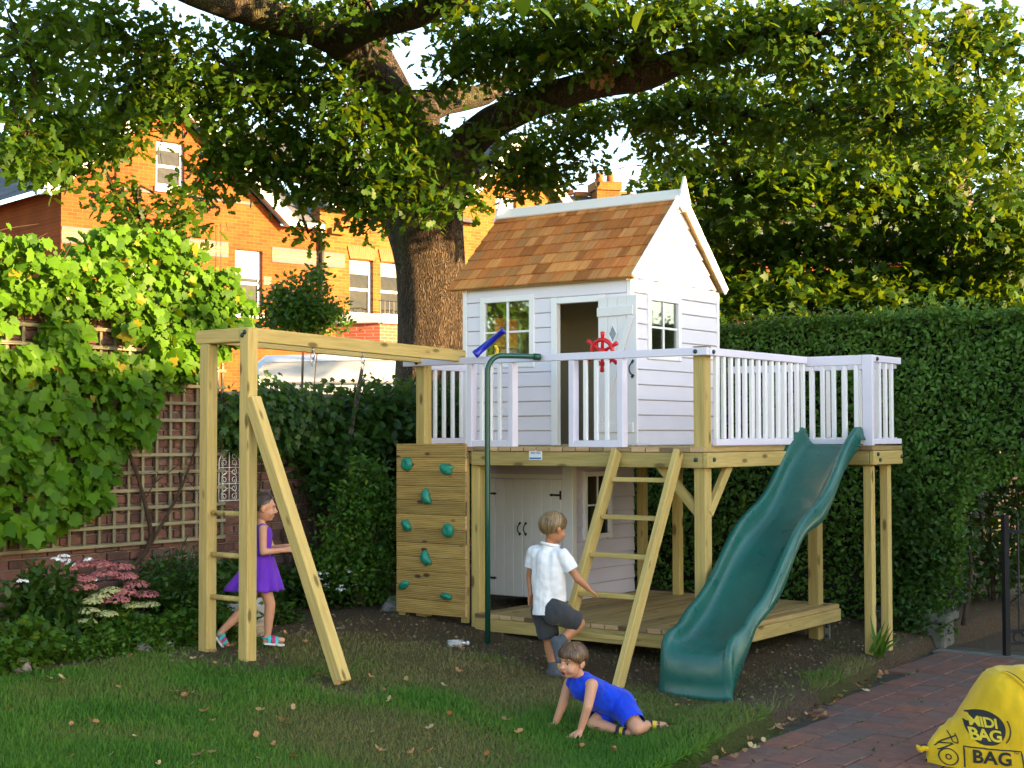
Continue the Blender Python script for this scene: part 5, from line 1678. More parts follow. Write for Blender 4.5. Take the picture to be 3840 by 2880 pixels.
for k in range(24):
    uu_ = HU_0 + .1 + k * (.95 - HU_0 - .2) / 23
    mb.tube(catmull([(uu_, .40, 0), (uu_ + random.uniform(-.1, .1), .38, .6), (uu_ + random.uniform(-.2, .2), .25, 1.2)], 4), lerp_list([.022, .008], 9), 6)
mb.obj('stem', M_TWIG, hg, smooth=True)

def bush(name, label, cat, loc, ells, tmpl, m, s0, s1, spread=.08, nstem=10, tip=(0, 0, .3), nrm=(0, -.6, .8)):
    root = empty(name, loc)
    tag(root, label, cat)
    P, cen = in_ellipsoids(ells, twig=20, spread=spread)
    P[:, 2] = np.maximum(P[:, 2], .02)
    N = len(P); S = s0 + (s1 - s0) * rng.random(N)
    fr = leaf_frames(N, np.tile(nrm, (N, 1)), np.tile(tip, (N, 1)), S, .7, .9)
    obj('foliage', leaf_mesh('foliage', P, fr, S, tmpl, m), root)
    mb = MB()
    for k in range(nstem):
        c_ = cen[int(k * len(cen) / nstem)]
        mb.tube(catmull([(c_[0] * .1, c_[1] * .1, 0.0), (c_[0] * .5, c_[1] * .5, c_[2] * .5), tuple(c_)], 4), lerp_list([.016, .004], 9), 6)
    mb.obj('stem', M_TWIG, root, smooth=True)
    return root
bush('evergreen_shrub', 'glossy light green rounded shrub beside the climbing wall', 'shrub', (-1.30, 12.75, .2),
     [(0, 0, .75, .36, .3, .42, 2600), (.05, -.1, 1.0, .22, .2, .3, 1100), (-.1, -.1, .4, .34, .25, .25, 1300), (.12, 0, .25, .3, .25, .2, 700)], T_OVATE, M_MIDGREEN, .035, .06, .06)
bush('laurel_shrub', 'dark leafy shrub filling the corner behind the climbing wall', 'shrub', (-1.0, 14.2, .2),
     [(0, 0, .8, .6, .4, .7, 2600), (.2, .1, 1.5, .5, .4, .5, 1700), (-.45, .0, 1.3, .4, .4, .5, 1300)], T_OVATE, M_DKGREEN, .07, .12, .1)
bush('ash_sapling', 'pinnate leaved young ash leaning over the ivy on the wall', 'sapling', (-1.75, 13.4, .2),
     [(0, 0, 1.35, .4, .3, .35, 900), (.35, .2, 1.55, .4, .3, .25, 600), (.62, .3, 1.7, .25, .3, .35, 500), (.2, -.1, 1.1, .3, .2, .3, 500)], T_OVATE, M_DKGREEN, .07, .12, .09, 5)
bush('street_shrub', 'upright green shrub rising in front of the brick houses', 'shrub', (-2.5, 17.2, .2),
     [(0, 0, 2.9, .42, .35, .25, 1700), (-.1, 0, 3.1, .25, .25, .25, 700), (.12, 0, 3.25, .18, .2, .25, 350), (.32, 0, 2.9, .3, .3, .22, 700), (-.30, 0, 2.85, .25, .3, .2, 500)], T_OVATE, M_MIDGREEN, .05, .085, .08, 3)
bush('gate_shrub', 'glossy dark evergreen overhanging the step beside the garden gate', 'shrub', (3.75, 13.1, -.13),
     [(0, 0, .75, .32, .25, .6, 2500), (-.25, .1, 1.0, .3, .3, .7, 2200), (.08, 0, 1.5, .3, .25, .5, 1800), (-.2, -.25, .25, .28, .15, .2, 900)], T_OVATE, M_DKGREEN, .04, .075, .07)
bush('back_laurel', 'deep shaded laurel thicket beyond the open gate', 'shrub', (4.9, 15.0, -.13),
     [(0, 0, .9, 1.0, .5, .9, 3500), (.5, 0, 2.0, 1.0, .5, .8, 3200), (-.6, 0, 1.8, .7, .5, .9, 2600), (-1.2, .4, 1.2, .6, .5, 1.0, 2000)], T_OVATE, M_DKGREEN, .06, .11, .12, 14)
# old trunk of a wall shrub
pl = empty('wall_shrub_trunk', tuple(W(-4.05, 0.42, .2)))
tag(pl, 'gnarled bare old shrub trunk forking against the brick wall', 'tree trunk')
mb = MB()
for pts, r in (([(0, 0, -.05), (-.02, 0, .35), (.04, 0, .62), (.03, .02, .80)], [.075, .06, .065, .05]), ([(.03, 0, .72), (.18, .05, .80), (.38, .1, .84), (.6, .15, .95)], [.045, .035, .028, .015]),
               ([(.03, 0, .75), (.08, .05, 1.0), (.12, .08, 1.35), (.2, .1, 1.8), (.25, .1, 2.1)], [.05, .04, .03, .025, .015])):
    p = catmull(pts, 6); mb.tube(p, lerp_list(r, len(p)), 12, rough=.15)
mb.obj('trunk', SYCBARK, pl, smooth=True)

# ================================================================ HOUSES ACROSS THE STREET
RED = m_brick('red_facade_brick', (0.235, 0.060, 0.010), (0.165, 0.036, 0.008), (0.20, 0.09, 0.03))
BUFF = m_brick('buff_facade_brick', (0.23, 0.092, 0.017), (0.155, 0.050, 0.012), (0.22, 0.135, 0.045))
PALEB = m_brick('pale_band_brick', (0.27, 0.23, 0.15), (0.23, 0.195, 0.13), (0.13, 0.09, 0.05))
BLUEB = m_plain('blue_engineering_brick', (0.030, 0.030, 0.040), .6, .2, 6)
SLATE = m_brick('roof_slate', (0.085, 0.09, 0.105), (0.11, 0.115, 0.13), (0.03, 0.03, 0.035), .25, .2)
TERRA = m_plain('terracotta', (0.27, 0.085, 0.025), .8, .2, 6)
FWHITE = m_plain('house_white_paint', (0.62, 0.61, 0.60), .5, .03)
FGLASS, nt, b = new_mat('far_window_glass')
b.inputs['Base Color'].default_value = (0.012, 0.012, 0.010, 1); b.inputs['Roughness'].default_value = .05; b.inputs['Specular IOR Level'].default_value = .22
nz_ = tex_noise(nt, nt.nodes.new('ShaderNodeTexCoord').outputs['Object'], 2.0, 2.0)
bump(nt, b, nz_, .25, .05)
BLIND = m_plain('window_blind', (0.34, 0.34, 0.31), .8, .05)
BLACKP = m_plain('black_pipe', (0.02, 0.02, 0.022), .4)
FA = R(42)
F0 = Vector((-6.12, 32.0, 0))

def cut_wall(name, poly, thick, holes, m, parent):
    """outline extruded back, with square openings cut through"""
    n = len(poly)
    v = [(x, 0, z) for x, z in poly] + [(x, thick, z) for x, z in poly]
    f = [tuple(range(n)), tuple(reversed(range(n, 2 * n)))] + [(i, i + n, (i + 1) % n + n, (i + 1) % n) for i in range(n)]
    bm = bmesh.new()
    vv_ = [bm.verts.new(p) for p in v]
    for q in f: bm.faces.new([vv_[i] for i in q])
    bmesh.ops.recalc_face_normals(bm, faces=bm.faces)
    me = bpy.data.meshes.new(name); bm.to_mesh(me); bm.free()
    o = bpy.data.objects.new(name, me); C.objects.link(o)
    cut = MB()
    for (a, b_, c0, c1) in holes:
        cut.box(((a + b_) / 2, thick / 2, (c0 + c1) / 2), (b_ - a, thick * 3, c1 - c0))
    co = cut.obj('cutter')
    md = o.modifiers.new('cut', 'BOOLEAN'); md.object = co; md.operation = 'DIFFERENCE'; md.solver = 'EXACT'
    dg = bpy.context.evaluated_depsgraph_get()
    me2 = bpy.data.meshes.new_from_object(o.evaluated_get(dg))
    bpy.data.objects.remove(o); bpy.data.objects.remove(co)
    me2.name = name
    me2.materials.clear(); me2.materials.append(m)
    return obj(name, me2, parent)

def sash(parent, a, b_, z0, z1, blind=.0, sill=True):
    w = empty('window', (0, 0, 0), 0, parent)
    fw = .07
    y0, y1 = .10, .17
    board('frame', (a, y0, z0), (a + fw, y1, z1), FWHITE, w, 0)
    board('frame', (b_ - fw, y0, z0), (b_, y1, z1), FWHITE, w, 0)
    board('frame', (a + fw, y0 + .002, z1 - fw), (b_ - fw, y1, z1), FWHITE, w, 0)
    board('frame', (a + fw, y0 + .002, z0), (b_ - fw, y1, z0 + fw), FWHITE, w, 0)
    zm = (z0 + z1) / 2 - .04
    board('meeting_rail', (a + fw, y0 + .004, zm - .03), (b_ - fw, y1, zm + .03), FWHITE, w, 0)
    board('pane', (a + fw, y0 + .03, z0 + fw), (b_ - fw, y0 + .04, zm - .03), FGLASS, w, 0)
    board('pane', (a + fw, y0 + .02, zm + .03), (b_ - fw, y0 + .028, z1 - fw), FGLASS, w, 0)
    if blind:
        board('blind', (a + fw + .01, y0 + .012, z1 - fw - (z1 - z0) * blind), (b_ - fw - .01, y0 + .018, z1 - fw - .005), BLIND, w, 0)
    if sill:
        board('sill', (a - .05, -.07, z0 - .13), (b_ + .05, y1, z0 - .002), FWHITE, w, .01)
    return w

ha = empty('brick_house', tuple(F0), FA)
tag(ha, 'sunlit orange brick house with white gable boards across the street', 'house')
winA = [(-2.36, -1.46, 4.4, 5.8), (.08, .78, 4.42, 5.80), (-1.85, -1.18, 6.98, 7.95)]
cut_wall('wall', [(-3.95, -.1), (2.29, -.1), (2.29, 6.42), (1.27, 6.42), (-1.56, 8.75), (-3.95, 6.76)], .35, winA, RED, ha)
sash(ha, *winA[0], blind=.42); sash(ha, *winA[1], blind=.40); sash(ha, *winA[2], blind=.12)
for (a, b_) in ((-3.94, -2.52), (-1.22, -.10), (1.02, 2.27)):
    board('band', (a, -.012, 5.66), (b_, .02, 5.85), PALEB, ha, 0)
    board('band_edge', (a, -.014, 5.852), (b_, .02, 5.925), BLUEB, ha, 0)
    board('band_edge', (a, -.014, 5.585), (b_, .02, 5.658), BLUEB, ha, 0)
board('band_edge', (-2.6, -.013, 6.80), (-1.95, .02, 6.87), BLUEB, ha, 0); board('band_edge', (-1.05, -.013, 6.80), (.5, .02, 6.87), BLUEB, ha, 0)
for (a, b_) in ((-.14, .06), (.80, 1.0)):
    board('band', (a, -.012, 5.18), (b_, .02, 5.24), PALEB, ha, 0); board('band', (a, -.012, 5.06), (b_, .02, 5.12), PALEB, ha, 0)
    board('band_edge', (a, -.013, 5.122), (b_, .02, 5.178), BLUEB, ha, 0)
for (p0, p1) in (((-1.56, 8.92), (1.42, 6.44)), ((-1.56, 8.92), (-4.4, 6.56))):
    beam('barge_board', (p0[0], -.30, p0[1]), (p1[0], -.30, p1[1]), .05, .26, FWHITE, ha, 0)
    q0, q1 = Vector((p0[0], 0, p0[1] + .06)), Vector((p1[0], 0, p1[1] + .06))
    mbx = MB(); mbx.add([q0 + Vector((0, -.34, 0)), q1 + Vector((0, -.34, 0)), q1 + Vector((0, 8, 0)), q0 + Vector((0, 8, 0))], [(0, 1, 2, 3)])
    mbx.obj('roof', SLATE, ha)
    mbx = MB(); mbx.add([q0 + Vector((0, -.30, -.12)), q1 + Vector((0, -.30, -.12)), q1 + Vector((0, .05, -.12)), q0 + Vector((0, .05, -.12))], [(0, 1, 2, 3)])
    mbx.obj('soffit', FWHITE, ha)
board('finial', (-1.60, -.34, 8.80), (-1.52, -.26, 9.30), FWHITE, ha, .01)
board('gutter', (1.30, -.22, 6.40), (2.30, -.02, 6.52), FWHITE, ha, .01)
mbx = MB(); mbx.add([Vector((1.2, -.1, 6.53)), Vector((2.3, -.1, 6.53)), Vector((2.3, 4, 9.2)), Vector((1.2, 4, 9.2))], [(0, 1, 2, 3)]); mbx.obj('roof', SLATE, ha)
mbx = MB(); mbx.box((-3.80, 4.2, 3.3), (.3, 7.7, 6.8)); mbx.box((2.1, 4.2, 3.2), (.2, 7.7, 6.4)); mbx.obj('side_wall', RED, ha)
mbx = MB().box((-.8, .6, 3.5), (5.4, .1, 6.0)); mbx.obj('inner_wall', m_plain('dark_room', (.05, .045, .04), .9), ha)
MB().tube([(2.30, -.10, 0), (2.30, -.10, 6.3), (2.2, -.14, 6.45)], .055, 10).obj('downpipe', BLACKP, ha, smooth=True)
MB().tube([(-.35, -.05, 6.25), (-.36, -.12, 6.3), (-.36, -.14, 5.2)], .008, 5).obj('cable', BLACKP, ha)

hb = empty('brick_house', tuple(F0), FA)
tag(hb, 'buff brick house with paired sash windows above a white trimmed bay', 'house')
winB = [(3.15, 3.83, 4.52, 5.82), (4.05, 4.75, 4.52, 5.82), (7.7, 8.4, 6.6, 7.8)]
cut_wall('wall', [(2.31, -.1), (11.4, -.1), (11.4, 6.3), (8.35, 9.15), (6.0, 6.95), (2.31, 6.95)], .35, winB, BUFF, hb)
for w_ in winB: sash(hb, *w_, blind=.20)
for k, (a, b_) in enumerate(((3.15, 3.83), (4.05, 4.75))):
    n = 15
    for i in range(n):
        t = (i + .5) / n - .5
        o = obj('arch_brick', cbox((.052, .05, .30), TERRA, .003), hb, ((a + b_) / 2 + t * (b_ - a) * 1.12, -.008, 5.97 + .02 * (1 - 4 * t * t)), (0, t * .55, 0))
board('band', (2.33, -.012, 5.66), (3.0, .02, 5.85), PALEB, hb, 0)
board('band_edge', (2.33, -.013, 5.852), (3.0, .02, 5.925), BLUEB, hb, 0); board('band_edge', (2.33, -.013, 5.585), (3.0, .02, 5.658), BLUEB, hb, 0)
for (p0, p1) in (((8.35, 9.32), (5.75, 6.85)), ((8.35, 9.32), (11.6, 6.3))):
    beam('barge_board', (p0[0], -.30, p0[1]), (p1[0], -.30, p1[1]), .05, .26, FWHITE, hb, 0)
    q0, q1 = Vector((p0[0], 0, p0[1] + .06)), Vector((p1[0], 0, p1[1] + .06))
    mbx = MB(); mbx.add([q0 + Vector((0, -.34, 0)), q1 + Vector((0, -.34, 0)), q1 + Vector((0, 8, 0)), q0 + Vector((0, 8, 0))], [(0, 1, 2, 3)])
    mbx.obj('roof', SLATE, hb)
mbx = MB(); mbx.add([Vector((2.3, -.25, 6.98)), Vector((7.0, -.25, 6.98)), Vector((7.0, 4, 9.4)), Vector((2.3, 4, 9.4))], [(0, 1, 2, 3)]); mbx.obj('roof', SLATE, hb)
board('gutter', (2.4, -.30, 6.9), (5.8, -.12, 7.0), FWHITE, hb, .01)
for k in range(3):
    board('corbel', (2.55 + .22 * k, -.14 - .04 * k, 6.35 + .16 * k), (2.95 + .1 * k, .02, 6.49 + .16 * k), BUFF, hb, 0)
mbx = MB().box((6.8, .7, 3.3), (9.0, .1, 6.4)); mbx.obj('inner_wall', m_plain('dark_room_b', (.05, .045, .04), .9), hb)
# bay with white parapet
bay = empty('bay', (0, 0, 0), 0, hb)
v = [(2.75, 0), (3.35, -.9), (5.4, -.9), (6.0, 0)]
mbx = MB()
for i in range(3):
    (x0, y0), (x1, y1) = v[i], v[i + 1]
    mbx.add([Vector((x0, y0, 0)), Vector((x1, y1, 0)), Vector((x1, y1, 4.3)), Vector((x0, y0, 4.3))], [(0, 1, 2, 3)])
mbx.obj('bay_wall', m_brick('bay_brick', (0.40, 0.10, 0.06), (0.33, 0.085, 0.05), (0.40, 0.26, 0.2)), bay)
for i in range(3):
    (x0, y0), (x1, y1) = v[i], v[i + 1]
    beam('parapet', (x0, y0 - .03, 4.38), (x1, y1 - .03, 4.38), .16, .22, FWHITE, bay, .02)
mbx = MB(); mbx.add([Vector((x, y, 4.28)) for x, y in v], [(0, 1, 2, 3)]); mbx.obj('bay_roof', m_plain('lead_roof', (.25, .25, .27), .6), bay)
g = MB()
for k in range(16):
    x = 3.4 + k * .13
    g.tube([(x, -.85, 4.48), (x, -.85, 4.80)], .010, 5)
g.tube([(3.35, -.85, 4.80), (5.4, -.85, 4.80)], .014, 5)
g.obj('railing', BLACKP, bay)

# house with the chimney, further off
hc = empty('brick_house', (6.4, 42.0, 0), R(14))
tag(hc, 'slate roofed red brick house with a tall chimney beyond the playhouse', 'house')
mbx = MB().box((2, 3, 3.4), (13, 6, 6.8)); mbx.obj('wall', RED, hc)
for s_, yy_ in ((1, -.3), (-1, 6.3)):
    mbx = MB(); mbx.add([Vector((-4.8, yy_, 6.7)), Vector((8.8, yy_, 6.7)), Vector((8.8, 3, 8.9)), Vector((-4.8, 3, 8.9))], [(0, 1, 2, 3)]); mbx.obj('roof', SLATE, hc)
mbx = MB()
for x0 in (-4.5, 8.5):
    mbx.add([Vector((x0, 0, 6.7)), Vector((x0, 6, 6.7)), Vector((x0, 3, 8.85))], [(0, 1, 2)])
mbx.obj('gable', RED, hc)
for k in range(30):
    obj('ridge_tile', cbox((.42, .22, .16), TERRA, .03), hc, (-4.6 + k * .45, 3, 8.95 + (.05 if k % 2 else 0)))
ch = empty('chimney', (0, 0, 0), 0, hc)
board('stack', (-3.40, 2.3, 7.4), (-2.70, 3.0, 9.0), BUFF, ch, 0); board('stack_cap', (-3.46, 2.24, 9.0), (-2.64, 3.06, 9.25), BUFF, ch, 0)
for k in range(2):
    MB().tube([(-3.22 + k * .34, 2.65, 9.25), (-3.22 + k * .34, 2.65, 9.5), (-3.22 + k * .34, 2.65, 9.55)], [.12, .11, .13], 12).obj('chimney_pot', TERRA, ch, smooth=True)
for (x0, z0_) in ((-2.5, 3.6), (0.2, 3.6), (3.2, 3.6), (5.8, 3.6), (-2.5, .8), (3.2, .8)):
    wq = sash(hc, x0, x0 + .9, z0_, z0_ + 1.6)
    wq.location = (0, -.18, 0)

hd = empty('brick_house', (-17.6, 31.0, 0), FA)
tag(hd, 'house with pale slate roof at the far left behind the oak leaves', 'house')
mbx = MB().box((1.0, 4, 3.2), (6.5, 8, 6.4)); mbx.obj('wall', RED, hd)
mbx = MB(); mbx.add([Vector((-2.6, -.3, 6.3)), Vector((4.6, -.3, 6.3)), Vector((4.6, 4, 9.0)), Vector((-2.6, 4, 9.0))], [(0, 1, 2, 3)]); mbx.obj('roof', SLATE, hd)
mbx = MB(); mbx.add([Vector((4.25, 0, 6.4)), Vector((4.25, 8, 6.4)), Vector((4.25, 4, 8.9))], [(0, 1, 2)]); mbx.obj('gable', FWHITE, hd)
sash(hd, 1.5, 2.4, 4.2, 5.7).location = (0, -.18, 0)

# unseen house added off to the right to cast shade over the garden
nbx = empty('shade_house', (14.2, 6.4, 0), R(64.5))
tag(nbx, 'unseen brick house added to the right to shade the garden', 'house')
mbx = MB().box((1.0, -2.6, 2.1), (15.0, 5.2, 4.2)); mbx.obj('wall', RED, nbx)
for yy_, y2 in ((.35, -2.6), (-5.55, -2.6)):
    mbx = MB(); mbx.add([Vector((-6.8, yy_, 4.05)), Vector((8.8, yy_, 4.05)), Vector((8.8, y2, 6.15)), Vector((-6.8, y2, 6.15))], [(0, 1, 2, 3)]); mbx.obj('roof', SLATE, nbx)
mbx = MB()
for x0 in (-6.5, 8.5):
    mbx.add([Vector((x0, 0, 4.2)), Vector((x0, -5.2, 4.2)), Vector((x0, -2.6, 6.1))], [(0, 1, 2)])
mbx.obj('gable', RED, nbx)
for x0 in (-4.5, -1.5, 2.0, 5.5):
    wq = empty('window', (0, 0, 0), 0, nbx)
    board('frame', (x0, .005, 1.2), (x0 + 1.2, .05, 2.6), FWHITE, wq, 0); board('pane', (x0 + .08, .052, 1.28), (x0 + 1.12, .06, 2.52), FGLASS, wq, 0)

# unseen small trees, added to break up the edge of that shadow
for k, (px, py, lab) in enumerate(((7.4, 6.0, 'unseen small tree added to break up the shadow edge'), (9.6, 10.6, 'second unseen tree added to break up the shadow edge'))):
    nr = empty('shadow_tree', (px, py, -.1)); tag(nr, lab, 'tree')
    b0 = V_ = Vector((px, py, -.1))
    mbx = MB().tube(catmull([(0, 0, 0), (.05, .1, 1.5), (.1, .15, 3.4), (.1, .2, 5.0)], 5), lerp_list([.09, .03], 16), 9); mbx.obj('trunk', SYCBARK, nr, smooth=True)
    el = [(random.gauss(0, .3) + .43 * q, random.gauss(0, .3) + .9 * q, 4.72 + random.uniform(-.5, .45), .42, .42, .34, 110) for q in np.linspace(-2.4, 2.4, 11)]
    P, _ = in_ellipsoids(el, twig=14, spread=.12); N = len(P); S = .08 + .06 * rng.random(N)
    fr = leaf_frames(N, np.tile([0, 0, 1.0], (N, 1)), np.tile([0, 0, -1.0], (N, 1)), S, .9, .7)
    obj('crown', leaf_mesh('crown', P, fr, S, T_OVATE, M_OAK), nr)

# ---------------------------------------------------------------- white van parked beyond the wall
van = empty('parked_van', (-0.80, 19.6, .24), R(-6))
tag(van, 'white van parked in the street behind the garden wall', 'van')
VW = m_plain('van_white', (0.62, 0.64, 0.70), .3, .02)
def van_body():
    # side profile (x,z) swept across y with rounded roof edges
    prof = [(-2.5, .45), (-2.52, 1.2), (-2.50, 2.15), (-2.44, 2.42), (-2.34, 2.50), (1.0, 2.54), (1.35, 2.45), (2.05, 1.55), (2.6, 1.35), (2.72, 1.1), (2.72, .45)]
    vs_, fs_ = [], []
    ys = [(-.95, .93, 0), (-.97, .97, 0), (-.90, 1.0, .5), (-.78, 1.0, 1.0), (.78, 1.0, 1.0), (.90, 1.0, .5), (.97, .97, 0), (.95, .93, 0)]
    for (y, sc_, lift) in ys:
        for (x, z) in prof:
            zz_ = z
            if z > 2.0: zz_ = z - .10 * (1 - lift)
            vs_.append(Vector((x * (sc_ if abs(x) > 2 else 1), y, zz_)))
    n = len(prof)
    for i in range(len(ys) - 1):
        for k in range(n - 1):
            fs_.append((i * n + k, i * n + k + 1, (i + 1) * n + k + 1, (i + 1) * n + k))
    fs_.append(tuple(range(n))); fs_.append(tuple(reversed(range((len(ys) - 1) * n, len(ys) * n))))
    return pydata('body', vs_, fs_, VW, False)
bo = obj('body', van_body(), van)
bv = bo.modifiers.new('round', 'BEVEL'); bv.width = .03; bv.segments = 2
DKR = m_plain('black_rubber', (.015, .015, .016), .7)
for x in (-1.6, 1.75):
    for y in (-.9, .9):
        wh = empty('wheel', (x, y, .33), 0, van)
        MB().tube([(0, -.11, 0), (0, -.09, 0), (0, .09, 0), (0, .11, 0)], [.28, .33, .33, .28], 20).obj('tyre', DKR, wh, smooth=True)
        MB().tube([(0, -.12, 0), (0, .12, 0)], .2, 14).obj('rim', m_plain('steel_rim', (.3, .3, .32), .4, metallic=.6), wh)
board('roof_seam', (-2.2, -.985, 2.12), (.95, -.955, 2.15), m_plain('grey_trim', (.3, .3, .33), .5), van, .004)
board('side_window', (.55, -.982, 1.45), (1.3, -.955, 2.0), FGLASS, van, .01)

# ---------------------------------------------------------------- gate, step, bits by the path
gt = empty('garden_gate', (4.07, 12.15, -.13), R(20))
tag(gt, 'open black wrought iron garden gate at the end of the brick path', 'gate')
MB().box((0, 0, .58), (.045, .045, 1.16)).obj('hinge_bar', BLACK_IRON, gt)
for z in (.10, .20, 1.02):
    MB().box((.47, 0, z), (.9, .02, .025)).obj('rail', BLACK_IRON, gt)
for k in range(7):
    MB().tube([(.13 + k * .115, 0, .20), (.13 + k * .115, 0, 1.08), (.13 + k * .115, 0, 1.13)], [.008, .008, .002], 6).obj('bar', BLACK_IRON, gt)
for k in range(5):
    s_ = MB().tube([(.12 + k * .16 + .05 * math.cos(t), 0, .15 + .04 * math.sin(t)) for t in np.linspace(0, 5.2, 12)], .008, 5); s_.obj('scroll', BLACK_IRON, gt)
CONC = m_plain('weathered_concrete', (0.13, 0.125, 0.10), .95, .3, 12, .5)
stp = empty('concrete_step', (3.62, 12.95, -.13), R(-30))
tag(stp, 'mossy concrete slab step beside the shrub at the path end', 'step')
board('block', (-.42, -.15, -.04), (.20, .25, .19), CONC, stp, .02); board('slab', (-.45, -.17, .191), (.24, .27, .275), CONC, stp, .015)
obj('edge_slab', cbox((.9, .16, .05), CONC, .01), None, tuple(W(1.02, 2.92, PATH_Z - .02)), (0, 0, -YAW))
tag(bpy.data.objects['edge_slab'], 'pale concrete edging slab across the end of the brick path', 'slab')
lf = plant('strap_leaf_plant', 'small strap leaved plant at the foot of the extension post', 'plant', .60, 1.62, [(0, 0, .02, .03, .03, .02, 14)], T_BLADE, M_MIDGREEN, .16, .30, nrm=(0, -1, .2), tip=(.1, 0, 1), jn=.5, jt=.3, spread=.02)

# clear plastic bottle left on the earth
bt = empty('plastic_bottle', tuple(W(-1.70, -0.74, gu(-1.7, -.74) + .03)), .4)
tag(bt, 'crushed clear plastic bottle lying on bare earth', 'bottle')
m_, nt, b = new_mat('clear_plastic')
b.inputs['Base Color'].default_value = (.85, .88, .9, 1); b.inputs['Roughness'].default_value = .15; b.inputs['Transmission Weight'].default_value = .8
MB().tube([(-.07, 0, 0), (-.065, 0, 0), (-.02, 0, .004), (.02, 0, -.002), (.05, 0, 0), (.07, 0, 0), (.085, 0, 0)], [.02, .032, .029, .033, .028, .013, .013], 12).obj('body', m_, bt, smooth=True)
MB().tube([(.085, 0, 0), (.1, 0, 0)], .015, 10).obj('cap', m_plain('white_cap', (.7, .7, .72), .4), bt)

# ================================================================ THE CHILDREN
def m_skin(name, col, red):
    m, nt, b = new_mat(name)
    v = obj_coord(nt, rnd=False)
    c = ramp(nt, tex_noise(nt, v, 9.0, 4), [(0.35, col), (0.75, red)])
    nt.links.new(c, b.inputs['Base Color'])
    b.inputs['Roughness'].default_value = .5
    b.inputs['Subsurface Weight'].default_value = .12
    b.inputs['Subsurface Radius'].default_value = (.012, .005, .003)
    b.inputs['Specular IOR Level'].default_value = .35
    return m
SKIN_A = m_skin('skin_tanned', (0.43, 0.195, 0.100), (0.48, 0.205, 0.110))
SKIN_B = m_skin('skin_fair', (0.54, 0.285, 0.175), (0.58, 0.275, 0.175))
def m_cloth(name, col, var=.12, folds=.5, s=9.0):
    m, nt, b = new_mat(name)
    v = obj_coord(nt, (1, 1, .55), rnd=False)
    n = tex_noise(nt, v, s, 3.0, .5)
    nt.links.new(ramp(nt, n, [(.3, tuple(x * (1 - var) for x in col)), (.7, tuple(min(1, x * (1 + var)) for x in col))]), b.inputs['Base Color'])
    b.inputs['Roughness'].default_value = .85
    b.inputs['Specular IOR Level'].default_value = .2
    b.inputs['Sheen Weight'].default_value = .15
    h = mixc(nt, .12, n, tex_noise(nt, v, 220.0, 2))
    bump(nt, b, h, folds, .03)
    return m

def hull_capsule(bm, p0, r0, p1, r1, n=10):
    vs_ = []
    for p, r in ((Vector(p0), r0), (Vector(p1), r1)):
        ret = bmesh.ops.create_uvsphere(bm, u_segments=n * 2, v_segments=n, radius=r)
        for v in ret['verts']:
            v.co += p
        vs_ += ret['verts']
    h = bmesh.ops.convex_hull(bm, input=vs_)
    junk = [g for g in h['geom_interior'] if isinstance(g, bmesh.types.BMVert)]
    bmesh.ops.delete(bm, geom=junk, context='VERTS')

def ellipsoid(bm, c, r, Rm=None, n=12):
    ret = bmesh.ops.create_uvsphere(bm, u_segments=n * 2, v_segments=n, radius=1.0)
    for v in ret['verts']:
        q = Vector((v.co.x * r[0], v.co.y * r[1], v.co.z * r[2]))
        if Rm is not None: q = Rm @ q
        v.co = q + Vector(c)

def blob(name, caps, ells, m, voxel=.006, smooth_n=4, cuts=(), folds=0.0, fold_s=14.0):
    """tapered capsules and ellipsoids fused into one continuous skin"""
    bm = bmesh.new()
    for c in caps: hull_capsule(bm, *c)
    for e in ells: ellipsoid(bm, *e)
    me = bpy.data.meshes.new(name); bm.to_mesh(me); bm.free()
    o = bpy.data.objects.new(name, me); C.objects.link(o)
    r = o.modifiers.new('fuse', 'REMESH'); r.mode = 'VOXEL'; r.voxel_size = voxel
    s = o.modifiers.new('smooth', 'SMOOTH'); s.factor = .5; s.iterations = smooth_n
    dg = bpy.context.evaluated_depsgraph_get()
    me2 = bpy.data.meshes.new_from_object(o.evaluated_get(dg)); me2.name = name
    bpy.data.objects.remove(o)
    bm = bmesh.new(); bm.from_mesh(me2)
    for (p, d, rad) in cuts:
        p, d = Vector(p), Vector(d).normalized()
        geom = [f for f in bm.faces if (f.calc_center_median() - p).dot(d) > -voxel * 2 and (f.calc_center_median() - p).length < rad]
        gv = list({v for f in geom for v in f.verts}); ge = list({e for f in geom for e in f.edges})
        bmesh.ops.bisect_plane(bm, geom=gv + ge + geom, plane_co=p, plane_no=d)
        bmesh.ops.delete(bm, geom=[v for v in bm.verts if (v.co - p).dot(d) > 1e-5 and (v.co - p).length < rad], context='VERTS')
    if folds:
        bm.normal_update()
        for v in bm.verts:
            q = v.co
            v.co = q + v.normal * folds * (mnoise.noise(Vector((q.x * fold_s, q.y * fold_s, q.z * fold_s * .55))) + .5 * mnoise.noise(q * fold_s * 2.1))
    bm.to_mesh(me2); bm.free()
    me2.materials.clear(); me2.materials.append(m)
    me2.polygons.foreach_set('use_smooth', [True] * len(me2.polygons))
    return me2

def head_frame(F, Uv=(0, 0, 1)):
    F = Vector(F).normalized(); Uv = Vector(Uv)
    Rr = F.cross(Uv).normalized(); Uv = Rr.cross(F).normalized()
    return Matrix((Rr, F, Uv)).transposed()      # columns: right, front, up

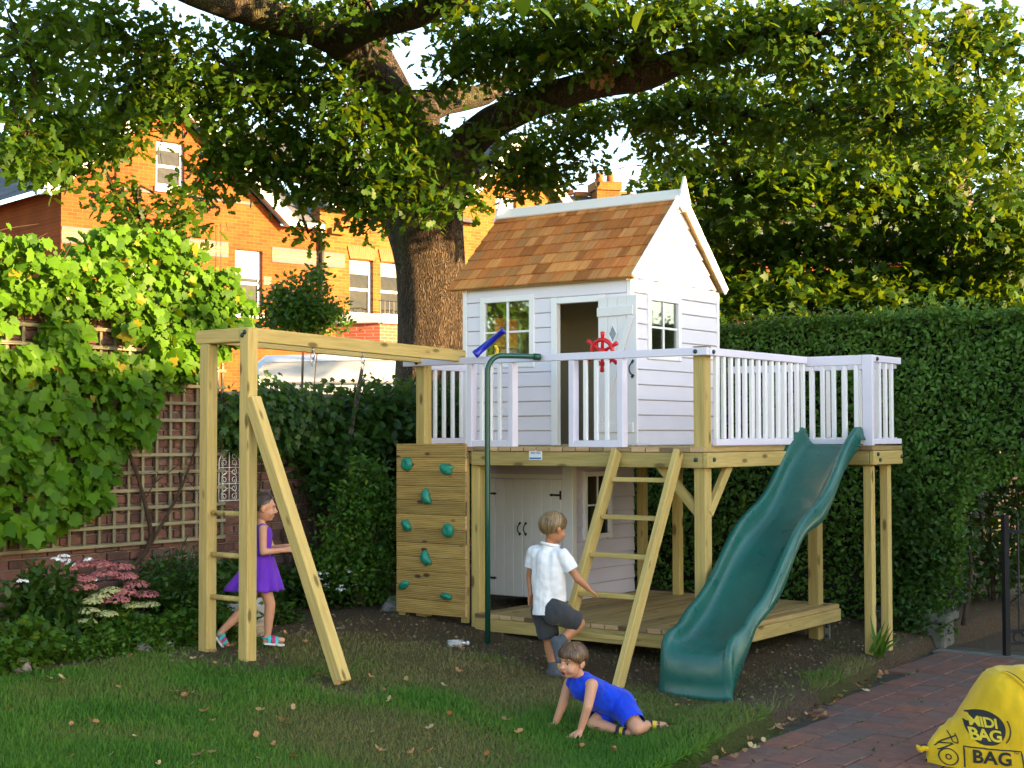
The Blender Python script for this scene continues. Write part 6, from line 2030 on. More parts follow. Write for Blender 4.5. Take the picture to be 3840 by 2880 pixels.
def head_parts(c, M, s=1.0, mouth_open=False):
    """ellipsoids of a child's head: skull, jaw, cheeks, nose, ears, brow"""
    L = lambda x, y, z: Vector(c) + M @ Vector((x * s, y * s, z * s))
    E = [(L(0, -.012, .022), (.070 * s, .084 * s, .078 * s), M), (L(0, .012, -.030), (.058 * s, .066 * s, .066 * s), M), (L(0, .040, -.070), (.030 * s, .030 * s, .024 * s), M),
         (L(.033, .046, -.036), (.026 * s, .026 * s, .027 * s), M), (L(-.033, .046, -.036), (.026 * s, .026 * s, .027 * s), M),
         (L(0, .086, -.022), (.0115 * s, .016 * s, .012 * s), M), (L(0, .078, -.006), (.008 * s, .012 * s, .020 * s), M),
         (L(.008, .080, -.026), (.007 * s, .008 * s, .006 * s), M), (L(-.008, .080, -.026), (.007 * s, .008 * s, .006 * s), M),
         (L(0, .062, .026), (.050 * s, .016 * s, .016 * s), M)]
    for q in (-1, 1):
        E.append((L(q * .073, -.010, -.012), (.009 * s, .017 * s, .026 * s), M))
        E.append((L(q * .080, -.018, -.006), (.006 * s, .012 * s, .020 * s), M))
    if not mouth_open:
        E.append((L(0, .070, -.050), (.020 * s, .010 * s, .006 * s), M)); E.append((L(0, .068, -.058), (.017 * s, .010 * s, .006 * s), M))
    else:
        E.append((L(0, .066, -.072), (.018 * s, .011 * s, .006 * s), M)); E.append((L(0, .073, -.044), (.020 * s, .009 * s, .005 * s), M))
    return E

EYEW = m_plain('eye_white', (.50, .47, .45), .2, .01); EYED = m_plain('iris_dark', (.035, .022, .015), .15, .01)
LIP = m_plain('lips', (.42, .14, .11), .45, .05); MOUTH = m_plain('mouth_inside', (.10, .012, .012), .5, .05)
def eyes_mouth(parent, o0, c, M, s, brow_mat, mouth_open):
    L = lambda x, y, z: Vector(c) + M @ Vector((x * s, y * s, z * s)) - Vector(o0)
    def ball(name, p, r, m, flat=None):
        bm = bmesh.new(); ellipsoid(bm, (0, 0, 0), r, M, 8)
        me = bpy.data.meshes.new(name); bm.to_mesh(me); bm.free(); me.materials.append(m)
        me.polygons.foreach_set('use_smooth', [True] * len(me.polygons))
        return obj(name, me, parent, p)
    for q in (-1, 1):
        e = ball('eye', L(q * .029, .0635, .000), (.0105 * s, .0075 * s, .0062 * s), EYEW)
        ball('iris', M @ Vector((0, .0050 * s, .0005 * s)), (.0058 * s, .0036 * s, .0058 * s), EYED).parent = e
        MB().tube([L(q * .014, .077, .019), L(q * .028, .0755, .0235), L(q * .045, .064, .018)], [.0026, .0034, .0016], 6).obj('eyebrow', brow_mat, parent)
        MB().tube([L(q * .017, .0715, .004), L(q * .029, .0735, .0092), L(q * .041, .066, .004)], [.0012, .0018, .001], 5).obj('eyelid', brow_mat, parent)
    if mouth_open:
        ball('mouth', L(0, .0735, -.058), (.0165 * s, .008 * s, .0115 * s), MOUTH)
        ring = [L(.0175 * math.cos(t), .0795 - .006 * abs(math.cos(t)) ** 2, -.058 + .0125 * math.sin(t)) for t in np.linspace(0, 2 * math.pi, 21)]
        MB().tube(ring, .0032 * s, 6, cap=False).obj('lips', LIP, parent, smooth=True)
    else:
        MB().tube([L(-.018, .074, -.053), L(0, .080, -.054), L(.018, .074, -.053)], [.0015, .0038, .0015], 6).obj('lips', LIP, parent, smooth=True)

def hair(parent, o0, c, M, s, mat, style, n=900):
    """overlapping locks that fall from the crown over the skull"""
    rx, ry, rz = .078 * s, .093 * s, .087 * s
    ctr = Vector(c) + M @ Vector((0, -.012 * s, .022 * s)) - Vector(o0)
    vs_, fs_, tin = [], [], []
    # under-cap
    bm = bmesh.new(); ellipsoid(bm, (0, 0, 0), (rx * .965, ry * .965, rz * .965), None, 36)
    def end_angle(phi):
        a = abs(math.degrees(phi))       # 0 is the face
        if style == 'bowl':
            return float(np.interp(a, [0, 35, 55, 75, 95, 120, 180], [80, 82, 92, 104, 102, 128, 138]))
        return float(np.interp(a, [0, 40, 65, 80, 97, 110, 180], [54, 63, 86, 92, 96, 130, 142]))
    dele = []
    for v in bm.verts:
        x, y, z = v.co.x / rx, v.co.y / ry, v.co.z / rz
        th = math.degrees(math.acos(max(-1, min(1, z / math.sqrt(x * x + y * y + z * z)))))
        ph_ = math.atan2(x, y)
        if th > end_angle(ph_) - 3: dele.append(v)
        v.co = M @ v.co + ctr
    bmesh.ops.delete(bm, geom=dele, context='VERTS')
    bm.verts.ensure_lookup_table(); bm.verts.index_update()
    vs_ = [tuple(v.co) for v in bm.verts]; fs_ = [tuple(q.index for q in f.verts) for f in bm.faces]
    bm.free()
    tin = [0.15] * len(vs_)
    for k in range(n):
        ph_ = random.uniform(-math.pi, math.pi)
        e = math.radians(end_angle(ph_) * random.uniform(.90, 1.06))
        t0 = math.radians(random.uniform(2, 60))
        if t0 > e - .25: t0 = e - .5
        w = random.uniform(.0025, .006) * s
        tone = random.random()
        lift = random.uniform(.985, 1.025) + (random.uniform(0, .05) if random.random() < .12 else 0)
        sw = random.uniform(-.16, .16)
        base = len(vs_)
        K = 6
        for i in range(K):
            t = i / (K - 1)
            th = t0 + (e - t0) * t
            p_ = ph_ + sw * t * t
            if style == 'back':
                # combed straight back: azimuth turns towards the nape
                tgt = math.pi if p_ >= 0 else -math.pi
                p_ = p_ + (tgt - p_) * .55 * t
            bulge = lift * (1 + .035 * math.sin(math.pi * t)) * (1 if i else .985)
            if style == 'bowl' and t > .8: bulge *= 1 - .03 * (t - .8) / .2
            d = Vector((math.sin(th) * math.sin(p_) * rx, math.sin(th) * math.cos(p_) * ry, math.cos(th) * rz)) * bulge
            tang = Vector((math.cos(p_), -math.sin(p_), 0))
            ww = w * (1 - .75 * t * t)
            vs_.append(tuple(M @ (d - tang * ww) + ctr)); vs_.append(tuple(M @ (d + tang * ww) + ctr))
            tin += [tone, tone]
        for i in range(K - 1):
            a_ = base + 2 * i
            fs_.append((a_, a_ + 1, a_ + 3, a_ + 2))
    me = pydata('hair', vs_, fs_, mat, True)
    at = me.attributes.new('tint', 'FLOAT', 'POINT'); at.data.foreach_set('value', np.array(tin, np.float32))
    return obj('hair', me, parent)

def m_hair(name, c0, c1):
    m, nt, b = new_mat(name)
    nt.links.new(ramp(nt, attr(nt, 'tint'), [(0, c0), (1, c1)]), b.inputs['Base Color'])
    b.inputs['Roughness'].default_value = .42
    return m

def finger_caps(wrist, palm_dir, up, side, s=1.0, curl=.3, spread=.18, thumb_side=1):
    """capsules of a child's hand: palm, four fingers of different lengths, a thumb from the side"""
    w, d, n, t = Vector(wrist), Vector(palm_dir).normalized(), Vector(up).normalized(), Vector(side).normalized()
    caps = []
    pc = w + d * .028 * s
    for q in (-.018, -.006, .006, .018):
        caps.append((w + t * q * .7 * s, .0115 * s, w + d * .050 * s + t * q * s, .0105 * s))
    for q, L, sp in ((-.0205, .034, -1.2), (-.0070, .042, -.35), (.0070, .040, .35), (.0205, .030, 1.2)):
        b0 = w + d * .053 * s + t * q * s
        d1 = (d + t * sp * spread - n * curl * .5).normalized()
        d2 = (d + t * sp * spread - n * curl * 1.6).normalized()
        m1 = b0 + d1 * L * .55 * s; m2 = m1 + d2 * L * .5 * s
        caps.append((b0, .0072 * s, m1, .0066 * s)); caps.append((m1, .0066 * s, m2, .0056 * s))
    tb0 = w + d * .016 * s + t * thumb_side * .020 * s
    tm = tb0 + (d * .7 + t * thumb_side * .75 - n * .2).normalized() * .024 * s
    te = tm + (d + t * thumb_side * .3 - n * .2).normalized() * .020 * s
    caps.append((tb0, .009 * s, tm, .0076 * s)); caps.append((tm, .0076 * s, te, .0062 * s))
    return caps

def sub(mesh, o0):
    """shift a world-space mesh so the root sits at the person's feet"""
    mesh.transform(Matrix.Translation(-Vector(o0)))
    return mesh

V3 = Vector
# ---------------------------------------------------------------- boy standing at the ladder
o0 = (0.285, 10.11, gz(.285, 10.11))
boy = empty('person', o0)
tag(boy, 'blond child in white polo shirt and grey shorts, one foot raised by the ladder', 'person')
J = {'headc': (0.285, 10.055, 1.058), 'neck': (0.258, 10.06, 0.955), 'lsh': (0.150, 10.15, 0.890), 'rsh': (0.345, 9.975, 0.884), 'lel': (0.122, 10.185, 0.715), 'lwr': (0.128, 10.15, 0.600),
     'rel': (0.443, 9.955, 0.722), 'rwr': (0.522, 9.99, 0.650), 'chest': (0.250, 10.06, 0.84), 'belly': (0.246, 10.06, 0.66), 'pelvis': (0.252, 10.06, 0.545), 'hipL': (0.214, 10.105, 0.500), 'hipR': (0.292, 10.0, 0.500),
     'kneeR': (0.455, 10.07, 0.410), 'ankR': (0.315, 10.0, 0.285), 'toeR': (0.312, 9.975, 0.175), 'kneeL': (0.254, 10.14, 0.285), 'ankL': (0.280, 10.12, 0.095), 'toeL': (0.365, 10.10, 0.060), 'heelL': (0.262, 10.13, 0.070)}
J = {k: V3(v) for k, v in J.items()}
M = head_frame((.80, .56, -.16))
caps = [(J['neck'] - V3((0, 0, .03)), .036, J['headc'] + V3((-.02, -.005, -.05)), .034), (J['chest'], .075, J['belly'], .07), (J['belly'], .07, J['pelvis'], .072),
        (J['lsh'], .036, J['rsh'], .036),
        (J['lsh'], .033, J['lel'], .026), (J['lel'], .026, J['lwr'], .019), (J['rsh'], .033, J['rel'], .027), (J['rel'], .027, J['rwr'], .019),
        (J['hipL'], .062, J['kneeL'], .042), (J['kneeL'], .042, J['kneeL'].lerp(J['ankL'], .35), .041), (J['kneeL'].lerp(J['ankL'], .35), .041, J['ankL'], .026),
        (J['hipR'], .062, J['kneeR'], .043), (J['kneeR'], .043, J['kneeR'].lerp(J['ankR'], .35), .041), (J['kneeR'].lerp(J['ankR'], .35), .041, J['ankR'], .027),
        (J['ankL'], .024, J['heelL'], .024), (J['heelL'], .022, J['toeL'], .02), (J['ankR'], .024, J['toeR'], .018)]
caps += finger_caps(J['lwr'], (-.05, -.1, -1), (-.5, .6, 0), (.7, .6, 0), .92, .5, .1, 1)
caps += finger_caps(J['rwr'], (.75, .25, -.62), (.3, -.5, .75), (.2, -.9, -.2), .95, .8, .1, -1)
body = blob('body', caps, head_parts(J['headc'], M, 1.02), SKIN_A, .0052, 4)
obj('body', sub(body, o0), boy)
HAIR_BLOND = m_hair('hair_blond', (0.11, 0.065, 0.028), (0.34, 0.225, 0.105))
hair(boy, o0, J['headc'], M, 1.06, HAIR_BLOND, 'bowl', 1900)
eyes_mouth(boy, o0, J['headc'], M, 1.02, HAIR_BLOND, False)
POLO = m_cloth('white_polo', (.80, .79, .82), .04, .55)
def upd(a, b_, t): return a.lerp(b_, t)
slL, slR = upd(J['lsh'], J['lel'], .60), upd(J['rsh'], J['rel'], .62)
caps = [(J['lsh'] + V3((.015, -.01, .0)), .048, J['rsh'] + V3((-.012, .01, 0)), .050), (J['chest'], .094, J['belly'], .098), (J['lsh'].lerp(J['chest'], .45), .066, J['pelvis'] + V3((-.03, .02, 0)), .082), (J['rsh'].lerp(J['chest'], .45), .066, J['pelvis'] + V3((.03, -.02, 0)), .082),
        (J['belly'], .100, J['pelvis'] - V3((0, 0, .075)), .114), (J['neck'] - V3((0, 0, .04)), .058, J['neck'] - V3((0, 0, .0)), .046), (J['lsh'], .047, slL, .047), (J['rsh'], .048, slR, .050), (slL, .047, upd(J['lsh'], J['lel'], .66), .045), (slR, .050, upd(J['rsh'], J['rel'], .67), .048)]
shirt = blob('shirt', caps, [], POLO, .006, 5, [(J['pelvis'] - V3((0, 0, .070)), (.03, -.05, -1), .3), (slL, J['lel'] - J['lsh'], .075), (slR, J['rel'] - J['rsh'], .063), (J['neck'] - V3((0, 0, .012)), (.1, -.05, 1), .12)], .010, 13)
obj('shirt', sub(shirt, o0), boy)
nk = J['neck'] - V3((0, 0, .022)) - V3(o0)
MB().tube([nk + V3((.055 * math.cos(t), .052 * math.sin(t), .016 - .010 * math.cos(t))) for t in np.linspace(0, 2 * math.pi, 25)], .011, 8, cap=False).obj('collar', POLO, boy, smooth=True)
SHORTS = m_cloth('charcoal_shorts', (.042, .045, .052), .2, .5)
kL, kR = upd(J['hipL'], J['kneeL'], .86), upd(J['hipR'], J['kneeR'], .82)
caps = [(J['pelvis'] + V3((0, 0, .02)), .098, J['hipL'] + V3((0, 0, -.01)), .088), (J['pelvis'] + V3((0, 0, .02)), .098, J['hipR'] + V3((0, 0, -.01)), .088), (J['hipL'], .086, upd(J['hipL'], J['kneeL'], 1.15), .068), (J['hipR'], .086, upd(J['hipR'], J['kneeR'], 1.12), .066)]
shorts = blob('shorts', caps, [], SHORTS, .006, 5, [(kL, J['kneeL'] - J['hipL'], .12), (kR + (J['kneeR'] - J['hipR']) * .10, J['kneeR'] - J['hipR'], .11)], .007, 12)
obj('shorts', sub(shorts, o0), boy)
SOCK = m_cloth('grey_sock', (.075, .085, .105), .15, .4, 20)
a1 = upd(J['kneeL'], J['ankL'], .80)
sock = blob('sock', [(a1, .033, J['ankL'], .033), (J['ankL'], .032, J['heelL'], .031), (J['heelL'], .030, J['toeL'] + V3((.012, 0, 0)), .027)], [], SOCK, .005, 3)
obj('sock', sub(sock, o0), boy)
a1 = upd(J['kneeR'], J['ankR'], .78)
heel = J['ankR'] + V3((-.022, .012, .012))
sock = blob('sock', [(a1, .037, J['ankR'], .035), (J['ankR'], .034, heel, .034), (heel, .034, J['toeR'], .024), (J['ankR'], .033, J['toeR'], .024)], [], SOCK, .005, 3)
obj('sock', sub(sock, o0), boy)

# ---------------------------------------------------------------- boy crawling on the lawn
o0 = (0.52, 8.66, gz(.52, 8.66))
kid = empty('person', o0)
tag(kid, 'small child in blue vest and shorts crawling on hands and knees, mouth open', 'person')
J = {'headc': (0.346, 8.60, 0.378), 'neck': (0.388, 8.645, 0.285), 'nsh': (0.462, 8.575, 0.245), 'fsh': (0.338, 8.735, 0.225), 'nel': (0.434, 8.525, 0.125), 'nwr': (0.396, 8.55, 0.000),
     'fel': (0.298, 8.745, 0.105), 'fwr': (0.258, 8.76, -0.002), 'chest': (0.425, 8.675, 0.215), 'belly': (0.525, 8.72, 0.150), 'pelvis': (0.630, 8.755, 0.100), 'nhip': (0.655, 8.695, 0.085), 'nknee': (0.722, 8.545, 0.000),
     'nank': (0.800, 8.745, -0.020), 'ntoe': (0.895, 8.735, -0.022), 'fhip': (0.610, 8.83, 0.075), 'fknee': (0.480, 8.735, -0.012), 'fank': (0.612, 8.64, -0.028), 'ftoe': (0.686, 8.575, -0.035)}
J = {k: V3(v) for k, v in J.items()}
M = head_frame((-.70, -.70, -.10), (.05, -.06, 1))
caps = [(J['neck'], .036, J['headc'] + V3((.02, .02, -.05)), .034), (J['neck'], .036, J['chest'], .06), (J['chest'], .072, J['belly'], .074), (J['belly'], .074, J['pelvis'], .078), (J['nsh'], .036, J['fsh'], .036),
        (J['nsh'], .036, J['nel'], .028), (J['nel'], .028, J['nwr'], .020), (J['fsh'], .036, J['fel'], .028), (J['fel'], .028, J['fwr'], .020),
        (J['nhip'], .062, J['nknee'], .043), (J['nknee'], .043, J['nknee'].lerp(J['nank'], .4), .039), (J['nknee'].lerp(J['nank'], .4), .039, J['nank'], .026), (J['nank'], .026, J['ntoe'], .021),
        (J['fhip'], .062, J['fknee'], .042), (J['fknee'], .042, J['fknee'].lerp(J['fank'], .4), .038), (J['fknee'].lerp(J['fank'], .4), .038, J['fank'], .025), (J['fank'], .025, J['ftoe'], .020)]
for k_ in range(4):
    caps.append((J['ntoe'] + V3((.0, -.012 + .008 * k_, 0)), .008, J['ntoe'] + V3((.022 - .003 * k_, -.016 + .011 * k_, -.002)), .0075))
caps += finger_caps(J['nwr'] + V3((-.006, -.004, -.018)), (-.62, -.62, -.22), (0, 0, 1), (.7, -.7, 0), .95, .15, .30, 1)
caps += finger_caps(J['fwr'] + V3((-.008, -.003, -.014)), (-.95, -.15, -.20), (0, 0, 1), (.1, -1, 0), .95, .15, .28, 1)
body = blob('body', caps, head_parts(J['headc'], M, .98, True), SKIN_B, .0046, 3)
obj('body', sub(body, o0), kid)
HAIR_BROWN = m_hair('hair_brown', (0.050, 0.026, 0.012), (0.18, 0.098, 0.048))
hair(kid, o0, J['headc'], M, 1.02, HAIR_BROWN, 'bowl', 1900)
eyes_mouth(kid, o0, J['headc'], M, .98, HAIR_BROWN, True)
BLUEC = m_cloth('royal_blue_jersey', (.004, .045, .58), .15, .5)
d_ = (J['pelvis'] - J['chest']).normalized()
caps = [(J['chest'] + V3((-.008, -.01, .005)), .086, J['belly'], .088), (J['belly'], .088, J['pelvis'], .094), (J['nsh'].lerp(J['chest'], .35), .052, J['belly'], .07), (J['fsh'].lerp(J['chest'], .35), .052, J['belly'], .07),
        (J['nsh'].lerp(J['neck'], .42), .034, J['chest'], .06), (J['fsh'].lerp(J['neck'], .42), .034, J['chest'], .06)]
vest = blob('vest', caps, [], BLUEC, .006, 4, [(J['neck'] + V3((-.040, -.045, -.040)), (-.5, -.55, .62), .060), (J['nsh'] + V3((.004, -.016, -.008)), J['nsh'] - J['fsh'], .056), (J['fsh'] + V3((0, .014, -.008)), J['fsh'] - J['nsh'], .056)], .010, 14)
obj('vest', sub(vest, o0), kid)
nk_, fk_ = upd(J['nhip'], J['nknee'], .80), upd(J['fhip'], J['fknee'], .80)
caps = [(J['pelvis'], .098, J['nhip'], .082), (J['pelvis'], .098, J['fhip'], .082), (J['nhip'], .080, upd(J['nhip'], J['nknee'], 1.1), .060), (J['fhip'], .080, upd(J['fhip'], J['fknee'], 1.1), .058)]
shorts = blob('shorts', caps, [], BLUEC, .006, 4, [(nk_, J['nknee'] - J['nhip'], .16), (fk_, J['fknee'] - J['fhip'], .15)], .007, 12)
obj('shorts', sub(shorts, o0), kid)
NAVY = m_plain('navy_sandal', (.018, .020, .035), .6, .1); SOLE = m_plain('pale_sole', (.42, .42, .42), .7, .05); YST = m_plain('yellow_trim', (.75, .52, .02), .5)
def sandal(parent, o0, heel, toe, n, m_strap, m_sole, m_trim, wid=.030, thick=.010):
    """flat sole under the foot with two straps across it; n points from the sole up through the foot"""
    h, t, n = V3(heel), V3(toe), V3(n).normalized()
    d = (t - h).normalized(); n = (n - d * n.dot(d)).normalized(); s_ = d.cross(n)
    root = empty('sandal', h - V3(o0), 0, parent)
    L = (t - h).length
    out = [(-.10, .70), (.0, .92), (.25, .88), (.5, .92), (.75, 1.12), (.95, 1.0), (1.1, .62), (1.16, .25)]
    vs_, fs_ = [], []
    for z in (-.026, -.026 - thick):
        for q in (1, -1):
            for (a, w) in (out if q == 1 else out[::-1]):
                vs_.append(d * a * L + s_ * q * w * wid + n * z)
    k = len(out) * 2
    fs_ = [tuple(range(k)), tuple(reversed(range(k, 2 * k)))] + [(i, i + k, (i + 1) % k + k, (i + 1) % k) for i in range(k)]
    obj('sole', pydata('sole', vs_, fs_, m_sole), root)
    for (a, m_) in ((.18, m_strap), (.42, m_trim), (.62, m_strap)):
        c_ = d * a * L
        pts = [c_ + s_ * (wid * 1.02 * math.cos(q)) + n * (-.024 + .054 * math.sin(q) * (1.15 - .45 * a)) for q in np.linspace(0, math.pi, 11)]
        vs2, fs2 = [], []
        for i, p in enumerate(pts):
            vs2 += [p - d * .011, p + d * .011]
            if i: fs2.append((2 * i - 2, 2 * i - 1, 2 * i + 1, 2 * i))
        me = pydata('strap', vs2, fs2, m_)
        o = obj('strap', me, root); o.modifiers.new('thickness', 'SOLIDIFY').thickness = .003
    pts = [d * (-.12 + .20 * abs(math.cos(q))) * L * 1.0 + s_ * (wid * 1.0 * math.cos(q)) + n * .004 for q in np.linspace(0, math.pi, 11)]
    pts = [p - d * .012 * (1 - abs(math.cos(q))) for p, q in zip(pts, np.linspace(0, math.pi, 11))]
    MB().tube(pts, .006, 6).obj('heel_strap', m_strap, root, smooth=True)
    return root
sandal(kid, o0, J['nank'] + V3((.0, 0, 0)), J['ntoe'], (-.25, -.45, .85), NAVY, SOLE, YST)
sandal(kid, o0, J['fank'], J['ftoe'], (-.55, -.15, .75), NAVY, SOLE, YST)

# ---------------------------------------------------------------- girl walking behind the swing frame
o0 = (-1.80, 10.5, gz(-1.80, 10.5))
girl = empty('person', o0)
tag(girl, 'child in purple sleeveless dress and turquoise sandals walking past the posts', 'person')
J = {'headc': (-1.772, 10.505, 1.180), 'neck': (-1.792, 10.5, 1.085), 'rsh': (-1.765, 10.415, 1.035), 'lsh': (-1.790, 10.590, 1.030), 'rel': (-1.758, 10.385, 0.872), 'rwr': (-1.625, 10.43, 0.884),
     'lel': (-1.735, 10.62, 0.88), 'lwr': (-1.63, 10.58, 0.90), 'chest': (-1.785, 10.5, 0.985), 'waist': (-1.788, 10.5, 0.840), 'pelvis': (-1.792, 10.5, 0.720), 'fhip': (-1.775, 10.445, 0.690), 'fknee': (-1.722, 10.47, 0.500),
     'fank': (-1.738, 10.48, 0.285), 'ftoe': (-1.640, 10.52, 0.238), 'fheel': (-1.752, 10.475, 0.248), 'rhip': (-1.808, 10.555, 0.690), 'rknee': (-1.880, 10.50, 0.488), 'rank': (-2.052, 10.43, 0.318), 'rheel': (-2.070, 10.42, 0.292), 'rtoe': (-2.022, 10.455, 0.212)}
J = {k: V3(v) for k, v in J.items()}
M = head_frame((.96, .25, -.10))
caps = [(J['neck'] - V3((0, 0, .02)), .030, J['headc'] + V3((-.015, 0, -.05)), .030), (J['chest'], .064, J['waist'], .060), (J['waist'], .060, J['pelvis'], .064), (J['rsh'], .028, J['lsh'], .028), (J['chest'], .064, J['chest'] + V3((0, 0, .03)), .055),
        (J['rsh'], .030, J['rel'], .025), (J['rel'], .025, J['rwr'], .018), (J['lsh'], .030, J['lel'], .025), (J['lel'], .025, J['lwr'], .018),
        (J['fhip'], .048, J['fknee'], .039), (J['fknee'], .039, J['fknee'].lerp(J['fank'], .35), .037), (J['fknee'].lerp(J['fank'], .35), .037, J['fank'], .024), (J['fank'], .022, J['fheel'], .022), (J['fheel'], .021, J['ftoe'], .019),
        (J['rhip'], .048, J['rknee'], .039), (J['rknee'], .039, J['rknee'].lerp(J['rank'], .35), .037), (J['rknee'].lerp(J['rank'], .35), .037, J['rank'], .024), (J['rank'], .022, J['rheel'], .022), (J['rheel'], .021, J['rtoe'], .018)]
caps += finger_caps(J['rwr'], (1, .15, .08), (0, -.6, .8), (0, -.8, -.6), .92, .7, .1, -1)
caps += finger_caps(J['lwr'], (1, .0, .05), (0, .6, .8), (0, -.8, .6), .92, .7, .1, -1)
body = blob('body', caps, head_parts(J['headc'], M, .98), SKIN_B, .0052, 3)
obj('body', sub(body, o0), girl)
HAIR_DARK = m_hair('hair_dark', (0.022, 0.013, 0.009), (0.085, 0.05, 0.032))
hair(girl, o0, J['headc'], M, 1.0, HAIR_DARK, 'back', 1600)
bunc = J['headc'] + M @ V3((0, -.115, .01)) - V3(o0)
MB().tube(catmull([bunc + M @ V3((0, .02, .01)), bunc + M @ V3((0, -.02, 0)), bunc + M @ V3((0, -.045, -.06)), bunc + M @ V3((0, -.03, -.13))], 4), lerp_list([.022, .030, .026, .008], 13), 9, rough=.12).obj('ponytail', HAIR_DARK, girl, smooth=True)
eyes_mouth(girl, o0, J['headc'], M, .98, HAIR_DARK, False)
PURPLE = m_cloth('purple_jersey', (.13, .028, .46), .12, .4)
caps = [(J['chest'] + V3((0, 0, .012)), .072, J['waist'], .068), (J['waist'], .068, J['pelvis'], .082), (J['rsh'].lerp(J['chest'], .3) + V3((0, .012, .004)), .034, J['chest'], .06), (J['lsh'].lerp(J['chest'], .3), .034, J['chest'], .06),
        (J['rsh'].lerp(J['neck'], .30), .026, J['chest'], .06), (J['lsh'].lerp(J['neck'], .30), .026, J['chest'], .06)]
bod = blob('dress_bodice', caps, [], PURPLE, .0055, 4, [(J['neck'] + V3((.01, 0, -.030)), (.25, 0, 1), .055), (J['rsh'] + V3((0, -.004, -.01)), (0, -1, .1), .05)], .004, 14)
obj('dress_bodice', sub(bod, o0), girl)
vs_, fs_ = [], []
NA, NZ = 72, 12
for i in range(NZ):
    t = i / (NZ - 1)
    z = .835 - .245 * t
    for k in range(NA):
        a = 2 * math.pi * k / NA
        back = max(0, -math.cos(a))
        r = .082 + .066 * t ** .9 + .10 * back * t ** 1.2
        r += (.015 * math.sin(a * 9 + .7) + .009 * math.sin(a * 16)) * t ** 1.1
        cx = J['waist'].x - .012 * t; cy = 10.5
        vs_.append(V3((cx + r * math.cos(a) * 1.02, cy + r * math.sin(a) * .98, z + .012 * back * t + .006 * math.sin(a * 9 + 1.5) * t)) - V3(o0))
for i in range(NZ - 1):
    for k in range(NA):
        a_ = i * NA + k; b_ = i * NA + (k + 1) % NA
        fs_.append((a_, b_, b_ + NA, a_ + NA))
sk = obj('dress_skirt', pydata('dress_skirt', vs_, fs_, PURPLE, True), girl)
sk.modifiers.new('thickness', 'SOLIDIFY').thickness = .003
TURQ = m_plain('turquoise_foam', (.03, .42, .50), .55, .05); MAG = m_plain('magenta_strap', (.42, .012, .12), .5); WSOLE = m_plain('white_foam_sole', (.7, .68, .68), .6)
sandal(girl, o0, J['fheel'] + V3((.0, 0, .006)), J['ftoe'], (0, 0, 1), TURQ, WSOLE, MAG, .034, .014)
sandal(girl, o0, J['rheel'] + V3((0, 0, 0)), J['rtoe'], (.75, .3, .45), TURQ, WSOLE, MAG, .034, .014)

# ================================================================ BAGS
# ---- yellow builder's bag slumped on the path
YB = m_cloth('yellow_woven_plastic', (.66, .405, .010), .14, .5, 7.0)
BLK = m_plain('black_print', (.018, .016, .012), .75, .1)
o0 = V3((2.74, 8.25, PATH_Z))
bagr = empty('builders_bag', o0)
tag(bagr, 'bright yellow builder\'s bag with black circle and lettering on the brick path', 'bag')
# silhouette across the bag (x, top height); it droops to a tied corner on the left
def top_of(x):
    return float(np.interp(x, [-.43, -.42, -.353, -.255, -.20, -.148, -.084, -.046, .0, .15, .5, .75, .82], [.02, .10, .165, .25, .325, .40, .49, .515, .52, .525, .53, .50, .02]))
NXb, NT = 130, 60
vs_, fs_ = [], []
for i in range(NXb):
    x = -.43 + 1.25 * i / (NXb - 1)
    H = top_of(x)
    D = float(np.interp(x, [-.43, -.38, -.25, 0, .3, .82], [.02, .10, .19, .30, .34, .25]))
    for k in range(NT):
        a = math.pi * k / (NT - 1)
        ca, sa = math.cos(a), math.sin(a)
        y = -D * math.copysign(abs(ca) ** .75, ca) * (.92 + .2 * (1 - sa))
        z = H * max(0, sa) ** .62
        wr = .016 * mnoise.noise(V3((x * 6, y * 6, z * 5))) + .013 * mnoise.noise(V3((x * 13 - z * 9, y * 9, z * 15 + x * 7))) + .006 * mnoise.noise(V3((x * 30 - z * 25, y * 20, z * 34)))
        vs_.append(V3((x + wr * .6, y + wr * (-1 if k < NT / 2 else 1), max(0.002, z + wr * (1 if z > .03 else 0)))))
for i in range(NXb - 1):
    for k in range(NT - 1):
        a_ = i * NT + k
        fs_.append((a_, a_ + NT, a_ + NT + 1, a_ + 1))
bagme = pydata('sack', vs_, fs_, YB, True)
obj('sack', bagme, bagr)
bvh = BVHTree.FromPolygons([tuple(v) for v in vs_], fs_)
VIEWN = V3((.22, -1, .25)).normalized()             # outward side that carries the print
def stick(me, ox, oz, sc=1.0, lift=.0035, rot=0.0, shear=0.0, curve=0.0):
    """wrap flat print onto the front of the sack"""
    bm = bmesh.new(); bm.from_mesh(me)
    bmesh.ops.triangulate(bm, faces=bm.faces)
    bmesh.ops.subdivide_edges(bm, edges=[e for e in bm.edges if e.calc_length() * sc > .025], cuts=2, use_grid_fill=False)
    for v in bm.verts:
        x, y = v.co.x * sc, v.co.y * sc
        x, y = x * math.cos(rot) - y * math.sin(rot) + shear * y, x * math.sin(rot) + y * math.cos(rot)
        p = V3((ox + x, -1.2, oz + y))
        hit, nrm, _, _ = bvh.ray_cast(p, V3((0, 1, 0)))
        if hit is None:
            hit, nrm, _, _ = bvh.find_nearest(V3((ox + x, -.2, oz + y)))
        if nrm.y > 0: nrm = -nrm
        v.co = hit + nrm * lift
    bm.to_mesh(me); bm.free()
    return me
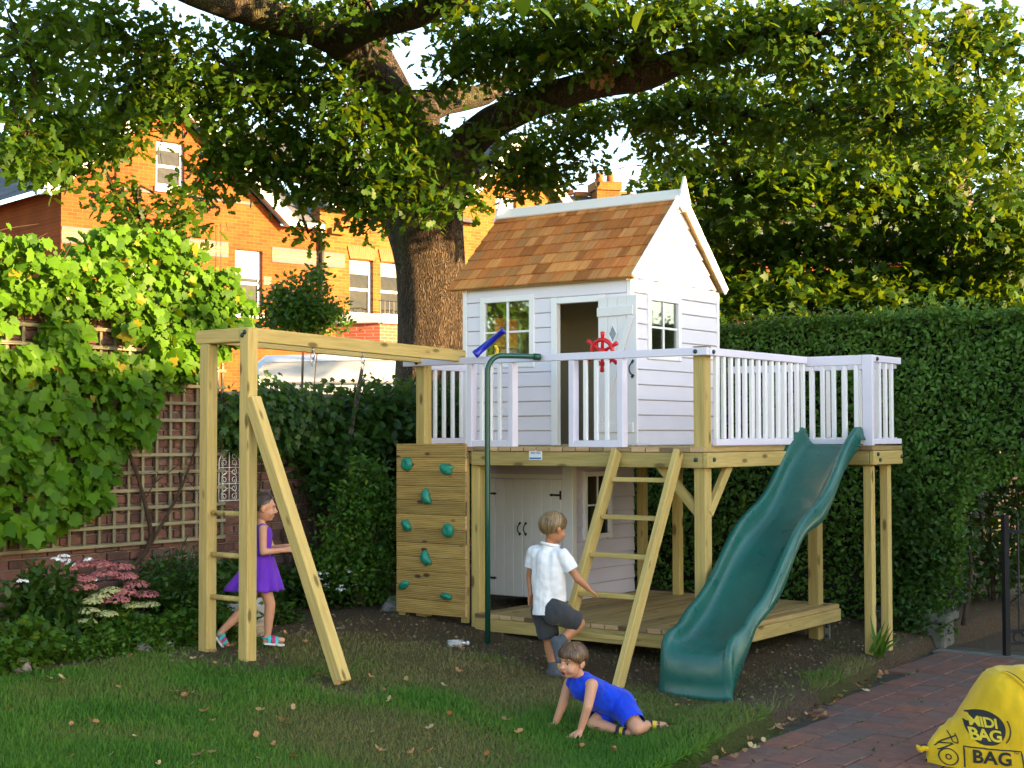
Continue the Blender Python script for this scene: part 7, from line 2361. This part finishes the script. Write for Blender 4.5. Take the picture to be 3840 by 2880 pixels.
def disc(r, n=40, rings=6):
    v = [(0, 0, 0)]; f = []
    for j in range(1, rings + 1):
        for k in range(n):
            t = 2 * math.pi * k / n
            v.append((r * j / rings * math.cos(t), r * j / rings * math.sin(t), 0))
    for k in range(n):
        f.append((0, 1 + k, 1 + (k + 1) % n))
    for j in range(1, rings):
        for k in range(n):
            a_ = 1 + (j - 1) * n + k; b_ = 1 + (j - 1) * n + (k + 1) % n
            f.append((a_, a_ + n, b_ + n, b_))
    return pydata('print', v, f, BLK)
def line_print(pts, w):
    v, f = [], []
    P_ = [V3((p[0], p[1], 0)) for p in pts]
    for i, p in enumerate(P_):
        d = (P_[min(i + 1, len(P_) - 1)] - P_[max(i - 1, 0)]).normalized(); n_ = V3((-d.y, d.x, 0))
        v += [p - n_ * w / 2, p + n_ * w / 2]
        if i: f.append((2 * i - 2, 2 * i - 1, 2 * i + 1, 2 * i))
    return pydata('print', v, f, BLK)
def dense(pts, n=10):
    out = []
    for (a, b_) in zip(pts[:-1], pts[1:]):
        for k in range(n): out.append((a[0] + (b_[0] - a[0]) * k / n, a[1] + (b_[1] - a[1]) * k / n))
    return out + [pts[-1]]
obj('printed_disc', stick(disc(.088), -.165, .226, lift=.003), bagr)
obj('printed_arc', stick(line_print([(.104 * math.cos(t), .104 * math.sin(t)) for t in np.linspace(-.7, .5, 16)], .006), -.160, .226), bagr)
YL = m_plain('yellow_letter', (.66, .47, .02), .75, .05)
obj('lettering', stick(text_mesh('MIDI', .066, YL, 0, offset=.0018, space=.9), -.172, .232, lift=.0052), bagr)
obj('lettering', stick(text_mesh('BAG', .080, YL, 0, offset=.0025, space=.92), -.170, .164, lift=.0052), bagr)
obj('lettering', stick(text_mesh('BAG', .092, BLK, 0, offset=.0028, space=1.05), -.150, .046, lift=.004), bagr)
obj('lettering', stick(text_mesh('TM', .018, BLK, 0), -.035, .104, lift=.004), bagr)
obj('printed_box', stick(line_print(dense([(-.275, .012), (-.275, .122), (-.012, .122), (.002, .012)]), .007), 0, 0.0), bagr)
obj('printed_line', stick(line_print(dense([(-.385, .115), (-.32, .126)]), .006), 0, 0), bagr)
obj('printed_wheel', stick(line_print([(.042 * math.cos(t), .042 * math.sin(t)) for t in np.linspace(0, 2 * math.pi, 30)], .006), -.345, .055), bagr)
obj('printed_wheel', stick(line_print([(.012 * math.cos(t), .012 * math.sin(t)) for t in np.linspace(0, 2 * math.pi, 16)], .006), -.345, .055), bagr)
for pts in ([(-.40, .10), (-.36, .13), (-.32, .155), (-.30, .165)], [(-.39, .085), (-.34, .11), (-.315, .125)], [(-.325, .18), (-.318, .135), (-.30, .13), (-.295, .14), (-.30, .175)]):
    obj('printed_line', stick(line_print(dense(pts, 5), .005), 0, 0), bagr)
# stitched seam handle and tied corner
seam = []
for t in np.linspace(0, 1, 16):
    x = -.035 + .22 * t; z = .51 - .42 * t ** 1.9
    hit, nrm, _, _ = bvh.ray_cast(V3((x, -1.2, z)), V3((0, 1, 0)))
    if hit is not None: seam.append(hit + V3((0, -.006, .002)))
MB().tube(seam, .009, 6).obj('seam', YB, bagr, smooth=True)
MB().tube([p + V3((.012, -.003, .006)) for p in seam], .0025, 5).obj('seam_cord', BLK, bagr, smooth=True)
MB().tube(catmull([(-.40, 0, .06), (-.44, -.01, .075), (-.465, 0, .07), (-.485, .01, .09)], 4), lerp_list([.022, .014, .02, .004], 13), 8).obj('tied_end', YB, bagr, smooth=True)
MB().tube([(-.445 + .018 * math.cos(t), 0.0, .075 + .018 * math.sin(t)) for t in np.linspace(0, 6.3, 12)], .006, 6).obj('tie', BLK, bagr)

# ---- potting compost sacks behind the girl
GRN = m_cloth('green_sack', (.03, .17, .05), .3, .5, 9); GREYS = m_cloth('grey_sack', (.34, .34, .32), .1, .5, 9); BRWN = m_cloth('tan_sack', (.33, .25, .17), .15, .5, 9)
def sack(label, p, rz, size, m_main, m_band, lean=0.0):
    root = empty('compost_sack', p, rz)
    tag(root, label, 'sack')
    w, d, h = size
    vs_, fs_ = [], []
    NA, NZ = 28, 14
    for i in range(NZ):
        t = i / (NZ - 1)
        k_ = 1 - .55 * max(0, t - .75) / .25
        for j in range(NA):
            a = 2 * math.pi * j / NA
            r = (abs(math.cos(a)) ** 3 + abs(math.sin(a)) ** 3) ** (-1 / 3)
            n_ = 1 + .22 * mnoise.noise(V3((math.cos(a) * 2, math.sin(a) * 2, t * 5 + w * 9)))
            vs_.append(V3((w / 2 * r * math.cos(a) * n_ + lean * t * t, d / 2 * r * math.sin(a) * k_ * n_ * (1 - .2 * (t < .05)), h * t)))
    for i in range(NZ - 1):
        for j in range(NA):
            a_ = i * NA + j; b_ = i * NA + (j + 1) % NA
            fs_.append((a_, b_, b_ + NA, a_ + NA))
    fs_.append(tuple(range((NZ - 1) * NA, NZ * NA)))
    obj('sack', pydata('sack', vs_, fs_, m_main, True), root)
    bv, bf = [], []
    for i in (3, 5, 7, 9):
        for j in range(NA):
            q = vs_[i * NA + j]; bv.append(V3((q.x * 1.012, q.y * 1.012, q.z)))
    for i in range(3):
        for j in range(NA):
            if j < 9:
                a_ = i * NA + j; b_ = i * NA + (j + 1) % NA
                bf.append((a_, b_, b_ + NA, a_ + NA))
    obj('printed_panel', pydata('printed_panel', bv, bf, m_band, True), root)
def onw(x, y): return (x, y, gz(x, y))
sack('green and white compost sack standing behind the walking child', onw(-1.905, 11.12), .5, (.15, .11, .26), GREYS, GRN)
sack('pale grey compost sack slumped beside the green sack', onw(-2.03, 11.05), -.4, (.20, .13, .22), GREYS, GRN, -.04)
fs = sack('tan paper sack lying low in front of the compost sacks', onw(-1.96, 10.93), .2, (.28, .15, .11), BRWN, GREYS)
pot = plant('potted_plant_leaves', 'low weedy leaves around the compost sacks', 'plant', -3.35, -1.05, [(0, 0, .08, .2, .3, .1, 500)], T_OVATE, M_DKGREEN, .04, .07, spread=.05)
